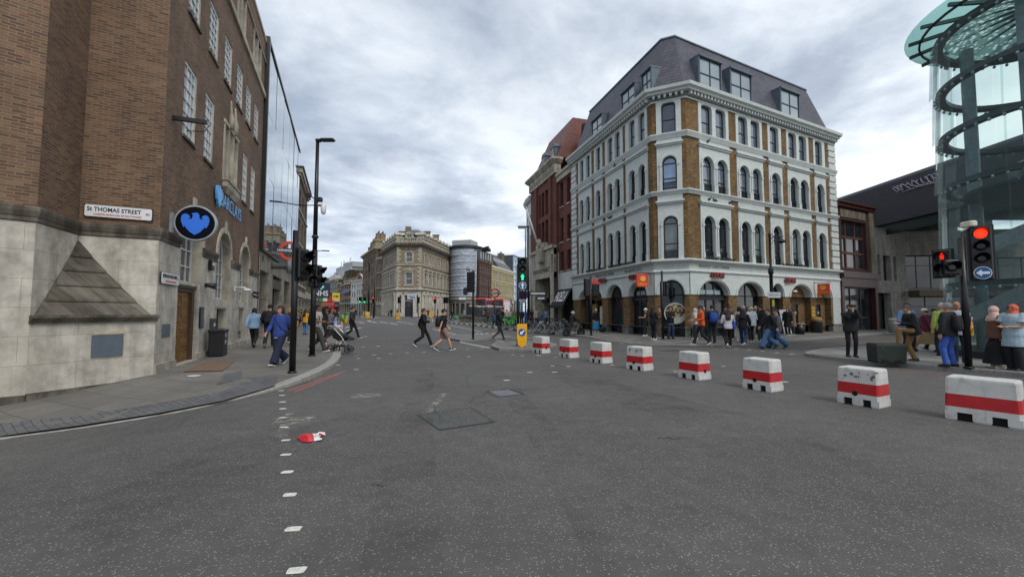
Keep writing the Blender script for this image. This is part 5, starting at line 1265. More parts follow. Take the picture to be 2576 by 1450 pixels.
mb = MB(); mb.loft([[(0, -.1, 16.4), (S(14.6), -.1, 16.4), (S(14.6), 8, 16.4), (0, 8, 16.4)], [(1.3, 1.5, 20.6), (S(14.6)-.3, 1.5, 20.6), (S(14.6)-.3, 7, 20.6), (1.3, 7, 20.6)]]); fm_.make('tiled_roof', mb, M_TILE)
mb = MB(); mb.loft([[(S(15), .1, 14.75), (S(11.9), .1, 14.75), (S(11.9), 8, 14.75), (S(15), 8, 14.75)], [(S(15), 2.6, 18.4), (S(11.9), 2.6, 18.4), (S(11.9), 7, 18.4), (S(15), 7, 18.4)]]); fm_.make('tiled_roof', mb, M_TILE)
for s in (16.6, 19.2):
    x = S(s); mb = MB(); mb.box((x-.55, .05, 16.5), (x+.55, 1.4, 18.0)); mb.loft([[(x-.65, 0, 18.0), (x+.65, 0, 18.0), (x+.65, 1.5, 18.0), (x-.65, 1.5, 18.0)], [(x-.4, 0, 18.4), (x+.4, 0, 18.4), (x+.4, 1.5, 18.4), (x-.4, 1.5, 18.4)]]); d = fm_.make('dormer', mb, M_LEAD)
    window(fm_, x-.38, x+.38, 16.6, 17.85, None, 2, .0, M_WSASH, M_GDARK, .06, (.5,), (.5,), .04, .02, 'dormer_window')
mb = MB(); mb.box((S(12.6), 3.0, 15), (S(11.95), 6.0, 20.2)); mb.box((S(12.65), 2.95, 20.2), (S(11.9), 6.05, 20.4)); fm_.make('chimney', mb, stonem('chimney_render', '#8a8371'))
mb = MB(); mb.loft([[(S(13.6), 1.6, 16), (S(12.8), 1.6, 16), (S(12.8), 2.6, 16), (S(13.6), 2.6, 16)], [(S(13.4), 1.7, 19.2), (S(12.9), 1.7, 19.2), (S(12.9), 2.4, 19.2), (S(13.4), 2.4, 19.2)]]); fm_.make('chimney', mb, plain('sooty_brick', '#2e2522', .9))
mb = MB(); wall(mb, S(21.9), S(15.0), -.3, 7.75, [(S(20.4), S(16.0), -.3, 4.95, 4.95, 2), (S(15.75), S(15.2), 5.4, 7.1, 7.1, 2)], 1.6, -fo-.3, 0, 0); fm_.make('stone_entrance', mb, M_CREAM)
mb = MB(); mb.box((-.0, -fo-.15, -.3), (S(21.9), .2, 7.75)); mb.box((S(15.2), -.12, -.3), (S(14.98), .2, 7.2)); fm_.make('stone_pier', mb, M_CREAM)
mb = MB(); mb.box((S(21.9), -fo-.5, 7.7), (S(15.0), .1, 8.0)); mb.box((S(19.4), -fo-.55, 8.0), (S(17.0), .1, 8.5)); mb.box((S(18.9), -fo-.7, 6.6), (S(17.5), -fo-.28, 8.0)); mb.ellip((S(18.2), -fo-.62, 8.55), .35, .25, .5); fm_.make('carved_crest', mb, M_CREAM)
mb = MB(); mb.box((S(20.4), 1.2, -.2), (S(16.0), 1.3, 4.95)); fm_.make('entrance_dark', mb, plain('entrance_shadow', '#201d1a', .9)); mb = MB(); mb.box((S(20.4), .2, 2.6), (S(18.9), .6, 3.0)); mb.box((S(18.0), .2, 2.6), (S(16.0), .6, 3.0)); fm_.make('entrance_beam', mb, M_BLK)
lettering('BOROUGH MARKET', .62, plain('carved_letters', '#3b3733', .8), mh_, fm_.pos(S(18.4), -fo-.31, 5.72)-fm_.base, fm_.ang, .01, .86)
fp = thing('flagpole', 'white slanting flagpole over the stone market entrance', 'flagpole', fm_.pos(S(18.2), -fo-.6, 7.9), fm_.ang)
mb = MB(); mb.tube([(0, 0, 0), (-.5, -1.2, 4.4)], [.11, .06], 10); mb.ellip((-.5, -1.2, 4.45), .1, .1, .1); mb.build('pole', plain('pole_white', '#cfcfca', .5), fp)
core(mh_, [tuple(mk0+Vector((.961, .277))*.5), tuple(mkE+Vector((.961, .277))*.5), tuple(mkE+Vector((.961, .277))*9), tuple(mk0+Vector((.961, .277))*9)], 7, 15.2, M_ROOF)
core(mh_, [tuple(mk0+Vector((.961, .277))*1.75), tuple(mkE+Vector((.961, .277))*1.75), tuple(mkE+Vector((.961, .277))*8.9), tuple(mk0+Vector((.961, .277))*8.9)], -.3, 6.9, M_INNER, 'inner_block')
# restaurant with the black awning in the set-back bay
mb = MB(); mb.box((S(15.0), -.1, 3.65), (S(11.86), .2, 5.2)); fm_.make('shop_fascia', mb, plain('fascia_white', '#b9bcbb', .6)); mb = MB(); mb.box((S(14.95), .5, -.2), (S(11.9), .6, 3.7)); fm_.make('shopfront', mb, plain('shopfront_black', '#0f0f11', .5))
aw = thing('shop_awning', 'black sloping awning with white lettering over a restaurant left of the arches', 'awning', fm_.pos(S(14.95), 0, 3.72), fm_.ang)
mb = MB(); wA, dA, hA = 3.0, .95, 1.6
mb.loft([[(0, -.02, 0), (wA, -.02, 0), (wA, -.02, -.06), (0, -.02, -.06)], [(0, -dA, -hA), (wA, -dA, -hA), (wA, -dA, -hA-.05), (0, -dA, -hA-.05)]]); mb.box((0, -dA-.01, -hA-.2), (wA, -dA+.02, -hA))
mb.build('canvas', plain('canvas_black', '#17181b', .85), aw)
al = math.atan2(hA, dA-.02)
tm = text_mesh('PADELLA', 1.05, .004, plain('letter_white', '#e4e4e0', .6), bold=.012); tm.transform(Matrix.Scale(2.55/(max(v.co.x for v in tm.vertices)*2), 4, (1, 0, 0)))
for v in tm.vertices: v.co.y *= 1.45
place('lettering', tm, aw, (wA/2, -.52, -.80), (al, 0, 0))
mb = MB()
for x in (.03, wA-.03): mb.tube([(x, .0, -1.2), (x, -dA, -hA)], .02, 6)
mb.build('arms', M_BLK, aw)
# white curved terrace beyond
wt_ = thing('white_terrace', 'white stucco terrace receding beyond the red brick market hall', 'building', (mkE.x, mkE.y, 0))
cur = [mkE+dL*.2, CL+dL*24.6+Vector((.12, 0)), CL+dL*26.8+Vector((.55, 0)), CL+dL*31+Vector((2.6, 0)), CL+dL*35+Vector((6, 0))]
for i in range(4):
    f = Fac(wt_, cur[i+1], cur[i]); n = max(1, int(f.L/2.2)); ops = []
    for k in range(n):
        c_ = (k+.5)*f.L/n
        for z0, z1 in ((5.0, 7.4), (8.4, 10.4), (11.2, 12.8)): ops.append((c_-.42, c_+.42, z0, z1, z1, 2))
    mb = MB(); wall(mb, 0, f.L, 3.9, 14.6, ops, .25); f.make('wall', mb, M_LW)
    for o in ops: window(f, o[0], o[1], o[2], o[3], None, 2, .15, M_WSASH, M_GDARK, .06, (.5,), (.5,), .05, .02)
    mb = MB(); mb.box((0, .1, -.2), (f.L, .2, 3.9)); f.make('shopfront', mb, plain('shop_purple' if i == 1 else 'shop_dark', '#2d1f3d' if i == 1 else '#1f1f22', .6)); mb = MB(); mb.box((0, -.1, 3.3), (f.L, .1, 3.9)); f.make('fascia', mb, plain('shop_sign', ('#3b2b52', '#55565a', '#2c2f3a', '#6a6a6c')[i], .6))
sweep(list(reversed(cur)), [(-.1, 14.3), (.25, 14.4), (.4, 14.7), (.4, 14.85), (-.1, 14.9)], wt_, 'cornice', M_LW); sweep(list(reversed(cur)), [(-.05, 7.8), (.1, 7.85), (.1, 8.05), (-.05, 8.1)], wt_, 'moulding', M_LW)
core(wt_, [tuple(p+Vector((.4, .1))) for p in reversed(cur)]+[tuple(cur[0]+Vector((9, 2))), tuple(cur[-1]+Vector((9, 2)))], 4, 14.4, M_ROOF)
psn = thing('shop_sign', 'small white and purple projecting sign on the white terrace beside the market entrance', 'sign', CL.to_3d()+(dL*24).to_3d()+Vector((-.2, 0, 3.5)), fm_.ang)
mb = MB(); mb.box((-.04, -1.0, -.5), (.04, -.1, .5)); mb.build('panel', plain('sign_purple', '#3a2a55', .5), psn); mb = MB(); mb.box((-.045, -.9, -.9), (.045, -.2, -.52)); mb.build('lower_panel', M_SIGNW, psn)

# ------------------------------------------------------------------ dark red narrow building, concrete block, railway bridge
M_OXB = brickm('oxblood_brick', '#472a26', '#3a2320', '#382623', .225, .075, .008, soot=.3)
rd0, rd1 = CR+dR*16.28, CR+dR*21.7
rb = thing('red_shop_building', 'narrow dark red two-storey shop building right of the corner building', 'building', (rd0.x, rd0.y, 0))
fr = Fac(rb, rd0, rd1)
mb = MB(); wall(mb, 0, fr.L, 4.5, 9.95, [(.55, 4.3, 4.95, 8.75, 8.75, 2)], .3, 0); fr.make('brick_wall', mb, M_OXB)
mb = MB(); mb.box((.45, -.05, 8.95), (4.2, .05, 9.55)); fr.make('stone_panel', mb, stonem('sandy_panel', '#7d7364'))
mb = MB(); mb.box((-.05, -.2, 9.75), (fr.L+.05, .3, 10.0)); mb.box((-.05, -.35, 10.0), (fr.L+.1, .3, 10.12)); fr.make('cornice', mb, plain('oxblood_paint', '#4a2421', .6))
window(fr, .55, 4.3, 4.97, 8.75, None, 2, .22, plain('oxblood_frame', '#4b2a20', .6), M_GDARK, .10, (.28, .66), (.33, .66), .1, .09)
mb = MB(); mb.box((4.75, -.10, 4.6), (fr.L, .1, 9.7)); fr.make('stone_pier', mb, stonem('sandy_pier', '#90876f'))
mb = MB(); mb.box((-.05, -.35, 4.2), (fr.L+.1, .2, 4.5)); mb.box((0, -.25, 4.5), (fr.L, .2, 4.7)); mb.box((0, -.18, 3.5), (fr.L, .2, 4.2)); mb.box((0, -.15, -.2), (.35, .3, 3.5)); mb.box((fr.L-.4, -.15, -.2), (fr.L, .3, 3.5)); fr.make('shopfront', mb, plain('oxblood_gloss', '#3a1614', .35))
window(fr, .36, fr.L-.42, .1, 3.48, None, 2, .2, M_BLK, M_GDARK, .08, (.33, .66), (.3,), .08, .04)
NR = Vector((-.449, .894))
core(rb, [tuple(rd0+NR*.4), tuple(rd1+NR*.4), tuple(rd1+NR*8), tuple(rd0+NR*8)], -.3, 9.8, M_ROOF)
gy = thing('concrete_building', 'pale grey concrete block with slit windows under the railway bridge', 'building', tuple(rd1+dR*.05)+(0,))
fg2 = Fac(gy, rd1+dR*.05, CR+dR*26.7); M_CONC = stonem('pale_concrete', '#9a978f', '#7f7c76', 1.3, .65, .3)
ops = [(.45, .95, 4.2, 6.33, 6.33, 2), (1.4, 2.75, 4.2, 6.33, 6.33, 2), (3.2, 3.75, 4.2, 6.33, 6.33, 2), (.25, 2.5, -.3, 3.15, 3.15, 2)]
mb = MB(); wall(mb, 0, fg2.L, -.3, 8.6, ops, .5); fg2.make('wall', mb, M_CONC)
for o in ops[:3]: window(fg2, o[0], o[1], o[2], o[3], None, 2, .35, M_DARK, M_GDARK, .05, (.5,), (.5,), .05, .02)
mb = MB(); mb.box((.25, .6, -.2), (2.5, .7, 3.15)); fg2.make('doorway', mb, plain('doorway_dark', '#17181b', .6))
fg3 = Fac(gy, CR+dR*26.7, CR+dR*26.7+Vector((13.5, -2.2))); ops = [(.2, 4.6, 3.6, 6.5, 6.5, 2), (.3, 6.5, -.3, 2.9, 2.9, 2), (7.2, 12.8, -.3, 2.9, 2.9, 2), (5.8, 12.6, 4.0, 6.2, 6.2, 2)]
mb = MB(); wall(mb, 0, fg3.L, -.3, 8.6, ops, .7); fg3.make('wall', mb, M_CONC)
for o in ops: window(fg3, o[0], o[1], max(o[2], .05), o[3], None, 2, .45, M_BLK, M_GDARK, .06, (.25, .5, .75), (.7,), .06, .03)
mb = MB(); mb.box((.3, -1.2, 2.9), (13, .1, 3.4)); fg3.make('canopy', mb, plain('canopy_wood', '#5c4b3a', .6))
core(gy, [tuple(rd1+NR*.8), tuple(CR+dR*26.7+Vector((-.3, .9))), tuple(CR+dR*26.7+Vector((13.4, 1.3))), (44, 48), (30, 46)], -.3, 8.5, M_ROOF)
br = thing('railway_bridge', 'huge dark grey steel railway bridge girder with graffiti passing behind the glass drum', 'bridge', (32.2, 30, 9))
M_GIRD = plain('girder_paint', '#43434a', .5, var=.12, scale=2); M_GRN = plain('beam_green', '#15241f', .5, var=.2)
mb = MB(); mb.loft([[(-.9, y, 3.45), (-1.0, y, 3.2), (-.55, y, 0), (-.2, y, 0), (-.5, y, 3.45)] for y in (-14, 34)]); mb.build('girder', M_GIRD, br)
mb = MB()
for i in range(16): mb.box((-.2, -13+i*3, .4), (12, -12.6+i*3, 1.0))
mb.box((-.3, -14, 1.0), (12, 34, 1.25)); mb.build('deck', M_GRN, br)
mb = MB(); mb.loft([[(-.35, y, -.05), (.05, y, -.05), (.05, y, -.85), (-.35, y, -.85)] for y in (-14, 34)]); mb.build('edge_beam', M_GRN, br)
random.seed(4); mb = MB()
gm_ = plain('graffiti_white', '#b7b0be', .7)
y_ = .3
for i in range(9):                                        # looping painted tags on the sloping face
    pts = []
    for k in range(9):
        a = k/8*2*math.pi*random.uniform(.7, 1.1)+i; z = 2.5+.28*math.sin(a)+random.uniform(-.06, .06); pts.append((-1.0+(2.9-z)*.155-.03, y_+.28*math.cos(a*.9), z))
    mb.tube(pts, .035, 5); y_ += .40
mb.tube([(-.92, .2, 2.1), (-.94, 1.6, 2.2), (-.93, 3.0, 2.12)], .03, 5); mb.build('graffiti', gm_, br)

# ------------------------------------------------------------------ the glass drum at the right edge
dc = Vector((17.7, 13.0)); DR = 2.9
dm = thing('glass_drum', 'curved tower of overlapping glass sheets with dark ring beams at the right edge', 'building', (dc.x, dc.y, 0))
def clearglass(name, tint, mixf, rough=.03):
    t = NT(name); tr = t.n.new('ShaderNodeBsdfTransparent'); tr.inputs[0].default_value = lin(tint)
    t.b.inputs['Base Color'].default_value = (.34, .42, .42, 1); t.rough(rough); t.b.inputs['IOR'].default_value = 1.6
    v = t.coords(); fr_ = t.n.new('ShaderNodeLayerWeight'); fr_.inputs[0].default_value = .5; pw = t.n.new('ShaderNodeMath'); pw.operation = 'POWER'; t.l.new(fr_.outputs['Facing'], pw.inputs[0]); pw.inputs[1].default_value = 4
    ad = t.n.new('ShaderNodeMath'); ad.operation = 'ADD'; ad.use_clamp = True; t.l.new(pw.outputs[0], ad.inputs[0]); ad.inputs[1].default_value = mixf
    mx = t.n.new('ShaderNodeMixShader'); t.l.new(ad.outputs[0], mx.inputs[0]); t.l.new(tr.outputs[0], mx.inputs[1]); t.l.new(t.b.outputs[0], mx.inputs[2])
    t.l.new(mx.outputs[0], t.n['Material Output'].inputs[0]); return t.m
M_CG = clearglass('drum_glass', '#e4efee', .08); M_CG2 = clearglass('canopy_glass', '#d6f0ea', .10)
M_RING = plain('ring_beam_steel', '#2c3438', .4, var=.2)
def arc(r, z, n=48): return [(r*math.cos(2*math.pi*i/n), r*math.sin(2*math.pi*i/n), z) for i in range(n)]
lv = [.45, 2.5, 5.9, 7.7, 9.4, 11.2]; N = 26
for (z0, z1) in zip(lv, lv[1:]):
    mb = MB()
    for i in range(N):
        a0, a1 = 2*math.pi*(i+.02)/N, 2*math.pi*(i+1.06)/N; q0, q1 = DR+.06, DR
        zz0 = z0-.12
        mb.add([((q0+.10)*math.cos(a0), (q0+.10)*math.sin(a0), zz0), ((q1+.10)*math.cos(a1), (q1+.10)*math.sin(a1), zz0), (q1*math.cos(a1), q1*math.sin(a1), z1-.02), (q0*math.cos(a0), q0*math.sin(a0), z1-.02)], [(0, 1, 2, 3)])
    mb.build('glass_tier', M_CG, dm)
for z in lv[1:]:
    mb = MB(); mb.loft([arc(DR-.28, z-.07), arc(DR-.02, z-.09), arc(DR-.02, z+.09), arc(DR-.28, z+.07), arc(DR-.28, z-.07)], 0, False); 
    for i in range(N*2):
        a = 2*math.pi*i/(N*2); c_, s_ = math.cos(a), math.sin(a); mb.ellip((c_*(DR+.0), s_*DR, z-.14), .05, .05, .06, 1, n=6, k=4)
    mb.build('ring_beam', [M_RING, plain('clip_steel', '#9aa3a5', .3, .7)], dm)
mb = MB(); mb.lathe([(DR+.12, -.2), (DR+.12, .34), (DR-.2, .36), (DR-.2, -.2)], n=48, smooth=False); mb.build('plinth', plain('drum_plinth', '#26282a', .5), dm)
for i in range(4):
    a = 2*math.pi*i/4+.35; mb = MB(); mb.tube([(2.2*math.cos(a), 2.2*math.sin(a), 0), (2.2*math.cos(a), 2.2*math.sin(a), 11.3)], .19, 12); mb.build('column', plain('column_grey', '#7d888c', .4), dm)
for i, (za, zb) in enumerate(((1.2, 3.6), (3.4, 5.4), (5.6, 7.6), (7.0, 9.2), (8.8, 10.8), (9.6, 11.2))):
    a = 2.2+i*.55; mb = MB(); p, q_ = Vector((2.3*math.cos(a), 2.3*math.sin(a), za)), Vector((2.3*math.cos(a+2.4), 2.3*math.sin(a+2.4), zb)); d_ = (q_-p).normalized(); sN = Vector((-d_.y, d_.x, 0)).normalized()*.18
    mb.loft([[p-sN, p+sN, p+sN+Vector((0, 0, .5)), p-sN+Vector((0, 0, .5))], [q_-sN, q_+sN, q_+sN+Vector((0, 0, .5)), q_-sN+Vector((0, 0, .5))]]); mb.build('stair_flight', plain('stair_grey', '#8b9599', .5), dm)
for z in (5.6,): mb = MB(); mb.lathe([(2.35, z-.1), (2.35, z+.1)], n=36); mb.build('landing', plain('landing_grey', '#4d565a', .6), dm)
mb = MB(); mb.loft([arc(DR-.35, 11.32), arc(3.62, 11.62), arc(3.64, 11.66), arc(DR-.35, 11.38), arc(DR-.35, 11.32)], 0, False); mb.build('canopy_rim', M_CG2, dm)
tq = NT('dotted_glass'); v_ = tq.coords(); vo_ = tq.n.new('ShaderNodeTexVoronoi'); vo_.inputs['Scale'].default_value = 7; tq.l.new(v_, vo_.inputs[0])
tq.col(tq.ramp(vo_.outputs['Distance'], [(.30, lin('#dff0ea')), (.42, lin('#5f7a76'))])); tq.b.inputs['Transmission Weight'].default_value = .0; tq.rough(.3)
tr = tq.n.new('ShaderNodeBsdfTranslucent'); tq.l.new(tq.ramp(vo_.outputs['Distance'], [(.30, lin('#dff5ee')), (.42, lin('#6f908b'))]), tr.inputs[0]); mx = tq.n.new('ShaderNodeMixShader'); mx.inputs[0].default_value = .75; tq.l.new(tq.b.outputs[0], mx.inputs[1]); tq.l.new(tr.outputs[0], mx.inputs[2]); tq.l.new(mx.outputs[0], tq.n['Material Output'].inputs[0])
mb = MB(); mb.loft([arc(DR-.3, 11.40), arc(.05, 11.9)], 0, False); mb.build('dotted_roof', tq.m, dm)
mb = MB()
for i in range(20):
    a = 2*math.pi*i/20; c_, s_ = math.cos(a), math.sin(a); mb.loft([[(c_*.3-s_*.05, s_*.3+c_*.05, 11.70), (c_*.3+s_*.05, s_*.3-c_*.05, 11.70), (c_*.3+s_*.05, s_*.3-c_*.05, 11.85), (c_*.3-s_*.05, s_*.3+c_*.05, 11.85)], [(c_*3.55-s_*.04, s_*3.55+c_*.04, 11.46), (c_*3.55+s_*.04, s_*3.55-c_*.04, 11.46), (c_*3.55+s_*.04, s_*3.55-c_*.04, 11.57), (c_*3.55-s_*.04, s_*3.55+c_*.04, 11.57)]])
mb.build('roof_ribs', M_RING, dm)
mb = MB(); mb.loft([arc(3.20, 11.48), arc(3.26, 11.48), arc(3.26, 11.55), arc(3.20, 11.55), arc(3.20, 11.48)], 0, False); mb.build('canopy_hoop', M_RING, dm)
# ------------------------------------------------------------------ far buildings round the junction
M_FBRK = brickm('far_brown_brick', '#74624f', '#5d4d3e', '#6f6657', .3, .1, .012, soot=.4, dirt_scale=.3)
M_FTAN = brickm('tan_brick', '#968873', '#7e705d', '#8f8474', .3, .1, .012, soot=.35, dirt_scale=.3)
M_FYEL = brickm('far_yellow_brick', '#94795a', '#7a5f3f', '#857a68', .3, .1, .012, soot=.3, dirt_scale=.3)
M_FSTN = stonem('far_stone', '#beb7a8', None, stain=.35)
M_FPALE = stonem('far_pale_stone', '#d3cdc0', None, stain=.25)
M_FWHT = plain('far_white_render', '#b5b5b0', .7, var=.12, scale=1)
M_FGRY = stonem('far_grey_stone', '#8b8a84', None, stain=.35)
M_FDK = plain('far_dark', '#26272b', .6, var=.3)
M_FROOF = slatem('far_slate', '#54555c', .5, .3)
M_GFAR = glassm('far_glass', (.035, .04, .045), .06, 1.9)
M_GFARL = glassm('far_glass_light', (.16, .19, .21), .08, 2.0)
def house(name, label, A, B, h, rows, cols, wallm, wframe=M_WSASH, glass=M_GFAR, depth=12, zb=None, arch=False, ww=.55, groundh=3.6, gm=M_FDK, trim=M_FSTN, margin=.04, roofm=M_ROOF, dep=.18):
    """a terrace house: walled front with set-in windows, shopfront, cornice, side and back"""
    z0 = (gz((A[0]+B[0])/2, (A[1]+B[1])/2) if zb is None else zb)
    t = thing(name, label, 'building', (A[0], A[1], z0)); f = Fac(t, A, B); f.base = Vector((A[0], A[1], 0)); L_ = f.L
    ops = []; W_ = L_*(1-2*margin)/cols
    for (a, b) in rows:
        for k in range(cols):
            c_ = L_*margin+(k+.5)*W_; hw = W_*ww/2
            ops.append((c_-hw, c_+hw, a, b-hw if arch else b, b if arch else b, 2))
    mb = MB(); wall(mb, 0, L_, groundh, h, ops, dep+.1); f.make('wall', mb, wallm)
    if wframe:
        for o in ops: window(f, o[0], o[1], o[2], o[3], o[4] if arch else None, 2, dep, wframe, glass, .09, (.5,), (.5,), .06, .035)
    for (a, b) in rows:
        mb = MB(); mb.box((L_*.01, -.1, a-.28), (L_*.99, .05, a-.08)); f.make('sill_band', mb, trim)
    mb = MB(); mb.box((0, -.12, groundh-.55), (L_, .1, groundh)); f.make('fascia', mb, trim)
    mb = MB(); mb.box((.1, .5, -.6), (L_-.1, .6, groundh-.5)); f.make('shopfront', mb, gm)
    mb = MB()
    for k in range(cols+1): mb.box((L_*k/cols-.2 if k else 0, 0, -.6), (min(L_, L_*k/cols+.2), .5, groundh-.55))
    mb.box((0, .1, groundh-.8), (L_, .4, groundh-.56)); f.make('pilasters', mb, trim)
    mb = MB(); mb.box((-.1, -.35, h-.35), (L_+.1, .2, h)); mb.box((0, -.2, h-.6), (L_, .2, h-.35)); f.make('cornice', mb, trim)
    mb = MB(); mb.flat([(0, .3), (L_, .3), (L_, depth), (0, depth)], groundh-.3, h-.1); f.make('roof', mb, roofm)
    for x in (0, L_): mb = MB(); mb.add([(x, 0, -.6), (x, depth, -.6), (x, depth, h-.1), (x, 0, h-.1)], [(0, 1, 2, 3)]); f.make('side_wall', mb, wallm)
    return t, f
def chim(f, x, y, z0, z1, w_=.9, d_=.7, pots=3, m=M_FTAN):
    mb = MB(); mb.box((x-w_/2, y-d_/2, z0), (x+w_/2, y+d_/2, z1)); mb.box((x-w_/2-.08, y-d_/2-.08, z1), (x+w_/2+.08, y+d_/2+.08, z1+.18)); c = f.make('chimney', mb, m)
    pm = MB()
    for i in range(pots): pm.lathe([(.13, 0), (.11, .7), (.15, .75)], (x-w_/2+(i+.5)*w_/pots, y, z1+.18), 8)
    pm.build('pots', plain('chimney_pot', '#4a4038', .8), c)
def gnd(p): return gz(p[0], p[1])
def xy(u, Y): return ((u-1288)/FPX*Y, Y)
# the wedge-shaped bank on the far corner
hb = thing('wedge_building', 'wedge-shaped stone and tan brick bank with quoins and crowded dormers at the far junction', 'building', (-25, 101, .3))
c0, c1, c2, c3 = Vector((-36.1, 116.3)), Vector((-28.0, 101)), Vector((-22.0, 101)), Vector((-18.2, 123.0))
f1, f2, f3 = Fac(hb, c0, c1), Fac(hb, c1, c2), Fac(hb, c2, c3)
for f in (f1, f2, f3): f.base = Vector((-25, 101, .3))
def hop(f, n, m0, m1, w_, rows):
    return [(m0+(f.L-m0-m1)*(k+.5)/n-w_/2, m0+(f.L-m0-m1)*(k+.5)/n+w_/2, a, b, c_, 2) for a, b, c_ in rows for k in range(n)]
RW = [(13.7, 15.6, 16.0), (8.2, 11.0, 11.0)]
for f, n, w_ in ((f1, 5, 1.1), (f3, 7, 1.1), (f2, 1, 1.55)):
    op = hop(f, n, 1.0 if n > 1 else 0, 1.0 if n > 1 else 0, w_, RW)
    mb = MB(); wall(mb, 0, f.L, 6.6, 17.4, op, .35); f.make('brick_wall', mb, M_FTAN)
    for o in op:
        window(f, *o[:5], 2, .22, M_WSASH, M_GFAR, .10, (), (.5,), .06, .05)
        mb = MB(); x0, x1, za, zs_, zt_, _ = o
        mb.box((x0-.3, -.12, za-.3), (x0-.002, .1, zs_)); mb.box((x1+.002, -.12, za-.3), (x1+.3, .1, zs_)); mb.box((x0-.45, -.2, za-.45), (x1+.45, .1, za-.15))
        if zt_ > zs_: mb.ring(((x0+x1)/2, 0, zs_), (x1-x0)/2, (x1-x0)/2+.3, -.12, .08, 0, 12, 0, 180, (zt_-zs_+.25)/((x1-x0)/2+.3))
        else: mb.box((x0-.4, -.2, zs_+.02), (x1+.4, .1, zs_+.35))
        if n == 1 and za < 9: mb.prism([(x0-.7, zs_+.5), (x1+.7, zs_+.5), ((x0+x1)/2, zs_+1.35)], -.3, .05)
        f.make('window_surround', mb, M_FSTN)
    if n > 1:
        mb = MB()
        for k in range(n+1):
            x = 1.0+(f.L-2)*k/n; mb.box((x-.28, -.22, 7.6), (x+.28, .1, 11.5)); mb.box((x-.35, -.3, 11.3), (x+.35, .1, 11.75))
        mb.box((.6, -.3, 11.75), (f.L-.6, .1, 12.1)); f.make('pilasters', mb, M_FSTN)
    # ground floor of tall stone bays
    og = hop(f, n+1 if n > 1 else 1, .6, .6, 1.25 if n > 1 else 2.2, [(1.6 if n > 1 else .1, 5.6, 5.6)])
    if n == 1: og += [(.75, 1.25, 1.2, 5.6, 5.6, 2), (f.L-1.25, f.L-.75, 1.2, 5.6, 5.6, 2)]
    mb = MB(); wall(mb, 0, f.L, -.5, 6.6, og, .5, -.1); f.make('stone_base', mb, M_FPALE)
    for o in og: window(f, *o[:4], None, 2, .3, M_WSASH, M_GFAR, .12, (.5,) if n > 1 else (), (.3, .75), .06, .05)
    mb = MB()
    for k in range((n+2) if n > 1 else 0):
        x = .6+(f.L-1.2)*k/(n+1); mb.box((x-.2, -.4, 0), (x+.2, 0, 5.6)); mb.box((x-.3, -.55, 5.6), (x+.3, 0, 6.5))
    if n > 1: f.make('half_columns', mb, M_FPALE)
    mb = MB()                                              # corner quoins
    if n == 1:
        for i in range(19):
            z = 7.4+i*.52; e = .95 if i % 2 else .6
            if 12.5 < z < 13.4: continue
            mb.box((-.02, -.12, z), (e, .02, z+.36)); mb.box((f.L-e, -.12, z), (f.L+.02, .02, z+.36))
        f.make('quoins', mb, plain('quoin_stone', '#b3aa98', .8))
pl_ = [c0, c1, c2, c3]
sweep(pl_, [(-.2, 6.5), (.35, 6.6), (.6, 6.85), (.6, 7.05), (.1, 7.3), (-.2, 7.3)], hb, 'cornice', M_FSTN); sweep(pl_, [(-.1, 12.75), (.2, 12.8), (.2, 13.1), (-.1, 13.15)], hb, 'string_course', M_FSTN)
sweep(pl_, [(-.1, 16.6), (.08, 16.6), (.1, 17.3), (.6, 17.5), (.95, 17.9), (1.0, 18.2), (.3, 18.4), (-.1, 18.4)], hb, 'cornice', stonem('far_sooty_stone', '#857d6f', None, stain=.5))
sweep(pl_, [(.2, 18.4), (.5, 18.4), (.5, 18.65), (.2, 18.65)], hb, 'parapet', M_FSTN); sweep(pl_, [(.2, 19.35), (.55, 19.35), (.55, 19.55), (.2, 19.55)], hb, 'parapet', M_FSTN)
for f, n in ((f1, 6), (f2, 2), (f3, 8)):
    mb = MB()
    for i in range(int(f.L/.5)): 
        x = (i+.5)*.5; mb.box((x-.10, -.45, 18.65), (x+.10, -.27, 19.35))
    f.make('balusters', mb, M_FSTN)
    for k in range(n if n != 2 else 1):
        x = f.L*(k+.5)/(n if n != 2 else 1); w_ = .75 if n != 2 else 1.0; mb = MB(); zt_ = 20.4
        mb.box((x-w_, -.2, 18.4), (x-w_*.55, 1.5, zt_)); mb.box((x+w_*.55, -.2, 18.4), (x+w_, 1.5, zt_)); mb.box((x-w_, -.15, zt_-.3), (x+w_, 1.6, zt_)); mb.prism([(x-w_-.25, zt_), (x+w_+.25, zt_), (x, zt_+.75)], -.4, 2.2); mb.ellip((x-w_-.45, -.25, 18.9), .28, .25, .55); mb.box((x-w_-.7, -.4, 18.4), (x-w_-.1, .2, 18.8)); d = f.make('dormer', mb, M_FSTN)
        window(f, x-w_*.55, x+w_*.55, 18.6, zt_-.3, None, 2, .1, M_WSASH, M_GFAR, .08, (.5,), (.5,), .06, .04, 'dormer_window')
mb = MB(); ctr = Vector((-25.5, 111)); a_ = [Vector((p.x+25, p.y-101, 18.1)) for p in (c0, c1, c2, c3)]; bk = [Vector((5.6, 26, 18.1)), Vector((-9, 20, 18.1))]
lo = a_+[Vector((6.8, 22.2, 18.1)), Vector((-6, 20, 18.1))]; hi_ = [p.lerp(Vector((-.5, 9.5, 22.3)), .34) for p in lo]
for p in hi_: p.z = 20.9
top_ = [p.lerp(Vector((-.5, 9.5, 22.6)), .75) for p in lo]
for p in top_: p.z = 22.6
mb.loft([lo, hi_, top_]); mb.build('roof', M_FROOF, hb)
mb = MB(); mb.box((-1.9, 3.2, 20.5), (-.6, 4.2, 22.7)); mb.build('chimney', plain('sooty_render', '#6f6757', .9), hb)
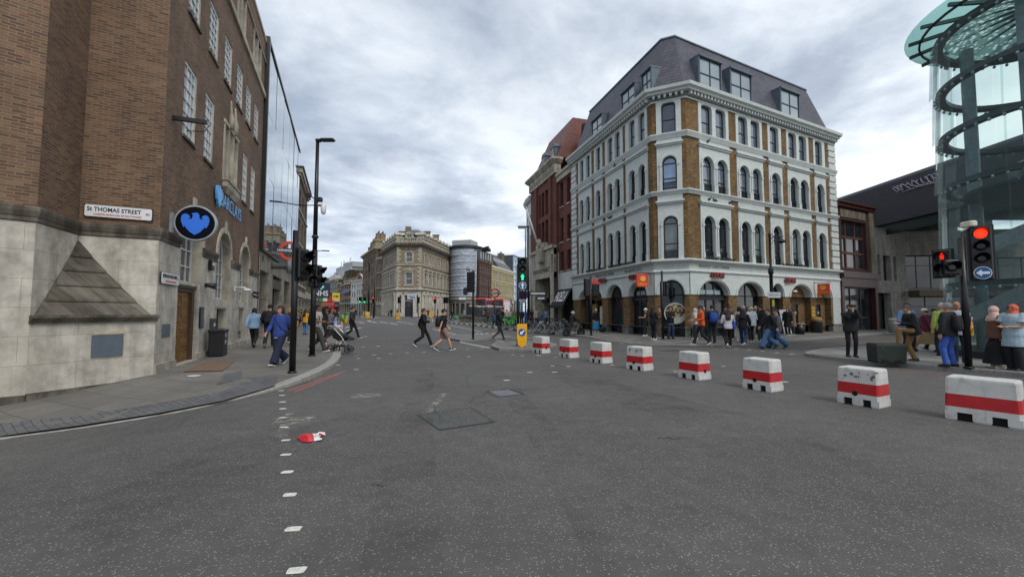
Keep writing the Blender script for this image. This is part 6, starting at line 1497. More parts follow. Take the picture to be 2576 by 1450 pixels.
for x, y in ((1.8, 12), (3.3, 17), (-5, 12)): mb = MB(); mb.box((x-.8, y-.5, 19.5), (x+.8, y+.5, 22.9)); mb.box((x-.95, y-.65, 22.9), (x+.95, y+.65, 23.1)); mb.build('chimney', M_FTAN, hb)
mb = MB(); mb.box((2.0, .38, 2.6), (4.2, .42, 4.0)); f2.make('door_panel', mb, M_SIGNW); mb = MB(); mb.box((2.0, .30, -.2), (4.2, .36, 2.4)); f2.make('door', mb, M_FDK)
gl_ = lettering('HSBC UK', .5, plain('bank_letters', '#6b6763', .6), hb, f2.pos(3.5, -.14, 6.0)-f2.base, f2.ang, .02); mb = MB(); mb.prism([(-.35, 0), (-.17, .22), (-.17, -.22)], -.02, .02); mb.prism([(.35, 0), (.17, -.22), (.17, .22)], -.02, .02); mb.prism([(-.15, .2), (.15, .2), (0, .02)], -.02, .02); mb.prism([(-.15, -.2), (0, -.02), (.15, -.2)], -.02, .02); f2.make('emblem', mb, plain('emblem_red', '#b8433c', .5), 1.75, -.16, 6.0)
for f, x in ((f1, f1.L-12.5), (f3, 6.2)):
    mb = MB(); mb.box((-.75, -.9, 3.3), (.75, -.8, 3.95)); o = f.make('projecting_sign', mb, M_SIGNW, x); mb = MB(); mb.prism([(-.35, 3.62), (-.12, 3.8), (.12, 3.8), (.35, 3.62), (.12, 3.44), (-.12, 3.44)], -.92, -.905); mb.build('emblem', plain('emblem_dark', '#55504c', .5), o)
# dark brick strip with white window trims, then the long brown hotel front
pA, pB = xy(946.5, 121.0), xy(961.5, 117.4)
house('narrow_brick_house', 'narrow dark brick house with tall white window trims squeezed left of the wedge building', pA, pB, 16.6, [(12.4, 15.2), (8.0, 11.6), (4.0, 7.4)], 3, M_FBRK, M_WSASH, M_GFARL, 10, .5, False, .62, 3.6)
hA, hB = xy(911.5, 143.6), xy(946.5, 122.0)
t, f = house('hotel_building', 'tall ornate brown brick building with chimneys behind the wedge-shaped bank', hA, hB, 19.3, [(15.4, 17.6), (11.6, 14.2), (7.4, 10.4), (4.6, 6.6)], 8, M_FBRK, plain('stone_sash', '#8f8470', .6), M_GFAR, 14, .7, False, .5, 4.2, plain('hotel_base', '#57503f', .7), plain('hotel_trim', '#8d8168', .8))
mb = MB()
for k in range(9): x = f.L*(.04+.92*k/8); mb.box((x-.3, -.12, 4.2), (x+.3, .05, 18.7))
f.make('piers', mb, M_FTAN)
mb = MB(); mb.box((-.3, -.9, 19.3), (f.L+.5, 1, 19.9)); mb.box((f.L-4.5, -.5, 19.9), (f.L+.2, 6, 21.6)); mb.box((f.L-4.8, -.8, 21.6), (f.L+.5, 6.3, 22.1)); f.make('parapet', mb, plain('hotel_trim', '#8d8168', .8))
for x, z in ((2.5, 22.6), (6.5, 23.6), (11, 24.2), (16, 25.2), (f.L-2.5, 24.0)): chim(f, x, 2.0, 19.5, z, 1.6 if x < 16 else 2.2, 1.4, 4, M_FYEL if x > 10 else M_FBRK)
# the distant row closing the left street
row = [('gabled_white_house', 'white fronted house with a curly red brick gable in the far row', 895.5, 913.5, 158, 154, 12.1, [(9.2, 10.4), (6.4, 8.4), (3.9, 5.5)], 3, M_FWHT, M_FDK, M_GFAR),
 ('white_house', 'slim plain white house beside the curly gable in the far row', 882.5, 895.3, 162, 158.5, 12.0, [(9.2, 10.4), (5.6, 7.6)], 2, M_FWHT, M_FDK, M_GFAR),
 ('awning_house', 'brown house with blue awning over a window in the far row', 865.5, 882.3, 168, 162.5, 12.3, [(8.9, 10.6), (6.0, 7.6), (3.7, 5.0)], 3, M_FYEL, M_FDK, M_GFAR),
 ('brown_house', 'narrow red brown brick house left of the blue awning', 857.5, 865.3, 172, 168.5, 11.0, [(8.0, 9.6), (5.4, 7.2)], 2, M_FBRK, M_WSASH, M_GFARL),
 ('brown_house', 'brown brick house with wide white windows in the far row', 848.5, 857.3, 177, 172.5, 12.0, [(9.4, 10.8), (6.6, 8.6), (4.0, 5.8)], 2, M_FBRK, M_WSASH, M_GFARL),
 ('brown_house', 'very narrow tan brick house beside the grey office in the far row', 843.5, 848.3, 181, 177.5, 13.6, [(11, 12.3), (8, 10), (4.8, 6.8)], 1, M_FTAN, M_WSASH, M_GFARL),
 ('grey_office', 'grey stone office with bands of white windows in the far row', 820.5, 843.3, 200, 181.5, 14.4, [(11.2, 13.2), (7.8, 10.2), (4.4, 6.8)], 8, M_FGRY, M_WSASH, M_GFARL),
 ('brown_office', 'plain dark office slab at the far end of the left street', 811.5, 820.3, 214, 201, 16.4, [(13, 15), (10, 12), (7, 9), (4.2, 6)], 4, M_FBRK, M_FDK, M_GFARL)]
for nm, lab, u0, u1, Y0, Y1, h, rws, cl, wm_, fr_, gl in row:
    t, f = house(nm, lab, xy(u0, Y0), xy(u1, Y1), h, rws, cl, wm_, fr_, gl, 12, 1.5, False, .5, 3.6, M_FDK, M_FSTN if wm_ != M_FWHT else M_FWHT, .06, M_FROOF, .14)
    if nm == 'gabled_white_house':
        mb = MB(); G_ = [(0, 0), (1, 0), (1, .25), (.86, .35), (.84, .6), (.70, .7), (.66, .92), (.5, 1.05), (.34, .92), (.30, .7), (.16, .6), (.14, .35), (0, .25)]
        mb.prism([(x*f.L, h+z*2.1) for x, z in G_], -.15, .4); f.make('gable_edge', mb, M_FWHT); mb = MB(); mb.prism([(.5*f.L+(x-.5)*f.L*.78, h+.05+z*1.8) for x, z in G_], -.25, -.14); f.make('gable_brick', mb, brickm('gable_brick', '#7d3f2c', '#6b3324', '#6d5a4e'))
    elif nm == 'awning_house':
        for x in (.2, .5, .8):
            mb = MB(); mb.loft([[(f.L*x-.75, -.05, 8.5), (f.L*x+.75, -.05, 8.5), (f.L*x+.75, -.05, 8.4), (f.L*x-.75, -.05, 8.4)], [(f.L*x-.8, -1.0, 7.5), (f.L*x+.8, -1.0, 7.5), (f.L*x+.8, -1.0, 7.35), (f.L*x-.8, -1.0, 7.35)]]); f.make('window_awning', mb, plain('awning_blue', '#2c57a0', .7))
        mb = MB(); mb.box((.2, -.3, 11.0), (f.L-.2, .1, 11.4)); f.make('white_lintel', mb, M_FWHT); mb = MB(); mb.box((-.1, 2, 12.0), (f.L+4, 6, 13.6)); f.make('rear_wing', mb, M_FYEL)
        mb = MB(); mb.box((f.L*.45, -.25, 2.9), (f.L*.95, -.13, 3.7)); f.make('shop_sign', mb, plain('sign_cyan', '#4d8fb8', .5))
    elif nm == 'grey_office':
        mb = MB(); mb.box((0, 2.5, 14.2), (f.L, 12, 17.6)); mb.box((-1, 3.5, 17.6), (f.L+12, 11, 18.9)); f.make('penthouse', mb, plain('penthouse_white', '#a3a7a8', .6)); mb = MB(); mb.box((1, 4, 18.9), (f.L*.55, 10, 20.9)); mb.box((f.L*.75, 4, 18.9), (f.L+4, 10, 21.6)); mb.box((f.L+5, 4, 18.9), (f.L+13, 10, 21.0)); f.make('plant_room', mb, plain('plant_grey', '#9a9c9b', .6))
        mb = MB()
        for x in (f.L*.35, f.L*.62, f.L+4.5): mb.tube([(x, 5, 18.9), (x, 5, 23.5)], .3, 8)
        f.make('flue', mb, plain('flue_steel', '#b4b8ba', .4)); mb = MB()
        for i in range(6): x = f.L*(.3+.12*i); mb.box((x-.7, -.1, 14.5), (x+.7, 2.5, 16.2))
        f.make('dormers', mb, M_FWHT)
    elif h < 13 and nm == 'brown_house': chim(f, f.L*.5, 2, h, h+2.6, f.L*.5, .8, 3, M_FBRK)
t, f = house('rear_block', 'broad brown brick block rising behind the row with blue awning', xy(846, 192), xy(904, 172), 17.4, [(14.6, 16.0)], 9, M_FBRK, None, M_GFAR, 10, 1.6, False, .35, 8, M_FDK, M_FTAN)
t, f = house('plant_block', 'pale block with rooftop plant far behind the brown hotel front', xy(862, 205), xy(914, 190), 22, [(19, 20.5)], 5, plain('penthouse_white', '#a3a7a8', .6), None, M_GFAR, 8, 1.6, False, .3, 8)
for u, zt_ in ((868, 25.4), (905, 25.8)): mb = MB(); p = xy(u, 203); mb.box((p[0]-t.location.x-1.2, p[1]-t.location.y, 21-1.6), (p[0]-t.location.x+1.2, p[1]-t.location.y+2, zt_-1.6)); mb.build('flue', plain('flue_steel', '#b4b8ba', .4), t)
# near side of the left street, running away past the station
Lp = lambda s: P3+DS*s
side = [(30.6, 41, 15.0, 'brown brick terrace house just past the mirror-glass building', M_FBRK), (41.2, 60, 6.8, 'low brown terrace with cornice further down the left street', M_FBRK), (60.2, 84, 6.2, 'low shop terrace with coloured signs far down the left street', M_FTAN), (84.2, 91, 6.6, 'narrow grey terrace house ending the row on the left street', M_FGRY)]
for a, b, h, lab, wm_ in side:
    t, f = house('terrace_house', lab, Lp(a), Lp(b), h, ([(h-3.4, h-1.5), (h-6.6, h-4.4), (4.4, 6.4)] if h > 12 else [(3.9, 5.4)]), int((b-a)/3), wm_, M_WSASH, M_GFARL, 10, gz(*Lp((a+b)/2)), False, .4, 3.6)
    mb = MB(); mb.loft([[(0, -.2, h), (f.L, -.2, h), (f.L, .3, h), (-.0, .3, h)], [(0, -.45, h+.3), (f.L, -.45, h+.3), (f.L, .3, h+.3), (0, .3, h+.3)]]); f.make('eaves', mb, M_FDK)
    for x in (f.L*.3, f.L*.8): chim(f, x, 2.5, h, h+1.6, 1.4, .8, 3, M_FBRK)
# projecting shop signs along it
def psign(lab, s, z, w_, h_, c, out_=1.0, txt=None, tc_=None, extra=None):
    g = thing('shop_sign', lab, 'sign', (Lp(s)+Vector((DS.y, -DS.x))*(.15+out_)).to_3d()+Vector((0, 0, z)), math.atan2(DS.y, DS.x)-math.pi/2+R(8))
    mb = MB(); mb.box((-w_/2, -.05, -h_/2), (w_/2, .05, h_/2)); p = mb.build('panel', emit('lit_sign', c, .12), g)
    mb = MB(); mb.box((-w_/2-out_*.5, -.03, h_*.35), (-w_/2+.02, .03, h_*.42)); mb.build('bracket', M_BLK, g)
    if txt: lettering(txt, h_*.5, plain('letter_white', '#e4e4e0', .6) if not tc_ else plain('sign_text', tc_, .6), p, (0, -.06, -h_*.2 if extra else 0), 0, .004, .9, .01)
    if extra: extra(p)
    return g
def cross(p):
    mb = MB(); mb.box((-.28, -.075, .34), (.28, -.06, .52)); mb.box((-.09, -.075, .16), (.09, -.06, .70)); mb.build('cross', emit('pharmacy_green', '#7fd6b4', .5), p)
psign('dark blue chemist sign reading NHS under a pale green cross', 40, 4.0, 1.9, 1.7, '#16233f', 1.6, 'NHS', None, cross)
def tri_(p):
    for k, c in enumerate(('#2e8a4a', '#d8d8d2', '#b5352f')): mb = MB(); mb.box((-.75+k*.5, -.06, -.5), (-.25+k*.5, -.052, .25)); mb.build('stripe', plain('stripe', c, .6), p)
psign('green white and red striped restaurant sign hanging over the left pavement', 46, 3.4, 1.7, 1.3, '#3a2f28', 1.8, None, None, tri_)
def arr(p): mb = MB(); mb.prism([(x*.75, z*.75) for x, z in [(-.4, -.08), (.1, -.08), (.1, -.25), (.45, 0), (.1, .25), (.1, .08), (-.4, .08)]], -.07, -.056); mb.build('arrow', M_TXT, p)
psign('yellow square sign with a black arrow over the left pavement', 44, 3.5, .85, .85, '#c9b22a', 3.1, None, None, arr)
psign('small red and white shop sign further down the left pavement', 56, 2.9, 1.8, .8, '#a8433c', 1.8)
psign('pale shop sign low over the far left pavement', 60, 3.6, 2.0, .8, '#b0aca2', 2.4)
# ------------------------------------------------------------------ right of the wedge building
sb = thing('scaffolded_building', 'curved building wrapped in pale plastic sheeting under a dark flat temporary roof', 'building', (-13.6, 118, .5))
t_ = NT('sheeting'); v_ = t_.coords(True); a1 = t_.noise(v_, .45, 6, .65); a2 = t_.noise(v_, 1, 5, .6, stretch=(.5, 1.6, 1))
t_.col(t_.mix(.5, t_.ramp(a1, [(.3, lin('#7f8a99')), (.7, lin('#b4bdc8'))]), t_.ramp(a2, [(.35, lin('#76818f')), (.7, lin('#c4cbd2'))]))); t_.rough(.35); t_.bump(t_.noise(v_, .9, 5, .6), .8, .5)
arcp = [(-13.6+4.6*math.sin(R(a)), 123-5*math.cos(R(a))) for a in range(-80, 86, 5)]
mb = MB(); zs_ = [6.0+i*1.95 for i in range(8)]
def sc(p, z, k=1.0): return ((p[0]+13.6)*k, (p[1]-123)*k+5, z-.5)
rings = []
for i, z in enumerate(zs_):
    rings.append([sc(p, z, 1.0+.004*((j*7+i*3) % 3)) for j, p in enumerate(arcp)])
    if i < len(zs_)-1: rings.append([sc(p, z+1.0, 1.03+.006*((j*5+i) % 3)) for j, p in enumerate(arcp)])
mb.loft(rings, 0, False, True, False); mb.build('sheeting', t_.m, sb)
for z in zs_[:-1]: mb = MB(); mb.tube([sc(p, z, 1.035) for p in arcp], .09, 6); mb.build('seam', plain('sheet_seam', '#c3cad0', .5), sb)
mb = MB(); mb.tube([sc(arcp[-4], 6, 1.04), sc(arcp[-4], 19.5, 1.04)], .2, 6); mb.tube([sc(arcp[-9], 6, 1.04), sc(arcp[-9], 19.5, 1.04)], .1, 6); mb.build('scaffold_pole', plain('sheet_seam', '#c3cad0', .5), sb)
mb = MB(); mb.flat([sc(p, 0, 1.10)[:2] for p in arcp]+[(6.8, 1.4), (7.2, 9), (-4.5, 9)], 19.3, 20.0); mb.build('temporary_roof', plain('roof_dark', '#20252a', .5), sb)
mb = MB()
for i in range(14): mb.tube([(.8+i*.42, .2+i*.17, 18.5), (1.0+i*.43, .3+i*.16, 19.4)], .05, 5)
mb.tube([(.8, .2, 18.9), (6.8, 2.4, 19.2)], .06, 5); mb.tube([(.8, .2, 18.4), (6.2, 2.2, 18.6)], .06, 5); mb.build('scaffold_truss', M_DARK, sb)
fS = [Fac(sb, arcp[j], arcp[j+4]) for j in range(1, 29, 4)]
for i, f in enumerate(fS):
    f.base = Vector((-13.6, 118, .5)); op = [(f.L/2-.55, f.L/2+.55, .6, 3.4, 4.0, 2)]
    mb = MB(); wall(mb, 0, f.L, -.5, 6.1, op, .4); f.make('stone_arcade', mb, M_FGRY); window(f, *op[0][:5], 2, .3, plain('arch_red', '#5a2126', .5) if i == 4 else M_FDK, M_GFAR, .12, (.5,), (.6,), .06, .05)
    mb = MB(); mb.box((0, -.3, 5.0), (f.L, .1, 5.5)); f.make('moulding', mb, M_FSTN)
mb = MB(); mb.box((-1.0, -.12, 4.9), (1.0, .0, 5.6)); fS[3].make('shop_sign', mb, M_SIGNW, fS[3].L/2, -.35)
mb = MB(); mb.flat([sc(p, 0, .9)[:2] for p in arcp]+[(4, 9), (-4, 9)], 0, 19.2); mb.build('inner_block', M_FGRY, sb)
t, f = house('brown_brick_building', 'brown brick building with rows of tall sash windows between the sheeting and the cream front', xy(1206, 119), xy(1236, 128), 16.0, [(12.6, 14.6), (9.2, 11.4), (6.0, 8.2), (3.9, 5.4)], 5, brickm('chocolate_brick', '#5e4034', '#4c332a', '#54423a', .3, .1, .012, dirt_scale=.3), plain('grey_sash', '#8a8a88', .5), M_GFARL, 3, .5, False, .42, 3.6, M_FDK, plain('brown_trim', '#6f5a4d', .8))
mb = MB(); mb.loft([[(0, .1, 16), (f.L, .1, 16), (f.L, 10, 16), (0, 10, 16)], [(0, 1.4, 19.4), (f.L, 1.4, 19.4), (f.L, 10, 19.4), (0, 10, 19.4)]]); f.make('mansard', mb, M_FROOF)
for k in range(5): x = f.L*(k+.5)/5; mb = MB(); mb.box((x-.65, .0, 16.2), (x+.65, 1.5, 18.6)); f.make('dormer', mb, M_LEAD); window(f, x-.45, x+.45, 16.5, 18.3, None, 2, -.06, M_WSASH, M_GFARL, .08, (.5,), (.5,), .05, .03, 'dormer_window')
mb = MB(); mb.box((.5, 3, 19.4), (f.L*.6, 9, 22)); f.make('plant_room', mb, plain('plant_grey', '#9a9c9b', .6))
M_CRM = stonem('cream_stucco', '#b3a67f', None, stain=.3)
t, f = house('cream_building', 'long cream stucco building with arched windows at the end of the right street', xy(1236.4, 128.3), xy(1293, 150.6), 15.0, [(11.0, 13.4), (6.6, 9.8)], 9, M_CRM, M_WSASH, M_GFARL, 12, .55, True, .42, 4.6, M_FDK, plain('cream_trim', '#bdb59c', .7))
mb = MB(); mb.box((0, -.2, 14.0), (f.L, .1, 15.4)); f.make('white_parapet', mb, plain('cream_trim', '#bdb59c', .7))
mb = MB(); mb.loft([[(f.L*.35, .3, 15.4), (f.L*.98, .3, 15.4), (f.L*.98, 10, 15.4), (f.L*.35, 10, 15.4)], [(f.L*.35, 4.5, 20.6), (f.L*.90, 4.5, 20.6), (f.L*.90, 6, 20.6), (f.L*.35, 6, 20.6)]]); f.make('slate_roof', mb, M_FROOF)
mb = MB()
for k in range(4): x = f.L*(.45+.12*k); mb.loft([[(x-.4, 2.1, 17.7), (x+.4, 2.1, 17.7), (x+.4, 2.2, 17.6), (x-.4, 2.2, 17.6)], [(x-.4, 3.4, 19.3), (x+.4, 3.4, 19.3), (x+.4, 3.5, 19.2), (x-.4, 3.5, 19.2)]])
f.make('skylight', mb, plain('skylight_pale', '#b9c4cb', .2))
chim(f, f.L*.2, 3, 15, 19.0, 5, 2, 4, stonem('chimney_tan', '#7d705a')); chim(f, f.L*.88, 4, 18, 21.6, 3, 1.5, 3, stonem('chimney_tan2', '#7d705a'))
mb = MB(); mb.box((f.L*.46, -.16, .5), (f.L*.88, .06, 5.4)); f.make('dark_entrance', mb, plain('entrance_black', '#0d0d10', .4))
random.seed(3); mb = MB()
for k in range(9): x, z = f.L*random.uniform(.5, .84), random.uniform(1.4, 4.8); mb.box((x-.35, -.2, z-.4), (x+.3, -.17, z+.4))
f.make('posters', mb, plain('poster_pale', '#a9a7a2', .6, var=.5, scale=2))
t, f = house('glass_tower', 'pale blue glass block glimpsed between the cream building and the traffic light', xy(1292, 190), xy(1316, 205), 26, [(3+3*i, 5.6+3*i) for i in range(1, 7)], 4, plain('tower_blue', '#8ba5b8', .4), plain('tower_blue', '#8ba5b8', .4), glassm('tower_glass', (.42, .50, .57), .05, 2.2), 12, 1.6, False, .8, 5.5, M_FDK, plain('tower_blue', '#8ba5b8', .4))
# ------------------------------------------------------------------ traffic lights
M_LR, M_LG = emit('red_lamp', '#ff2a12', 2.2), emit('green_lamp', '#18f08a', 2.6)
M_OFF = plain('dark_lens', '#141416', .2)
M_SBLUE = plain('sign_blue_disc', '#15548f', .35, var=.05); M_SW = plain('sign_white', '#dfe3e4', .4, var=.04)
M_YEL = plain('bollard_yellow', '#e0a70c', .4, var=.08)
def arrow_poly(s=1.0, ang=0.0):
    P_ = [(-.035, -.13), (.035, -.13), (.035, .02), (.095, .02), (0, .13), (-.095, .02), (-.035, .02)]
    c, q_ = math.cos(ang), math.sin(ang); return [((x*c-z*q_)*s, (x*q_+z*c)*s) for x, z in P_]
def sig_head(t, x, y, z, rot, lit, disc=None, n=3, w_=.34, man=False):
    """housing with lenses facing local -y of the rotated head"""
    h = .33*n+.06+(.36 if disc is not None else 0); mb = MB(); b0 = -(.36 if disc is not None else 0)
    mb.bbox((-w_/2, -.02, b0), (w_/2, .20, b0+h), .025); mb.box((-w_/2-.05, .05, b0-.03), (w_/2+.05, .07, b0+h+.03)); o = mb.build('signal_head', M_BLK, t, (x, y, z), rot)
    for i in range(n):
        zc_ = .03+.33*(n-1-i)+.165; on = (lit == i)
        if on and disc == 'arrow': mb = MB(); mb.prism(arrow_poly(.95), -.035, -.02); l_ = mb.build('lens', M_LG, o, (0, 0, zc_))
        elif man and on: mb = MB(); mb.ellip((0, -.03, .09), .03, .01, .03); mb.loft([[(-.045, -.035, .055), (.045, -.035, .055), (.045, -.02, .055), (-.045, -.02, .055)], [(-.03, -.035, -.11), (.03, -.035, -.11), (.03, -.02, -.11), (-.03, -.02, -.11)]]); mb.build('lens', emit('red_man', '#ff2a12', .7), o, (0, 0, zc_))
        else: mb = MB(); mb.tube([(0, -.012, 0), (0, -.03, 0), (0, -.038, 0)], [.125, .125, .06], 20); mb.build('lens', (M_LR if i == 0 else M_LG) if on else M_OFF, o, (0, 0, zc_))
        mb = MB(); k = 16; R0 = [[(.145*math.cos(R(-20+220*j/k)), yy, .145*math.sin(R(-20+220*j/k))) for j in range(k+1)] for yy in (-.02, -.24)]
        R0[1] = [(p[0], -.10-.16*max(0, p[2]/.145), p[2]) for p in R0[1]]
        mb.loft(R0, 0, False, True, False); mb.loft([[(p[0]*.93, p[1], p[2]*.93) for p in r] for r in R0], 0, False, True, False); mb.build('hood', M_BLK, o, (0, 0, zc_))
    if disc is not None:
        mb = MB(); mb.tube([(0, -.022, 0), (0, -.032, 0)], [.165, .165], 28, 0, False); d = mb.build('sign_disc', M_SW, o, (0, 0, -.18)); mb = MB(); mb.tube([(0, -.033, 0), (0, -.037, 0)], [.150, .150], 28, 0, False); mb.build('disc_face', M_SBLUE, d)
        mb = MB(); mb.prism(arrow_poly(.95, {'arrow': 0, 'left': R(90)}[disc]), -.042, -.038); mb.build('arrow', M_SW, d)
    return o
def tlight(label, u, v, h, heads, dz=.12, r=.06, extra=None, depth=None):
    p = at(u, v, dz) if depth is None else depth
    t = thing('traffic_light', label, 'traffic light', p, 0.0); mb = MB(); mb.tube([(0, 0, -.02), (0, 0, h)], r, 14); mb.lathe([(r+.03, 0), (r+.03, .03), (r, .05)], n=14); mb.build('post', M_BLK, t)
    for hd in heads: sig_head(t, *hd)
    if extra: extra(t)
    return t
def cctv(t, x, y, z, m=M_SIGNW, ln=.3, drop=True):
    mb = MB()
    if drop: mb.lathe([(.02, .30), (.07, .27), (.085, .16), (.09, .05), (.07, -.06), (.02, -.10)], (x, y, z)); mb.tube([(x, y, z+.25), (0, 0, z+.25)], .03, 8)
    else: mb.bbox((x-.09, y-.16, z), (x+.09, y+.16, z+.16), .03); mb.tube([(x, y, z), (0, 0, z-.1)], .025, 8)
    mb.build('camera', m, t)
tlight('black traffic light post nearest the left kerb with hooded heads seen from the side', 735, 937, 3.48, [(.18, .06, 2.30, R(75), -1, None, 2), (.12, .24, 2.25, R(105), -1, None, 2)], r=.075)
lp = tlight('tall black pole with traffic light, white camera and lamp arm on the left pavement', 785, 895, 3.55, [(.16, .03, 2.30, R(80), -1, None, 2), (.05, -.10, 2.32, R(20), -1, None, 1, .30)], r=.09)
mb = MB(); mb.tube([(0, 0, 3.5), (0, 0, 7.35)], [.075, .055], 12); mb.box((-.05, -.07, 7.28), (.10, .07, 7.36)); mb.build('mast', M_BLK, lp)
mb = MB(); mb.tube([(0, 0, 7.3), (.2, 0, 7.36)], .03, 8); mb.bbox((.10, -.11, 7.30), (.58, .11, 7.38), .03); mb.build('lamp_head', M_DARK, lp)
cctv(lp, .28, -.05, 4.85); mb = MB(); mb.tube([(-.05, 0, 5.3), (-.22, 0, 5.42)], .02, 6); mb.bbox((-.3, -.08, 5.36), (-.18, .08, 5.5), .02); mb.bbox((.05, -.08, 5.2), (.2, .08, 5.35), .02); mb.lathe([(.085, 3.95), (.12, 4.0), (.085, 4.05)]); mb.build('fittings', M_DARK, lp)
tlight('black traffic light on the middle island seen from behind, camera on top', 1190, 852, 3.72, [(-.12, -.02, 2.55, R(170), -1, None, 3), (-.34, .0, 2.38, R(100), -1, None, 1, .3)], extra=lambda t: cctv(t, -.28, -.05, 3.72, plain('camera_grey', '#8b9194', .5), .3, False))
tlight('traffic light with green up arrow lit and blue arrow disc beside a yellow bollard', 1303, 868, 3.55, [(.20, -.08, 2.80, R(3), 2, 'arrow')])
tlight('traffic light with bright red lamp and blue left arrow disc by the glass drum', 2437, 925, 3.45, [(.34, -.16, 2.67, R(-40), 0, 'left', 3, .40), (-.48, .05, 2.40, R(-62), 0, None, 2, .34, True), (-.40, -.10, 2.45, R(-20), -1, None, 1, .34)], r=.075, extra=lambda t: (cctv(t, .2, -.02, 3.72, plain('camera_cream', '#c9c6b4', .5), .3, False)))
def redsign(t):
    mb = MB(); mb.prism([(0, .45), (.48, 0), (0, -.45), (-.1, 0)], -.02, .02); mb.build('red_sign', plain('red_sign_plate', '#b5392e', .5), t, (.20, .15, 3.2))
tlight('black traffic lights on a post before the leftmost restaurant arches, red plate behind', 1487, 843, 3.68, [(-.24, .02, 2.45, R(-170), -1, None, 3), (.32, 0, 2.45, R(165), -1, None, 2, .36)], extra=redsign)
tlight('plain black traffic light post in front of the round food picture', 1668, 853, 3.66, [(.16, .10, 2.35, R(120), -1, None, 2, .3)])
far = [('far traffic light with green lamp, left of two before the ornate brown building', 905, 797.5, 2, 0), ('far traffic light with green lamp, right of two before the ornate brown building', 917, 797.8, 2, 0), ('far traffic light with glowing red lamp beside the tall black pole', 939, 800, 0, .25), ('far black traffic light at the left end of the wedge building', 1003, 797.5, -1, 0), ('far black traffic light leaning over the kerb right of the bank door', 1052, 797.5, -1, 0), ('far traffic light with small red lamp before the wedge building', 1094, 798, 0, 0), ('far black traffic light, left of a close pair by the wedge building', 1118, 798, -1, 0), ('far black traffic light, right of a close pair by the wedge building', 1124.5, 798, -1, 0)]
for lab, u, v, lit, ex in far:
    p = at(u, v, .12); k = p.y/92
    t = tlight(lab, u, v, 4.4*k, [], r=.08, depth=p); o = sig_head(t, 0, -.1, (3.15+ex)*k, 0.0, lit); o.scale = (1.35*k, 1.35*k, 1.25*k)
lampm = thing('lamp_post', 'tall black pole with thicker base rising before the ornate brown building', 'lamp post', at(926.6, 799, .12))
mb = MB(); mb.tube([(0, 0, 0), (0, 0, 9.2)], .17, 10); mb.tube([(0, 0, 9.2), (0, 0, 11.6)], .12, 8); mb.tube([(.85, .8, 0), (.85, .8, 12.2)], .1, 8); mb.build('pole', M_BLK, lampm)
# keep-left bollards
def bollard(label, u, v, disc=True, w_=.42, h=.92, pale=False, depth=None, rot=0.0):
    t = thing('traffic_bollard', label, 'bollard', at(u, v, .12) if depth is None else depth, rot, 'yellow bollards on the islands')
    S_ = [(-.5, .42), (-.42, .1), (0, -.02), (.42, .1), (.5, .42), (.5, 1.0), (.44, 1.04), (-.44, 1.04), (-.5, 1.0)]
    mb = MB(); mb.prism([(x*w_, z*h) for x, z in S_], -.09, .09); b = mb.build('body', M_YEL, t); mb = MB(); mb.box((-.08, -.06, 0), (.08, .06, .12)); mb.build('foot', M_BLK, t)
    mb = MB(); mb.tube([(0, -.093, .66*h), (0, -.10, .66*h)], [.155, .155], 24, 0, False)
    if disc:
        d = mb.build('disc', plain('disc_blue', '#123f9c', .35, var=.03), b); mb = MB(); mb.prism([(x, z+.66*h) for x, z in arrow_poly(.95, R(135))], -.106, -.101); mb.build('arrow', M_SW, d)
    else: mb = MB(); mb.box((-.36*w_, -.10, .55*h), (.36*w_, -.092, .93*h)); mb.build('panel', plain('bollard_pale', '#c9c3b0', .4), b)
    return t
bollard('yellow bollard with blue keep-left arrow disc on the nearest traffic island', 1313, 871.5)
bollard('yellow bollard with pale panel on the black and white kerb before the lime bike', 868, 813.5, False, .62, 1.0)
bollard('yellow bollard with pale panel at the foot of the tall far pole', 925.7, 800, False, .6, 1.15)
bollard('half hidden yellow bollard just left of the tall far pole', 918, 797, False, .7, 1.2)
bollard('yellow bollard with blue disc standing before the left corner of the wedge building', 1001.7, 803.5, True, .6, 1.15)
bollard('yellow bollard with blue disc standing before the right front of the wedge building', 1085, 799, True, .6, 1.15)
# road signs and roundel on the plaza
ds = thing('direction_sign', 'pale direction sign on a thin post before the wedge building door', 'road sign', at(1034.5, 799, .12)); mb = MB(); mb.tube([(0, 0, 0), (0, 0, 5.0)], .08, 8); mb.build('post', M_DARK, ds)
mb = MB(); mb.box((-.8, -.12, 3.6), (1.0, -.06, 4.7)); b = mb.build('panel', plain('sign_pale', '#b9bec2', .5), ds); mb = MB(); mb.box((-.5, -.13, 4.05), (.6, -.122, 4.2)); mb.box((-.2, -.13, 3.8), (.7, -.122, 3.92)); mb.build('writing', plain('sign_navy_text', '#33405e', .5), b)
pr_ = at_depth(1245, 737, 58); pg = Vector((pr_.x, 58, gz(pr_.x, 58)+.12)); rr = roundel('red ring and dark bar UNDERGROUND sign on a pole over the plaza', pr_, R(6), .66, 'UNDERGROUND')
mb = MB(); mb.tube([(0, 0.02, -.6), (0, .02, pg.z-pr_.z)], .07, 10); mb.build('pole', M_BLK, rr)
mpn = thing('map_post', 'slim black and white finger sign post with name panel near the market', 'sign', at(1338, 826, .12)); mb = MB(); mb.tube([(0, 0, 0), (0, 0, 3.4)], .05, 8); mb.build('post', M_DARK, mpn)
mb = MB(); mb.box((-.2, -.06, 2.9), (1.3, -.02, 3.2)); mb.box((.4, -.06, 2.5), (1.2, -.02, 2.75)); mb.build('arms', M_BLK, mpn); mb = MB(); mb.box((-.1, -.07, 2.98), (1.15, -.062, 3.12)); mb.box((.5, -.07, 2.56), (1.1, -.062, 2.7)); mb.build('lettering', M_SIGNW, mpn)
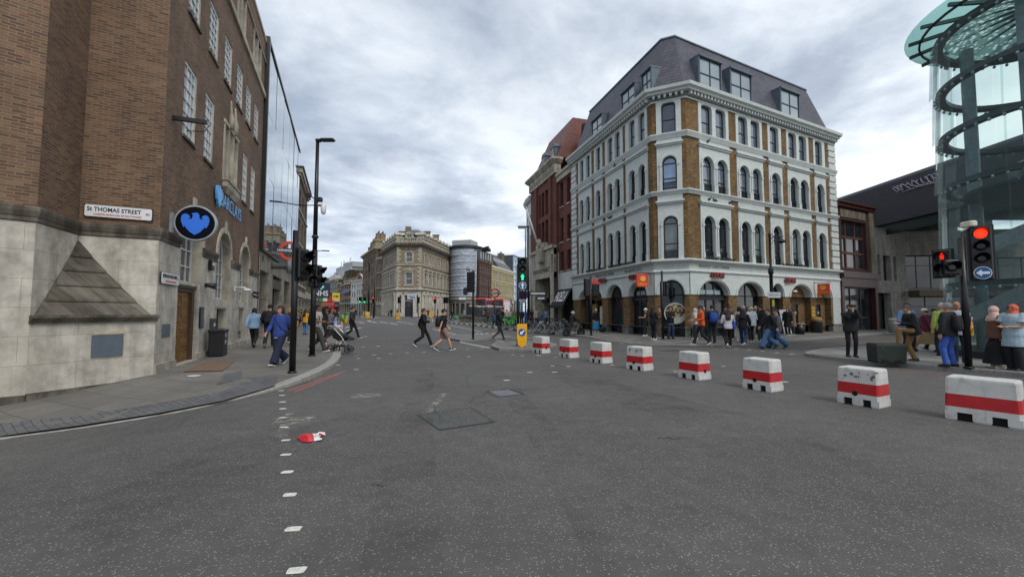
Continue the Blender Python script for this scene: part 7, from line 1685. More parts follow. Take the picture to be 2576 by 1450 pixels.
# station stair enclosure on the plaza
p = at(1182, 811, .12); q_ = at(1262, 806, .12)
st = thing('stair_enclosure', 'low stone and dark railing enclosure of station stairs on the plaza', 'stair enclosure', p); d_ = q_-p; st.rotation_euler.z = math.atan2(d_.y, d_.x); Ls = d_.length
mb = MB(); mb.box((0, -.25, -.1), (Ls, .25, .75)); mb.box((-.1, 0, -.1), (.4, 1.5, .75)); mb.box((-.25, -.4, .75), (.6, 1.5, 1.0)); mb.build('plinth', stonem('plaza_stone', '#8e8b84'), st)
mb = MB(); mb.box((.1, -.05, .75), (Ls-.1, .05, 2.0)); mb.build('side_panel', M_DARK, st); mb = MB(); mb.tube([(-.2, 0, 2.15), (Ls, 0, 2.15)], .06, 8); mb.build('handrail', plain('rail_white', '#c9cccc', .4), st)
mb = MB(); mb.box((-.2, -.3, 1.0), (1.9, .3, 1.9)); mb.build('end_pier', plain('pier_dark', '#2f3033', .7), st)
# lamp posts
l2 = thing('lamp_post', 'black ornate lamp post with hanging lantern and white street plate before the arches', 'lamp post', at(1945, 853, .12))
mb = MB(); mb.lathe([(.20, 0), (.20, .5), (.13, .6), (.11, .95), (.15, 1.0), (.09, 1.1), (.085, 3.45), (.13, 3.52), (.13, 3.75), (.06, 3.85), (.055, 5.55), (.09, 5.6), (.02, 5.8)], n=14); mb.build('post', M_BLK, l2)
mb = MB(); mb.tube([(0, 0, 5.35), (.25, -.05, 5.55), (.55, -.08, 5.52)], .025, 8); mb.lathe([(.02, 5.52), (.08, 5.46), (.10, 5.36), (.24, 5.26), (.26, 5.20), (.12, 5.16), (.02, 5.12)], (.55, -.08, 0)); mb.tube([(0, 0, 5.0), (.3, -.04, 5.45)], .012, 6); mb.build('lantern', M_BLK, l2)
pt = thing('street_name_plate', 'white street plate fixed across the ornate black lamp post', 'street sign', l2.location+Vector((.05, -.13, 2.36)), R(16)); mb = MB(); mb.box((-.42, -.015, -.15), (.42, .015, .15)); mb.build('plate', M_SIGNW, pt); lettering('BEDALE STREET', .12, plain('plate_grey_text', '#6c7075', .6), pt, (0, -.018, 0), 0, .002, .8)
mb = MB(); mb.box((-.05, -.1, 1.75), (.08, -.09, 2.1)); mb.build('sticker', plain('sticker_yellow', '#c8b22c', .5), l2)
for u, Y, lab, hd in ((1329, 36, 'thin tall lamp post, right of two beside the white terrace', 1), (1322, 52, 'thin tall lamp post, left of two beside the white terrace', 0), (1229, 112, 'slim dark lamp post before the cream building', 0)):
    p = at_depth(u, 790, Y); p.z = gz(p.x, p.y)+.1; ht = EYE+(783-({1329: 568, 1322: 572, 1229: 655}[u]))*Y/1050-p.z
    t = thing('lamp_post', lab, 'lamp post', p); mb = MB(); mb.tube([(0, 0, 0), (0, 0, ht)], [.10, .06], 10); mb.build('post', M_BLK, t); mb = MB(); mb.bbox((-.9 if u != 1229 else -1.3, -.12, ht-.05), (.1, .12, ht+.05), .02); mb.build('lamp_head', M_DARK, t)
for s, z, ln, lab in ((31, 11.6, 1.5, 'street lamp arm sticking out high beyond the mirror-glass building'), (44, 9.0, 1.5, 'second street lamp arm further down the left street')):
    t = thing('wall_lamp', lab, 'lamp', Lp(s).to_3d()+Vector((0, 0, z)), math.atan2(DS.y, DS.x)); mb = MB(); mb.tube([(0, 0, 0), (0, -ln, .15)], .05, 8); mb.bbox((-.14, -ln-.9, .1), (.14, -ln, .22), .03); mb.build('lamp_head', M_DARK, t)
# ------------------------------------------------------------------ red and white road blocks
def blockm():
    t = NT('block_plastic_white'); v = t.coords(); a = t.noise(v, 5, 5, .7); b = t.noise(v, 1, 5, .6, stretch=(9, 9, 1.3))
    c = t.ramp(a, [(.3, lin('#a5a39c')), (.48, lin('#c4c3be')), (.75, lin('#cfcfcc'))]); c = t.mix(t.ramp(b, [(.60, G(0)), (.72, G(.55))]), c, lin('#6f6a60'))
    t.col(c); t.rough(.45); return t.m
M_BLKW = blockm(); M_BLKR = plain('block_red', '#b01c22', .42, var=.16, scale=6); M_HOLE = plain('hole_dark', '#0c0a0a', .9)
def block_mesh(holeface):
    """long face is local -y, short face local +x; the near corner sits at x=.30, y=-.21"""
    mb = MB(); L_, W_ = .30, .21; ch = .025
    def ring(z, k): 
        l, w2 = L_*k, W_*k; return [(-l+ch, -w2, z), (l-ch, -w2, z), (l, -w2+ch, z), (l, w2-ch, z), (l-ch, w2, z), (-l+ch, w2, z), (-l, w2-ch, z), (-l, -w2+ch, z)]
    zs_ = [(.12, 1.0), (.20, 1.0), (.385, .975), (.395, .972), (.60, .95), (.625, .93), (.635, .87)]
    mb.loft([ring(*z) for z in zs_[:2]], 0, False); mb.loft([ring(*z) for z in zs_[2:]], 0, True)
    o1 = len(mb.v)
    for x0, x1 in ((-.30, -.20), (-.075, .075), (.19, .30)): mb.loft([[(x0+.01, -.205, 0), (x1-.01, -.205, 0), (x1-.01, .205, 0), (x0+.01, .205, 0)], [(x0, -W_, .02), (x1, -W_, .02), (x1, W_, .02), (x0, W_, .02)], [(x0, -W_, .121), (x1, -W_, .121), (x1, W_, .121), (x0, W_, .121)]])
    rb_ = MB(); rb_.loft([ring(.20, 1.0), ring(.385, .975)], 0, False)
    hb_ = MB(); hb_.box((-.205, -.17, .01), (.20, .17, .115))
    if holeface == 'long': hb_.tube([(-.03, -W_-.004, .205), (-.03, -W_+.02, .205)], .042, 16, 0, False)
    elif holeface == 'short': hb_.tube([(L_+.004, 0.0, .205), (L_-.02, 0.0, .205)], .042, 16, 0, False)
    return mb.mesh('body', M_BLKW), rb_.mesh('red_stripe', M_BLKR), hb_.mesh('holes', M_HOLE)
BM = {k: block_mesh(k) for k in ('long', 'short', None)}
blocks = [((1363.8, 889.2), -54, 'short', 'smallest and furthest red and white road block, scratched, beside the yellow bollard'), ((1433.4, 900.8), -58, 'long', 'second furthest red and white road block with a small dark label above its hole'),
 ((1515.8, 914.8), -60, 'long', 'third furthest red and white road block, fairly clean'), ((1619.8, 933.6), -55, 'long', 'red and white road block with dark scuffs and drips on its upper front corner'),
 ((1758.8, 957.2), -63, 'short', 'middle red and white road block with a round hole in its right end'), ((1940.6, 987.6), -62, 'long', 'third nearest red and white road block with chipped lower right corner'),
 ((2212.4, 1029), -62, 'long', 'second nearest red and white road block with grey scuffs along its top edge'), ((2576, 1081.5), -56, None, 'nearest red and white road block cut by the right edge of the picture')]
for i, (uv, yaw, hf, lab) in enumerate(blocks):
    p = at(*uv); k = 1.0 if i < 7 else 1.25; r = R(yaw); c, s = math.cos(r), math.sin(r); ox, oy = .30*k, -.21
    # the long face of a block runs from its far left corner to the near corner
    t = thing('road_block', lab, 'barrier', (p.x-(ox*c-oy*s), p.y-(ox*s+oy*c), p.z), r, 'red and white road blocks across the junction'); t.scale = (k, 1, 1)
    for nm, me in zip(('body', 'red_stripe', 'holes'), BM[hf]): place(nm, me, t)
    random.seed(i+40)
    if i in (3, 6): 
        for _ in range(9): mb = MB(); x = random.uniform(-.2, .27); z = random.uniform(.5, .6); mb.box((x, -.2075, z-random.uniform(.01, .07)), (x+random.uniform(.01, .05), -.2, z)); mb.build('scuff', plain('scuff_grey', '#6d685e', .8), t)
gb_ = thing('road_block', 'battered dark green concrete block on the island with a boot resting on it', 'barrier', at(2234, 911, .12), R(-14)); gb_.scale = (.66, .8, 1)
mb = MB(); mb.loft([[(-.55, -.3, .0), (.45, -.3, .0), (.45, .3, .0), (-.55, .3, .0)], [(-.58, -.32, .06), (.48, -.32, .06), (.48, .32, .06), (-.58, .32, .06)], [(-.60, -.33, .50), (.50, -.33, .50), (.50, .33, .50), (-.60, .33, .50)], [(-.57, -.30, .56), (.47, -.30, .56), (.47, .30, .56), (-.57, .30, .56)]])
tg = NT('chipped_green'); v_ = tg.coords(); ns = tg.noise(v_, 7, 6, .75); tg.col(tg.ramp(ns, [(.56, lin('#1b261f')), (.64, lin('#2a332b')), (.68, lin('#8b897c'))])); tg.rough(.7); mb.build('body', tg.m, gb_)
mb = MB()
for x0, x1 in ((-.42, -.2), (.08, .3)): mb.box((x0, -.335, .0), (x1, -.2, .10))
mb.build('fork_slot', M_HOLE, gb_)
wb = thing('waste_bin', 'small pale bin standing on the far pavement behind the man with his foot up', 'bin', at(2246, 836, .12)); mb = MB(); mb.lathe([(.22, 0), (.24, .9), (.26, .95), (.2, 1.0), (.02, 1.02)], n=14); mb.build('body', plain('bin_pale', '#8d918e', .5), wb)
# lime bikes, black bikes in the rack
def bike_parts(frame_c, lime=False):
    tyre, rim = M_BLK, plain('rim_grey', '#8b8e90', .3, .7)
    P = {}
    mb = MB(); mb.ring((0, 0, 0), .325, .35, -.02, .02, 0, 24); P['tyre'] = mb.mesh('tyre', tyre)
    mb = MB(); mb.ring((0, 0, 0), .305, .325, -.012, .012, 0, 24); 
    for i in range(10): a = math.pi*2*i/10; mb.tube([(.02*math.cos(a), 0, .02*math.sin(a)), (.31*math.cos(a+.1), 0, .31*math.sin(a+.1))], .003, 4)
    mb.tube([(0, -.04, 0), (0, .04, 0)], .025, 8); P['wheel'] = mb.mesh('wheel', rim)
    fmm = plain('frame_paint', frame_c, .35, var=.1); mb = MB(); bb, st_, hd, rr_, fr_ = (-.08, 0, .30), (-.22, 0, .80), (.36, 0, .78), (-.52, 0, .35), (.56, 0, .35)
    k = .026 if not lime else .045
    for a, b, r in ((bb, hd, k), (bb, st_, k*.8), ((st_[0], 0, .72), hd, k*.8) if not lime else (bb, (.30, 0, .5), k), (bb, rr_, k*.5), (st_, rr_, k*.5), (hd, (.42, 0, .62), k*.8)): mb.tube([a, b], r, 8)
    for s in (-.05, .05): mb.tube([(.42, s, .62), (fr_[0], s, fr_[2])], .014, 6)
    P['frame'] = mb.mesh('frame', fmm)
    mb = MB(); mb.tube([(.36, 0, .78), (.33, 0, 1.0)], .02, 8); mb.tube([(.22, -.30, 1.02), (.33, -.2, 1.04), (.33, .2, 1.04), (.22, .30, 1.02)], .014, 8); P['handlebar'] = mb.mesh('handlebar', M_BLK)
    mb = MB(); mb.tube([(-.22, 0, .8), (-.25, 0, .93)], .015, 6); mb.loft([[(-.40, -.08, .93), (-.40, .08, .93), (-.40, .07, .97), (-.40, -.07, .97)], [(-.22, -.05, .94), (-.22, .05, .94), (-.22, .04, .975), (-.22, -.04, .975)], [(-.11, -.018, .95), (-.11, .018, .95), (-.11, .015, .97), (-.11, -.015, .97)]]); P['saddle'] = mb.mesh('saddle', M_BLK)
    mb = MB(); mb.tube([(-.08, -.09, .30), (-.08, .09, .30)], .02, 8); mb.ring((-.08, 0, .30), .07, .095, -.06, -.05, 0, 14); mb.tube([(-.08, -.1, .30), (-.0, -.1, .17)], .012, 6); mb.tube([(-.08, .1, .30), (-.16, .1, .43)], .012, 6); mb.box((-.04, -.16, .16), (.04, -.09, .18)); mb.box((-.2, .09, .42), (-.12, .16, .44)); P['crank'] = mb.mesh('crank', M_DARK)
    if lime:
        mb = MB(); mb.loft([[(.42, -.16, .80), (.62, -.13, .82), (.62, .13, .82), (.42, .16, .80)], [(.40, -.21, 1.02), (.70, -.19, 1.04), (.70, .19, 1.04), (.40, .21, 1.02)]]); P['basket'] = mb.mesh('basket', plain('basket_green', '#39a83a', .45, var=.1))
        mb = MB(); mb.loft([[(-.86+.28*0+.34*math.cos(R(a))+.34, s, .35+.38*math.sin(R(a))) for a in range(20, 161, 20)] for s in (-.03, .03)], 0, False, True, False); P['mudguard'] = mb.mesh('mudguard', plain('basket_green', '#39a83a', .45, var=.1))
    return P
BK = {}
def bike(kind, loc, rot, label, group, lean=0.0, s=1.0):
    c, lime = {'lime': ('#2f9a3c', True), 'black': ('#17181b', False), 'grey': ('#6d7276', False), 'blue': ('#2b4a70', False), 'white': ('#b9bbb9', False)}[kind]
    if kind not in BK: BK[kind] = bike_parts(c, lime)
    P = BK[kind]; t = thing('bicycle', label, 'bicycle', loc, rot, group); t.rotation_euler.x = lean; t.scale = (s, s, s)
    for x in (-.52, .56): w_ = place('wheel', P['wheel'], t, (x, 0, .35)); place('tyre', P['tyre'], w_)
    for k in P:
        if k not in ('wheel', 'tyre'): place(k, P[k], t)
    return t
RG, LGp = 'bikes parked in the rack before the market', 'lime green hire bikes parked on the plaza'
rackb = [(1340, 832, 'grey', 20, 'silver-grey bicycle at the left end of the rack before the market'), (1350, 834, 'black', 35, 'black bicycle second from the left in the market rack'), (1361, 835, 'black', 12, 'black bicycle below the blue-shirted man in the market rack'), (1371, 836, 'white', 28, 'pale framed bicycle in the middle of the market rack'), (1382, 837, 'black', 40, 'black bicycle below the striped shirt in the market rack'), (1392, 838, 'black', 15, 'black bicycle leaning near the awning post in the market rack'), (1402, 839, 'grey', 30, 'grey bicycle under the black awning in the market rack'), (1409, 837, 'black', 55, 'black bicycle at the right end of the market rack, behind the moped rider')]
for u, v, kd_, a, lab in rackb: bike(kd_, at(u, v, .12), R(a+140), lab, RG, R(6))
lbk = [(1268, 824, 70, 'lime green hire bike with basket, left of the row before the yellow box'), (1278, 825.5, 50, 'lime green hire bike with basket, second in the row behind the hooded walker'), (1288, 826.5, 65, 'lime green hire bike with basket, right end of the row by the traffic light'), (1243, 818, 40, 'lime green hire bike standing alone just left of the hooded walker'), (1147, 808, 60, 'lime green hire bike before the sheeted building, left'), (1156, 808.5, 75, 'lime green hire bike before the sheeted building, right')]
for u, v, a, lab in lbk: bike('lime', at(u, v, .12), R(a), lab, LGp)
bike('lime', at(861, 814, .12), R(75), 'lime green hire bike beside the yellow bollard on the left street', LGp, 0, 1.25)
for u, v, kd_, a, lab in ((1221, 817, 'black', 60, 'black bicycle propped against the station stair enclosure'), (1232, 818, 'grey', 80, 'grey bicycle with its front wheel towards the road by the stairs'), (1133, 810, 'black', 75, 'dark bicycle parked left of the lime bikes by the wedge building'), (851, 812, 'black', 60, 'dark bicycle half hidden behind the mother and child')): bike(kd_, at(u, v, .12), R(a), lab, 'single bikes parked about the plaza')
# ------------------------------------------------------------------ red double-deck buses
M_BUSR = plain('bus_red', '#a3161c', .3, var=.06); M_BUSG = glassm('bus_glass', (.03, .035, .04), .04, 1.9)
def bus(label, loc, rot, rear=False, ln=10.8):
    t = thing('double_deck_bus', label, 'bus', loc, rot); W_ = 1.27; H_ = 4.4; mb = MB()
    def sec(y, k, zt_): return [(-W_*k, y, .32), (W_*k, y, .32), (W_, y, .7), (W_, y, zt_-.35), (W_*.9, y, zt_), (-W_*.9, y, zt_), (-W_, y, zt_-.35), (-W_, y, .7)]
    mb.loft([sec(.10, .93, H_-.1), sec(.0, .95, H_-.25)][::-1]+[sec(.3, .98, H_), sec(ln-.3, .98, H_), sec(ln, .95, H_-.3)]); mb.build('body', M_BUSR, t)
    if not rear:
        mb = MB(); mb.box((-W_*.86, -.03, 2.75), (W_*.86, .05, 4.02)); mb.build('upper_windscreen', M_BUSG, t); mb = MB(); mb.box((-W_*.88, -.035, .85), (W_*.88, .05, 2.1)); mb.build('windscreen', M_BUSG, t); mb = MB(); mb.box((-W_*.88, -.03, 2.1), (W_*.88, .05, 2.7)); b = mb.build('blind_panel', M_BLK, t)
        mb = MB(); mb.box((-.85, -.04, 2.25), (.25, -.032, 2.45)); mb.box((.5, -.04, 2.2), (.95, -.032, 2.55)); mb.build('destination', plain('blind_text', '#b9bdb9', .5), b)
        for s in (-1, 1): mb = MB(); mb.bbox((s*W_*.72-.12, -.05, .5), (s*W_*.72+.12, .02, .68), .02); mb.build('headlight', plain('headlight', '#c9cdd0', .15), t)
        mb = MB(); mb.bbox((W_+.05, -.35, 1.7), (W_+.22, -.2, 2.2), .03); mb.bbox((-W_-.22, -.35, 1.7), (-W_-.05, -.2, 2.2), .03); mb.build('mirrors', M_BLK, t)
    else:
        mb = MB(); mb.prism([(-.9, .9), (-.1, .9), (1.1, 3.1), (1.1, 3.7), (.55, 3.7), (-1.15, 2.1), (-1.15, 1.1)], -.05, .05); mb.build('rear_window', M_BLK, t); mb = MB(); mb.prism([(-1.22, .35), (.1, .35), (.1, .9), (-1.22, 1.5)], -.045, .05); mb.build('rear_panel', M_BLK, t)
        for x in (-.75, .95): mb = MB(); mb.bbox((x-.14, -.08, .75), (x+.14, .0, 1.0), .02); mb.build('tail_light', emit('tail_lamp', '#ff2a12', 1.6), t)
    for s in (-1, 1):
        mb = MB(); mb.box((s*W_-.02, .5, 2.85), (s*(W_+.012), ln-.4, 3.75)); mb.box((s*W_-.02, 1.6, 1.25), (s*(W_+.012), ln-.5, 2.2)); mb.build('side_windows', M_BUSG, t)
        mb = MB()
        for k in range(1, 7): y = .5+(ln-.9)*k/7; mb.box((s*W_, y-.04, 2.85), (s*(W_+.02), y+.04, 3.75))
        mb.build('window_posts', M_BLK, t)
        for y in (2.6, ln-2.6): mb = MB(); mb.tube([(s*W_, y, .5), (s*(W_-.3), y, .5)], .5, 20, 0, False); w_ = mb.build('wheel', M_BLK, t); mb = MB(); mb.tube([(s*(W_+.015), y, .5), (s*(W_-.05), y, .5)], .27, 14, 0, False); mb.build('hub', plain('hub_grey', '#77797b', .4, .5), w_)
    mb = MB(); mb.box((W_+.005, 2.4, 2.15), (W_+.03, 7.6, 2.78)); a = mb.build('side_advert', M_SIGNW, t); place('lettering', text_mesh('hoyo', .62, .004, M_TXT, squeeze=1.3, bold=.01), a, (W_+.035, 4.6, 2.47), (R(90), 0, R(90)))
    return t
p = at_depth(1209, 790, 98); p.z = gz(p.x, p.y); bus('red double-deck bus facing the camera behind the station stairs, white side advert', p, R(-8.9))
p = at_depth(830.5, 783, 157); p.z = gz(p.x, p.y); bus('red double-deck bus seen from behind far down the left street', p, R(12), True)
p = at_depth(1254, 790, 106); p.z = gz(p.x, p.y); bus('dark red bus mostly hidden behind the bus with the white advert', p, R(-8.9))
# ------------------------------------------------------------------ the people
DK, NAVY, JEAN = '#17181c', '#1b2133', '#33507c'
BLK = ('straight', DK); HB, HBR, HBL = '#15110f', '#3a251a', '#9a7a4e'
W_ = '#d4d2cc'
# left pavement
person(637, 873, -20, 'walk', 'person seen from behind in a pale denim hoodie and black trousers', ('hoodie', '#7f9cbb'), BLK, ('#1a1a1a', '#333'+'333'), ('bob', HB), h=1.64, fat=1.08)
o = person(676, 874, -18, 'walk2', 'tall person in black seen from behind with a black backpack', ('jacket', '#14151b'), BLK, ('#1a1a1a', '#888888'), ('short', HB), h=1.80); backpack(o, '#101116', 'black backpack on the tall man in black beside the pale denim hoodie')
o = person(704, 917, 188, 'walk', 'smiling person in a royal blue jumper and wide navy trousers walking towards us', ('long', '#2d4488', '#c9cbd6', .80), ('flare', '#182238'), ('#1b1c22', '#d8d6d0'), ('bob', '#3d2620'), '#c99a82', 1.66, 1.16, .03)
g = thing('shoulder_bag', 'thin dark crossbody strap and pouch on the person in the royal blue jumper', 'bag', o.location, o.rotation_euler.z); g.scale = o.scale
mb = MB(); mb.tube([(.13, .02, 1.46), (.09, .16, 1.36), (-.02, .19, 1.2), (-.14, .17, 1.05), (-.2, .06, .98)], .009, 6); mb.tube([(.13, .02, 1.46), (.08, -.12, 1.4), (-.08, -.15, 1.2), (-.2, -.04, .98)], .009, 6); mb.build('strap', plain('strap_navy', '#1d2340', .8), g); mb = MB(); mb.bbox((-.29, -.06, .82), (-.22, .12, .99), .02); mb.build('pouch', plain('pouch_black', '#17181c', .7), g)
def satchel(o, lab, colr='#d8920f', x=.22, y=-.08, z=.95, panel='#17181c'):
    g = thing('tote_bag', lab, 'bag', wmat(o, x, y, z), o.rotation_euler.z); mb = MB(); mb.bbox((-.06, -.17, -.14), (.06, .17, .14), .02); mb.build('body', plain('bag_orange', colr, .6, var=.1), g)
    mb = MB(); mb.tube([(0, -.13, .13), (-.03, -.1, .35), (-.08, .0, .46), (-.03, .1, .35), (0, .13, .13)], .012, 6); mb.build('strap', plain('bag_strap', panel, .8), g); return g
o = person(727, 866, -15, 'walk', 'person with fair hair and dark top seen from behind, right of the near post', ('jacket', '#1d1f27'), ('straight', NAVY), hair=('bob', HBL), h=1.66); satchel(o, 'orange-yellow bag hanging beside the person with fair hair behind the near post', x=.30)
person(767, 841, 10, 'phone', 'person in a mustard yellow jacket and blue jeans with long dark hair', ('jacket', '#c8951f'), ('straight', '#4c7099'), ('#3a2a22', '#6a5a4a'), ('long', HBR), h=1.62)
o = person(797, 884, 88, 'walkheld', 'bearded person in a patterned white shirt and grey trousers stepping off the kerb', ('shirt', '#a9a49c'), ('cargo', '#3a3936'), ('#3b2b2a', '#d8d6d0'), ('short', '#0f0d0c'), '#8a5a42', 1.74); backpack(o, '#131418', 'black backpack with a bright orange panel on the person in the patterned shirt', '#dd9412')
mbp = MB(); J = skeleton('walkheld'); mbp.bbox((-.04, .30, 1.05), (.04, .46, 1.065), .004); g = thing('phone', 'dark phone in the hands of the person in the patterned white shirt', 'phone', o.location, o.rotation_euler.z); mbp.build('case', M_BLK, g)
person(815, 862, 70, 'armup', 'person in dark clothes raising a hand to the face behind the patterned shirt', ('jacket', '#1b1a1b'), BLK, hair=('short', HB), skin='#9a6a50', h=1.68)
o = person(832, 867, 92, 'carry', 'person with long black hair in a grey top carrying a toddler', ('long', '#5f5a5c'), ('skirt.45', '#1f1d20'), ('#b9b4b0', '#d8d6d0'), ('long', '#0d0b0b'), '#9a6c54', 1.62)
c = person(0, 0, 60, 'sit', 'toddler in a pale blue and pink top carried on an arm', ('tee', '#9db4dc'), ('shorts', '#cdb7c4'), ('#d8d6d0', '#d8d6d0'), ('short', '#0f0d0c'), '#9a6c54', .98, depth=wmat(o, .12, .25, .62))
pk = thing('pushchair', 'black and silver pushchair pushed off the kerb on the left', 'pushchair', at(855, 885.5, .06), 0.0)
mb = MB()
def wheel(x, y, r, nm='wheel'):
    m1 = MB(); m1.ring((0, 0, 0), r*.78, r, -.025, .025, 0, 20); w1 = m1.build(nm, M_BLK, pk, (x, y, r)); m1 = MB()
    for i in range(5): a = 2*math.pi*i/5; m1.tube([(0, 0, 0), (r*.8*math.cos(a), 0, r*.8*math.sin(a))], .012, 5)
    m1.tube([(0, -.03, 0), (0, .03, 0)], .03, 8); m1.build('spokes', M_DARK, w1)
for y in (-.24, .24): wheel(-.24, y, .15); wheel(.34, y*.8, .115)
for y in (-.22, .22): mb.tube([(-.24, y, .15), (.12, y, .42), (.22, y, .52)], .018, 8); mb.tube([(.36, y*.8, .14), (.30, y, .34), (.12, y, .62), (-.14, y, .90), (-.34, y, .98)], .018, 8)
mb.tube([(-.34, -.22, .98), (-.40, -.2, .99), (-.40, .2, .99), (-.34, .22, .98)], .02, 8); mb.tube([(-.24, -.24, .15), (-.24, .24, .15)], .014, 6); mb.build('frame', plain('alloy', '#a9acae', .3, .7), pk)
mb = MB(); mb.loft([[(-.28, -.19, .86), (-.28, .19, .86), (-.2, .19, .56), (-.2, -.19, .56)], [(-.05, -.2, .78), (-.05, .2, .78), (.02, .2, .44), (.02, -.2, .44)], [(.26, -.19, .60), (.26, .19, .60), (.22, .19, .44), (.22, -.19, .44)]]); mb.loft([[(.20, -.19, .66), (.20, .19, .66), (.20, .19, .60), (.20, -.19, .60)], [(.48, -.16, .52), (.48, .16, .52), (.48, .16, .46), (.48, -.16, .46)]]); mb.build('seat', plain('pram_fabric', '#141417', .85), pk)
mb = MB(); mb.box((-.2, -.18, .22), (.28, .18, .27)); mb.build('basket', plain('pram_fabric', '#141417', .85), pk)
random.seed(21)
for i, (u, v, f_, po, lab, cl, lg, hr) in enumerate(((748, 826, 190, 'walk', 'person in grey jumper far back between the two black posts', ('long', '#7d7672'), BLK, ('long', HBR)), (757, 822, 0, 'walk2', 'person in a dark coat beyond the mustard jacket, left', ('coat', DK), BLK, ('short', HB)), (778, 826, 200, 'walk', 'person in black beyond the mustard jacket, right', ('jacket', '#121216'), ('straight', NAVY), ('bob', HB)), (789, 820, 170, 'stand', 'person in maroon far down the left pavement', ('jacket', '#5a2228'), BLK, ('short', HBR)), (799, 818, 0, 'walk2', 'person in a white top far down the left pavement by the red bus', ('tee', '#b9b6b0'), ('straight', JEAN), ('short', HB)), (842, 824, 185, 'walk', 'dark clothed person by the parked bikes behind the toddler', ('jacket', '#23252b'), BLK, ('short', HB)),
    (808, 812, 5, 'walk', 'small dark figure on the left pavement nearest the red bus', ('jacket', '#2a2422'), BLK, ('short', HB)), (770, 814, 180, 'walk2', 'small figure in grey on the far left pavement', ('jacket', '#55565c'), BLK, ('short', HB)))):
    person(u, v, f_, po, lab, cl, lg, hair=hr, h=random.uniform(1.62, 1.8))
# the crossing
o = person(1063, 871.5, 78, 'walkcup', 'person all in black with sunglasses striding across the road, holding a white cup', ('jacket', '#0f0f12'), ('straight', '#101014'), ('#22'+'2222', '#dcdcd8'), ('short', '#4a2a1c'), '#c08a72', 1.78, dz=0)
sgz = thing('sunglasses', 'dark sunglasses on the face of the person all in black', 'sunglasses', o.location, o.rotation_euler.z); sgz.scale = o.scale; M = skeleton('walkcup')['M']; mb = MB()
for s in (-1, 1): mb.ellip(M @ Vector((s*.034, .098, 1.612)), .028, .008, .02, n=10, k=6); mb.tube([M @ Vector((s*.06, .09, 1.615)), M @ Vector((s*.082, .0, 1.612))], .004, 5)
mb.build('lenses', plain('lens_red_black', '#2a1112', .1), sgz)
cpx = skeleton('walkcup')['wrR']; g = thing('paper_cup', 'white paper cup held by the person all in black', 'cup', wmat(o, cpx.x-.01, cpx.y+.10, cpx.z-.03)); mb = MB(); mb.lathe([(.03, 0), (.04, .12), (.042, .125), (.01, .13)], n=14); mb.build('cup', plain('cup_white', '#d8d8d4', .5), g)
o = person(1114, 880.5, 68, 'walk2', 'person in black cap, black tee and brown shorts crossing with a backpack', ('tee', '#111114'), ('shorts', '#8a6f66'), ('#211d1e', '#d8d6d0'), ('cap', '#101013', '#2a1d16'), '#c4937a', 1.73, 1.04, dz=0); backpack(o, '#0e0f13', 'black backpack on the person with the black cap and shorts')
o = person(1253, 856.5, 72, 'walk', 'hooded person in dark clothes walking past the middle island', ('hoodie', '#15161a'), ('slim', '#22252b'), ('#2b2d33', '#8a8a8a'), ('hood', '#15161a'), '#8a5a42', 1.80, dz=0); backpack(o, '#24375c', 'slate blue backpack on the hooded person in the road', None)
for u, v, f_, po, lab, cl in ((886, 794, 90, 'walk', 'far person in dark clothes crossing the left street, left of two', '#26262b'), (895.5, 796, 88, 'walk2', 'far person in dark clothes crossing the left street, right of two', '#202026')): person(u, v, f_, po, lab, ('jacket', cl), BLK, hair=('short', HB), h=1.9, dz=0)
for i, (u, v, f_, lab, cl) in enumerate(((978, 797, 180, 'person in grey standing by the left wall of the wedge building', '#6f6c66'), (984.5, 797, 200, 'person in black beside the one in grey at the wedge building', '#17171a'), (999, 796.8, 90, 'dark figure at the left corner of the wedge building', '#15151a'), (1063, 797.5, 90, 'person in a dark hood near the right corner of the wedge building', '#1b1b20'), (1077, 797.2, 180, 'person in brown before the right front of the wedge building', '#57463a'), (1101, 797.6, 270, 'person in black and white before the right end of the wedge building', '#2a2b30'))): person(u, v, f_, 'stand' if i % 2 else 'walk', lab, ('jacket', cl), BLK, hair=('short', HB), h=1.8)
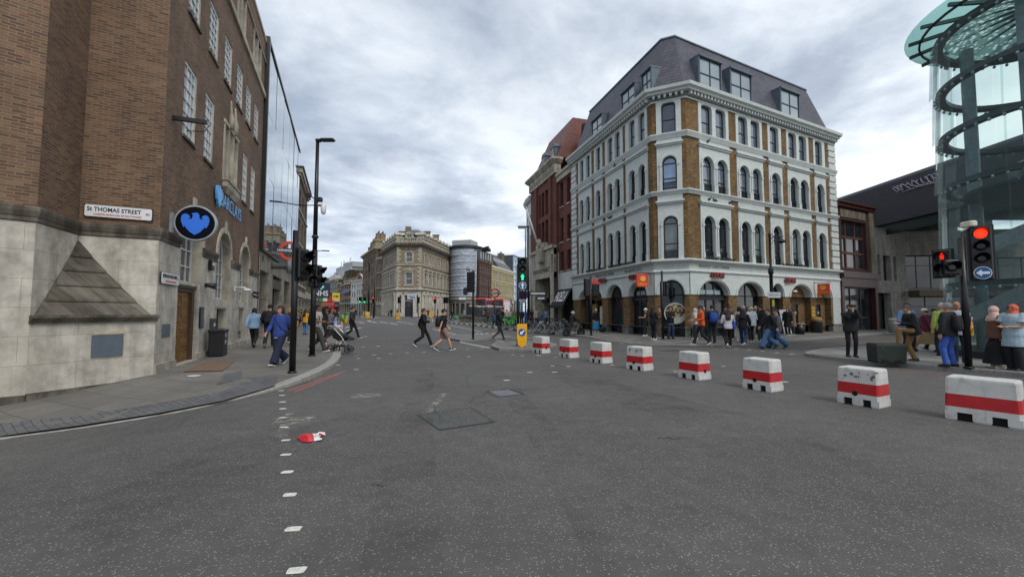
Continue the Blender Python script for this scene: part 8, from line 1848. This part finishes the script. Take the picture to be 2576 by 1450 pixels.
# plaza and market front
for i, (u, v, f_, po, lab, cl, lg, hr) in enumerate(((1327, 822, 180, 'stand2', 'person in a royal blue tee standing behind the bike rack', ('tee', '#23409a'), ('straight', JEAN), ('short', HBR)), (1338, 822, 200, 'armup', 'person in black with a red collar behind the bike rack', ('jacket', '#1a1519'), BLK, ('short', HB)), (1350, 822.5, 170, 'stand', 'person in a striped cream jumper behind the bike rack', ('long', '#b5a394'), BLK, ('short', HBR)), (1360, 823.5, 190, 'phone', 'person in a denim jacket holding something orange behind the bike rack', ('jacket', '#56657d', '#b98a80'), ('straight', JEAN), ('long', HBL)), (1374, 822, 80, 'stand2', 'person in light blue at the edge of the black awning', ('tee', '#6a8fc4'), ('straight', NAVY), ('short', HB)), (1284, 819, 200, 'stand2', 'person with ginger hair and pale top behind the lime bikes', ('long', '#b3aca0'), BLK, ('long', '#8a4f2c')), (1294, 820, 180, 'stand', 'person in olive and rust behind the lime bikes by the traffic light', ('jacket', '#6b6a52'), BLK, ('bob', '#7a3f28')), (1264, 821, 250, 'stand2', 'person with glasses in a black jacket facing the hooded walker', ('jacket', '#1a1b20'), BLK, ('short', HB)), (1275, 817, 160, 'stand', 'person in a white tee behind the lime bikes', ('tee', '#b4b2ad'), ('straight', JEAN), ('short', HB)), (1312, 818, 180, 'walk', 'person in navy beyond the traffic light with the green arrow', ('jacket', '#20283a'), BLK, ('short', HB)),
    (1200, 809, 120, 'stand', 'person in a grey jacket behind the stair railing, left', ('jacket', '#4a4d55'), BLK, ('short', HB)), (1214, 809, 200, 'stand2', 'person in striped white and black behind the stair railing', ('long', '#8f8a88'), BLK, ('short', HB)), (1226, 808.5, 150, 'stand', 'person in pink and black behind the stair railing', ('jacket', '#6a4c52'), BLK, ('long', HB)), (1137, 806, 90, 'walk', 'dark clothed person beside the bikes at the wedge building', ('jacket', '#1d1e24'), BLK, ('short', HB)), (1168, 804, 270, 'walk2', 'person in pale blue before the sheeted building', ('jacket', '#6f87a3'), BLK, ('short', HB)))): person(u, v, f_, po, lab, cl, lg, hair=hr, h=1.7+.03*(i % 4))
# moped rider
ro = person(1438, 845.5, 74, 'ride', 'rider in dark jacket, grey trousers and white helmet on a small electric bike', ('jacket', '#191b21'), ('straight', '#57504f'), ('#22'+'2222', '#333333'), ('helmet', '#b0aeab', '#44'+'4446'), '#8a5a42', 1.74, dz=0)
eb = thing('electric_bike', 'small fat-tyred black electric bike ridden past the bike rack', 'electric bike', ro.location, ro.rotation_euler.z+math.pi/2)
for x in (-.36, .66):
    mb = MB(); mb.ring((0, 0, 0), .15, .265, -.055, .055, 0, 22); w_ = mb.build('wheel', M_BLK, eb, (x, 0, .265)); mb = MB(); mb.ring((0, 0, 0), .05, .15, -.03, .03, 0, 16); mb.build('hub', M_DARK, w_)
mb = MB(); mb.tube([(-.36, 0, .265), (.02, 0, .40), (.30, 0, .44), (.48, 0, .72)], .05, 8); mb.tube([(-.3, 0, .68), (.0, 0, .42)], .035, 8); mb.tube([(.48, 0, .72), (.45, 0, .98)], .03, 8)
for s in (-.08, .08): mb.tube([(.5, s, .74), (.66, s, .265)], .025, 8)
mb.build('frame', M_BLK, eb); mb = MB(); mb.bbox((-.42, -.12, .68), (.12, .12, .76), .03); mb.build('saddle', plain('saddle_black', '#17171a', .6), eb)
mb = MB(); mb.tube([(.40, -.34, 1.02), (.46, -.15, 1.0), (.46, .15, 1.0), (.40, .34, 1.02)], .018, 8); mb.lathe([(.01, .0), (.07, .02), (.07, .08), (.01, .1)], (.52, 0, .82), 12); mb.build('handlebar', M_BLK, eb); mb = MB(); mb.bbox((-.52, -.17, .78), (-.30, .17, 1.02), .03); mb.build('rear_box', M_DARK, eb)
# before the restaurant
person(1500, 834, 175, 'stand', 'person in white cap, black top and turquoise skirt beside the leftmost arch', ('long', '#121216'), ('skirt.2', '#1d7fb4'), ('#d8d6d0', '#d8d6d0'), ('cap', '#d0cfca', HBL), '#c99a82', 1.66)
g = thing('rucksack', 'black rucksack left on the pavement beside the turquoise skirt', 'bag', at(1516, 835, .12)); mb = MB(); mb.ellip((0, 0, .2), .26, .2, .22, n=14, k=8); mb.build('bag', plain('packcloth', '#15161a', .8, var=.3), g); mb = MB(); mb.bbox((-.16, -.22, .04), (.16, -.15, .22), .02); mb.build('pocket', plain('packcloth', '#101115', .8, var=.3), g)
person(1625, 844, 285, 'phone', 'person in white bucket hat, black waistcoat and white sleeves by the door', ('vest', '#15161a'), BLK, ('#d8d6d0', '#d8d6d0'), ('bucket', '#d6d4cf', HB), '#c99a82', 1.68)
o = person(1644, 854, 60, 'phone', 'person with long black hair all in black with white trainers before the door', ('jacket', '#101014'), ('straight', '#111115'), ('#d8d6d0', '#d8d6d0'), ('long', '#0c0a0a'), '#b98a72', 1.70)
g = thing('handbag', 'small black shoulder bag on the person in black with white trainers', 'bag', wmat(o, .20, .02, .98), o.rotation_euler.z); mb = MB(); mb.bbox((-.05, -.12, -.09), (.05, .12, .09), .02); mb.build('body', M_BLK, g); mb = MB(); mb.tube([(0, -.1, .08), (-.05, -.08, .3), (-.08, 0, .44), (-.05, .08, .3), (0, .1, .08)], .008, 6); mb.build('strap', M_BLK, g)
o = person(1660, 850, 250, 'phone', 'person in a brown jacket and khaki trousers left of the black post', ('jacket', '#6a5440', '#8e8b95'), ('straight', '#7a705c'), ('#8a8378', '#d8d6d0'), ('short', HB), '#c08f76', 1.76); satchel(o, 'bright orange bag held by the person in the brown jacket', '#d98a10', .12, .22, 1.02)
person(1687, 852, 170, 'phone', 'person in navy jacket and jeans before the round food picture', ('jacket', '#15161d', '#8f93ad'), ('straight', '#27354e'), ('#1a1513', '#333333'), ('short', HB), '#c08f76', 1.76)
person(1750, 853, 300, 'stand2', 'person in a white hoodie half hidden behind the orange jumper', ('hoodie', '#bdb9b5'), ('straight', '#23262e'), ('#d8d6d0', '#d8d6d0'), ('hood', '#bdb9b5'), '#c08f76', 1.62)
person(1766, 867, 275, 'walkheld', 'person in a bright orange jumper and dark trousers stepping off the pavement', ('long', '#c4501c'), ('straight', '#191a22'), ('#4a3b33', '#d8d6d0'), ('cap', '#17171a', '#17171a'), '#b07c60', 1.76)
person(1772, 849, 190, 'stand', 'bald person in black just behind the orange jumper', ('jacket', '#17171b'), BLK, hair=('bald', '#3a2a22'), skin='#b98a72', h=1.74)
o = person(1793, 863, 5, 'pack', 'person in dark clothes seen from behind wearing a bright blue backpack', ('jacket', '#14161d'), ('straight', '#1c2433'), ('#2a2a2e', '#888888'), ('short', HB), h=1.78); backpack(o, '#24479a', 'bright blue backpack with pale top, worn before the widest arch', '#1d3a80', 0, 1.15)
o = person(1833, 872, 20, 'walkheld', 'person in a white jumper and wide black trousers with a blue bag', ('long', '#c3c1c4'), ('wide', '#101013'), ('#d8d6d0', '#d8d6d0'), ('long', '#3b2620'), '#c99a82', 1.68, dz=.04); g = thing('tote_bag', 'royal blue bag at the side of the person in the white jumper', 'bag', wmat(o, .25, .05, .98), o.rotation_euler.z); mb = MB(); mb.bbox((-.06, -.15, -.17), (.06, .15, .17), .03); mb.build('body', plain('bag_blue', '#2848b0', .6), g); mb = MB(); mb.tube([(0, -.1, .15), (-.03, -.06, .42), (-.03, .06, .42), (0, .1, .15)], .01, 6); mb.build('strap', M_BLK, g)
for u, v, f_, lab, cl in ((1827, 851, 190, 'person with dark hair by the brick pier behind the white jumper, left', '#23242a'), (1839, 852, 210, 'person with short dark hair by the brick pier behind the white jumper, right', '#3a3c44')): person(u, v, f_, 'stand', lab, ('jacket', cl), BLK, hair=('short', HB), h=1.74)
o = person(1870, 870, 35, 'walk', 'person in black jacket, blue jeans and white boots with a raised hand beyond', ('jacket', '#111116'), ('straight', '#27395c'), ('#dad8d3', '#dad8d3'), ('long', HB), '#b98a72', 1.74, dz=.02)
person(1862, 857, 60, 'armup', 'person in a cream pink jacket raising an arm before the orange poster', ('jacket', '#b39a90'), ('straight', '#b7a9a4'), ('#d8d6d0', '#d8d6d0'), ('bob', HB), '#c08a72', 1.72)
person(1892, 859, 350, 'stand2', 'person in a white puffer hoodie and black trousers seen from behind', ('puffer', '#c6c9cf'), ('slim', '#101014'), ('#8a8378', '#d8d6d0'), ('bucket', '#b0a794', HBL), '#c99a82', 1.70)
person(1886, 852, 150, 'stand', 'grey-haired person behind the white puffer hoodie, left', ('jacket', '#55504e'), ('straight', '#8b8478'), hair=('short', '#6b6560'), h=1.78)
person(1903, 853, 200, 'stand', 'pale-haired person behind the white puffer hoodie, right', ('jacket', '#8a8580'), ('straight', '#9a9288'), hair=('short', '#b0a290'), h=1.76)
person(1916, 858, 345, 'stand2', 'broad person in a navy hoodie and dark green trousers seen from behind', ('hoodie', '#12141c'), ('straight', '#1a2a2b'), ('#d8d6d0', '#d8d6d0'), ('short', '#2a1d16'), '#c99a82', 1.80, 1.08)
person(1937, 877, 280, 'walk', 'person in a black top and blue jeans walking left, front of the couple', ('jacket', '#121215'), ('flare', '#3f6187'), ('#26211f', '#55504c'), ('short', HBR), '#c08a72', 1.74, dz=0)
person(1957, 876, 282, 'walk2', 'person in a grey top and blue jeans walking left, behind in the couple', ('jacket', '#55575c'), ('flare', '#34557d'), ('#26211f', '#55504c'), ('short', HBR), '#c99a82', 1.72, dz=0)
person(1983, 842, 240, 'stand', 'person in long black coat and black hair at the brick doorway', ('longcoat', '#0e0e11'), BLK, hair=('long', '#0c0a0a'), h=1.74)
person(1996, 841, 285, 'phone', 'person in a tan coat with a pink bag at the brick doorway', ('coat', '#7b5d4a'), BLK, hair=('long', HBR), h=1.68)
ab = thing('menu_board', 'leaning pale menu board with pictures beside the lamp post', 'A-board', at(1972, 838, .12), R(25)); mb = MB(); mb.loft([[(-.42, -.30, 0), (.42, -.30, 0), (.42, -.26, 0), (-.42, -.26, 0)], [(-.42, .0, 1.6), (.42, .0, 1.6), (.42, .04, 1.6), (-.42, .04, 1.6)]]); b = mb.build('panel', plain('board_pale', '#a5a7a8', .5), ab); mb = MB(); mb.loft([[(-.42, .34, 0), (.42, .34, 0), (.42, .30, 0), (-.42, .30, 0)], [(-.42, .08, 1.6), (.42, .08, 1.6), (.42, .05, 1.6), (-.42, .05, 1.6)]]); mb.build('rear_panel', M_DARK, ab)
mb = MB()
for i in range(4):
    for j in range(2): z = .25+i*.34; x = -.2+j*.4; y = -.31+.30*z/1.6-.012; mb.ellip((x, y, z), .12, .012, .09, n=10, k=5)
mb.build('pictures', plain('menu_pictures', '#4d4a58', .6, var=.6, scale=6), b)
pb_ = thing('planter', 'round dark bin with yellow pile on top near the right end of the arches', 'bin', at(2055, 836, .12)); mb = MB(); mb.lathe([(.33, 0), (.36, .75), (.38, .8), (.3, .82)], n=16); mb.build('tub', M_DARK, pb_); mb = MB(); mb.ellip((0, 0, .9), .36, .36, .22); mb.build('top', plain('dry_foliage', '#8a7038', .9, var=.5, scale=20), pb_)
tb = thing('cafe_table', 'small round dark table with pale top before the brick doorway', 'table', at(2012, 840, .12)); mb = MB(); mb.lathe([(.3, .66), (.3, .70)], n=18); mb.build('top', plain('table_pale', '#9d9f9d', .5), tb); mb = MB(); mb.lathe([(.28, 0), (.28, .66)], n=18); mb.build('skirt', M_BLK, tb)
# right-hand island
o = person(2143, 897, 200, 'photo', 'person in dark jacket taking a photograph with both hands raised', ('jacket', '#14171a'), ('slim', '#121217'), ('#131316', '#22'+'2222'), ('short', '#15110f'), '#b07a60', 1.72); g = thing('camera', 'small black camera held to the face of the person taking a photograph', 'camera', wmat(o, 0, .25, 1.66), o.rotation_euler.z); mb = MB(); mb.bbox((-.075, -.02, -.045), (.075, .04, .05), .008); mb.build('body', M_BLK, g); mb = MB(); mb.tube([(0, .04, 0), (0, .10, 0)], .035, 12); mb.build('lens', M_DARK, g)
person(2303, 908, 288, 'lean', 'person in black top and khaki trousers resting one foot on the dark green block', ('jacket', '#101114'), ('straight', '#84683f'), ('#2a2320', '#33'+'3333'), ('short', '#4b4440'), '#b98a72', 1.72)
person(2287, 886, 190, 'stand', 'person in light blue and a dark cap behind the one resting a foot', ('hoodie', '#6f93c0'), BLK, hair=('cap', '#1b1f30', HB), h=1.78)
person(2334, 884, 320, 'walk', 'person in maroon jacket, white hat and long tan skirt walking away', ('jacket', '#5e1d34'), ('skirt.3', '#8a7350'), ('#22'+'2222', '#333333'), ('beanie', '#cfc9c6', HB), h=1.62)
person(2356, 882, 330, 'walk2', 'person in dark clothes beside the long tan skirt', ('coat', '#1d1a1c'), BLK, hair=('short', HB), h=1.6)
o = person(2391, 921.5, 345, 'stand', 'grey-haired person in a black jacket and bright blue jeans seen from behind', ('jacket', '#1b1d22'), ('straight', '#3a5aa8'), ('#1a1a1c', '#333333'), ('short', '#8d8a88'), '#b98a72', 1.72, 1.1); backpack(o, '#14151a', 'black backpack on the grey-haired person in bright blue jeans')
o = person(2414, 915, 210, 'stand2', 'bald person in a pale shirt and jeans beside the red traffic light post', ('shirt', '#9fa4ae'), ('straight', '#26344e'), ('#9a8f78', '#d8d6d0'), ('bald', '#4a3a30'), '#a8765c', 1.76); satchel(o, 'yellow-orange bag between the bald person and the traffic light post', '#d6a012', -.2, .02, .92)
person(2375, 897, 10, 'stand', 'person in lime green and grey hair behind the black jacket', ('long', '#8fa04a'), BLK, hair=('short', '#a9a6a0'), h=1.76)
o = person(2509, 925, 100, 'phone', 'person in pale pink headscarf, brown jacket and long black skirt', ('jacket', '#6b4a3a'), ('skirt.12', '#0f0f12'), ('#c9b9a8', '#d8d6d0'), ('hijab', '#c9a79c'), '#b5846a', 1.62)
o2 = person(2558, 931, 262, 'phone', 'person in coral headscarf and pale blue poncho at the right edge', ('poncho', '#9db3bd'), ('wide', '#131418'), ('#1a1a1c', '#333333'), ('hijab', '#c4573f'), '#b5846a', 1.66, 1.05)
g = thing('leaflet', 'white leaflet held between the two people in headscarves', 'leaflet', wmat(o, .02, .42, 1.10), o.rotation_euler.z); mb = MB(); mb.loft([[(-.12, -.02, -.04), (.12, -.02, -.04), (.12, -.015, -.04), (-.12, -.015, -.04)], [(-.12, .14, .05), (.12, .14, .05), (.12, .145, .05), (-.12, .145, .05)]]); mb.build('sheet', M_SIGNW, g)
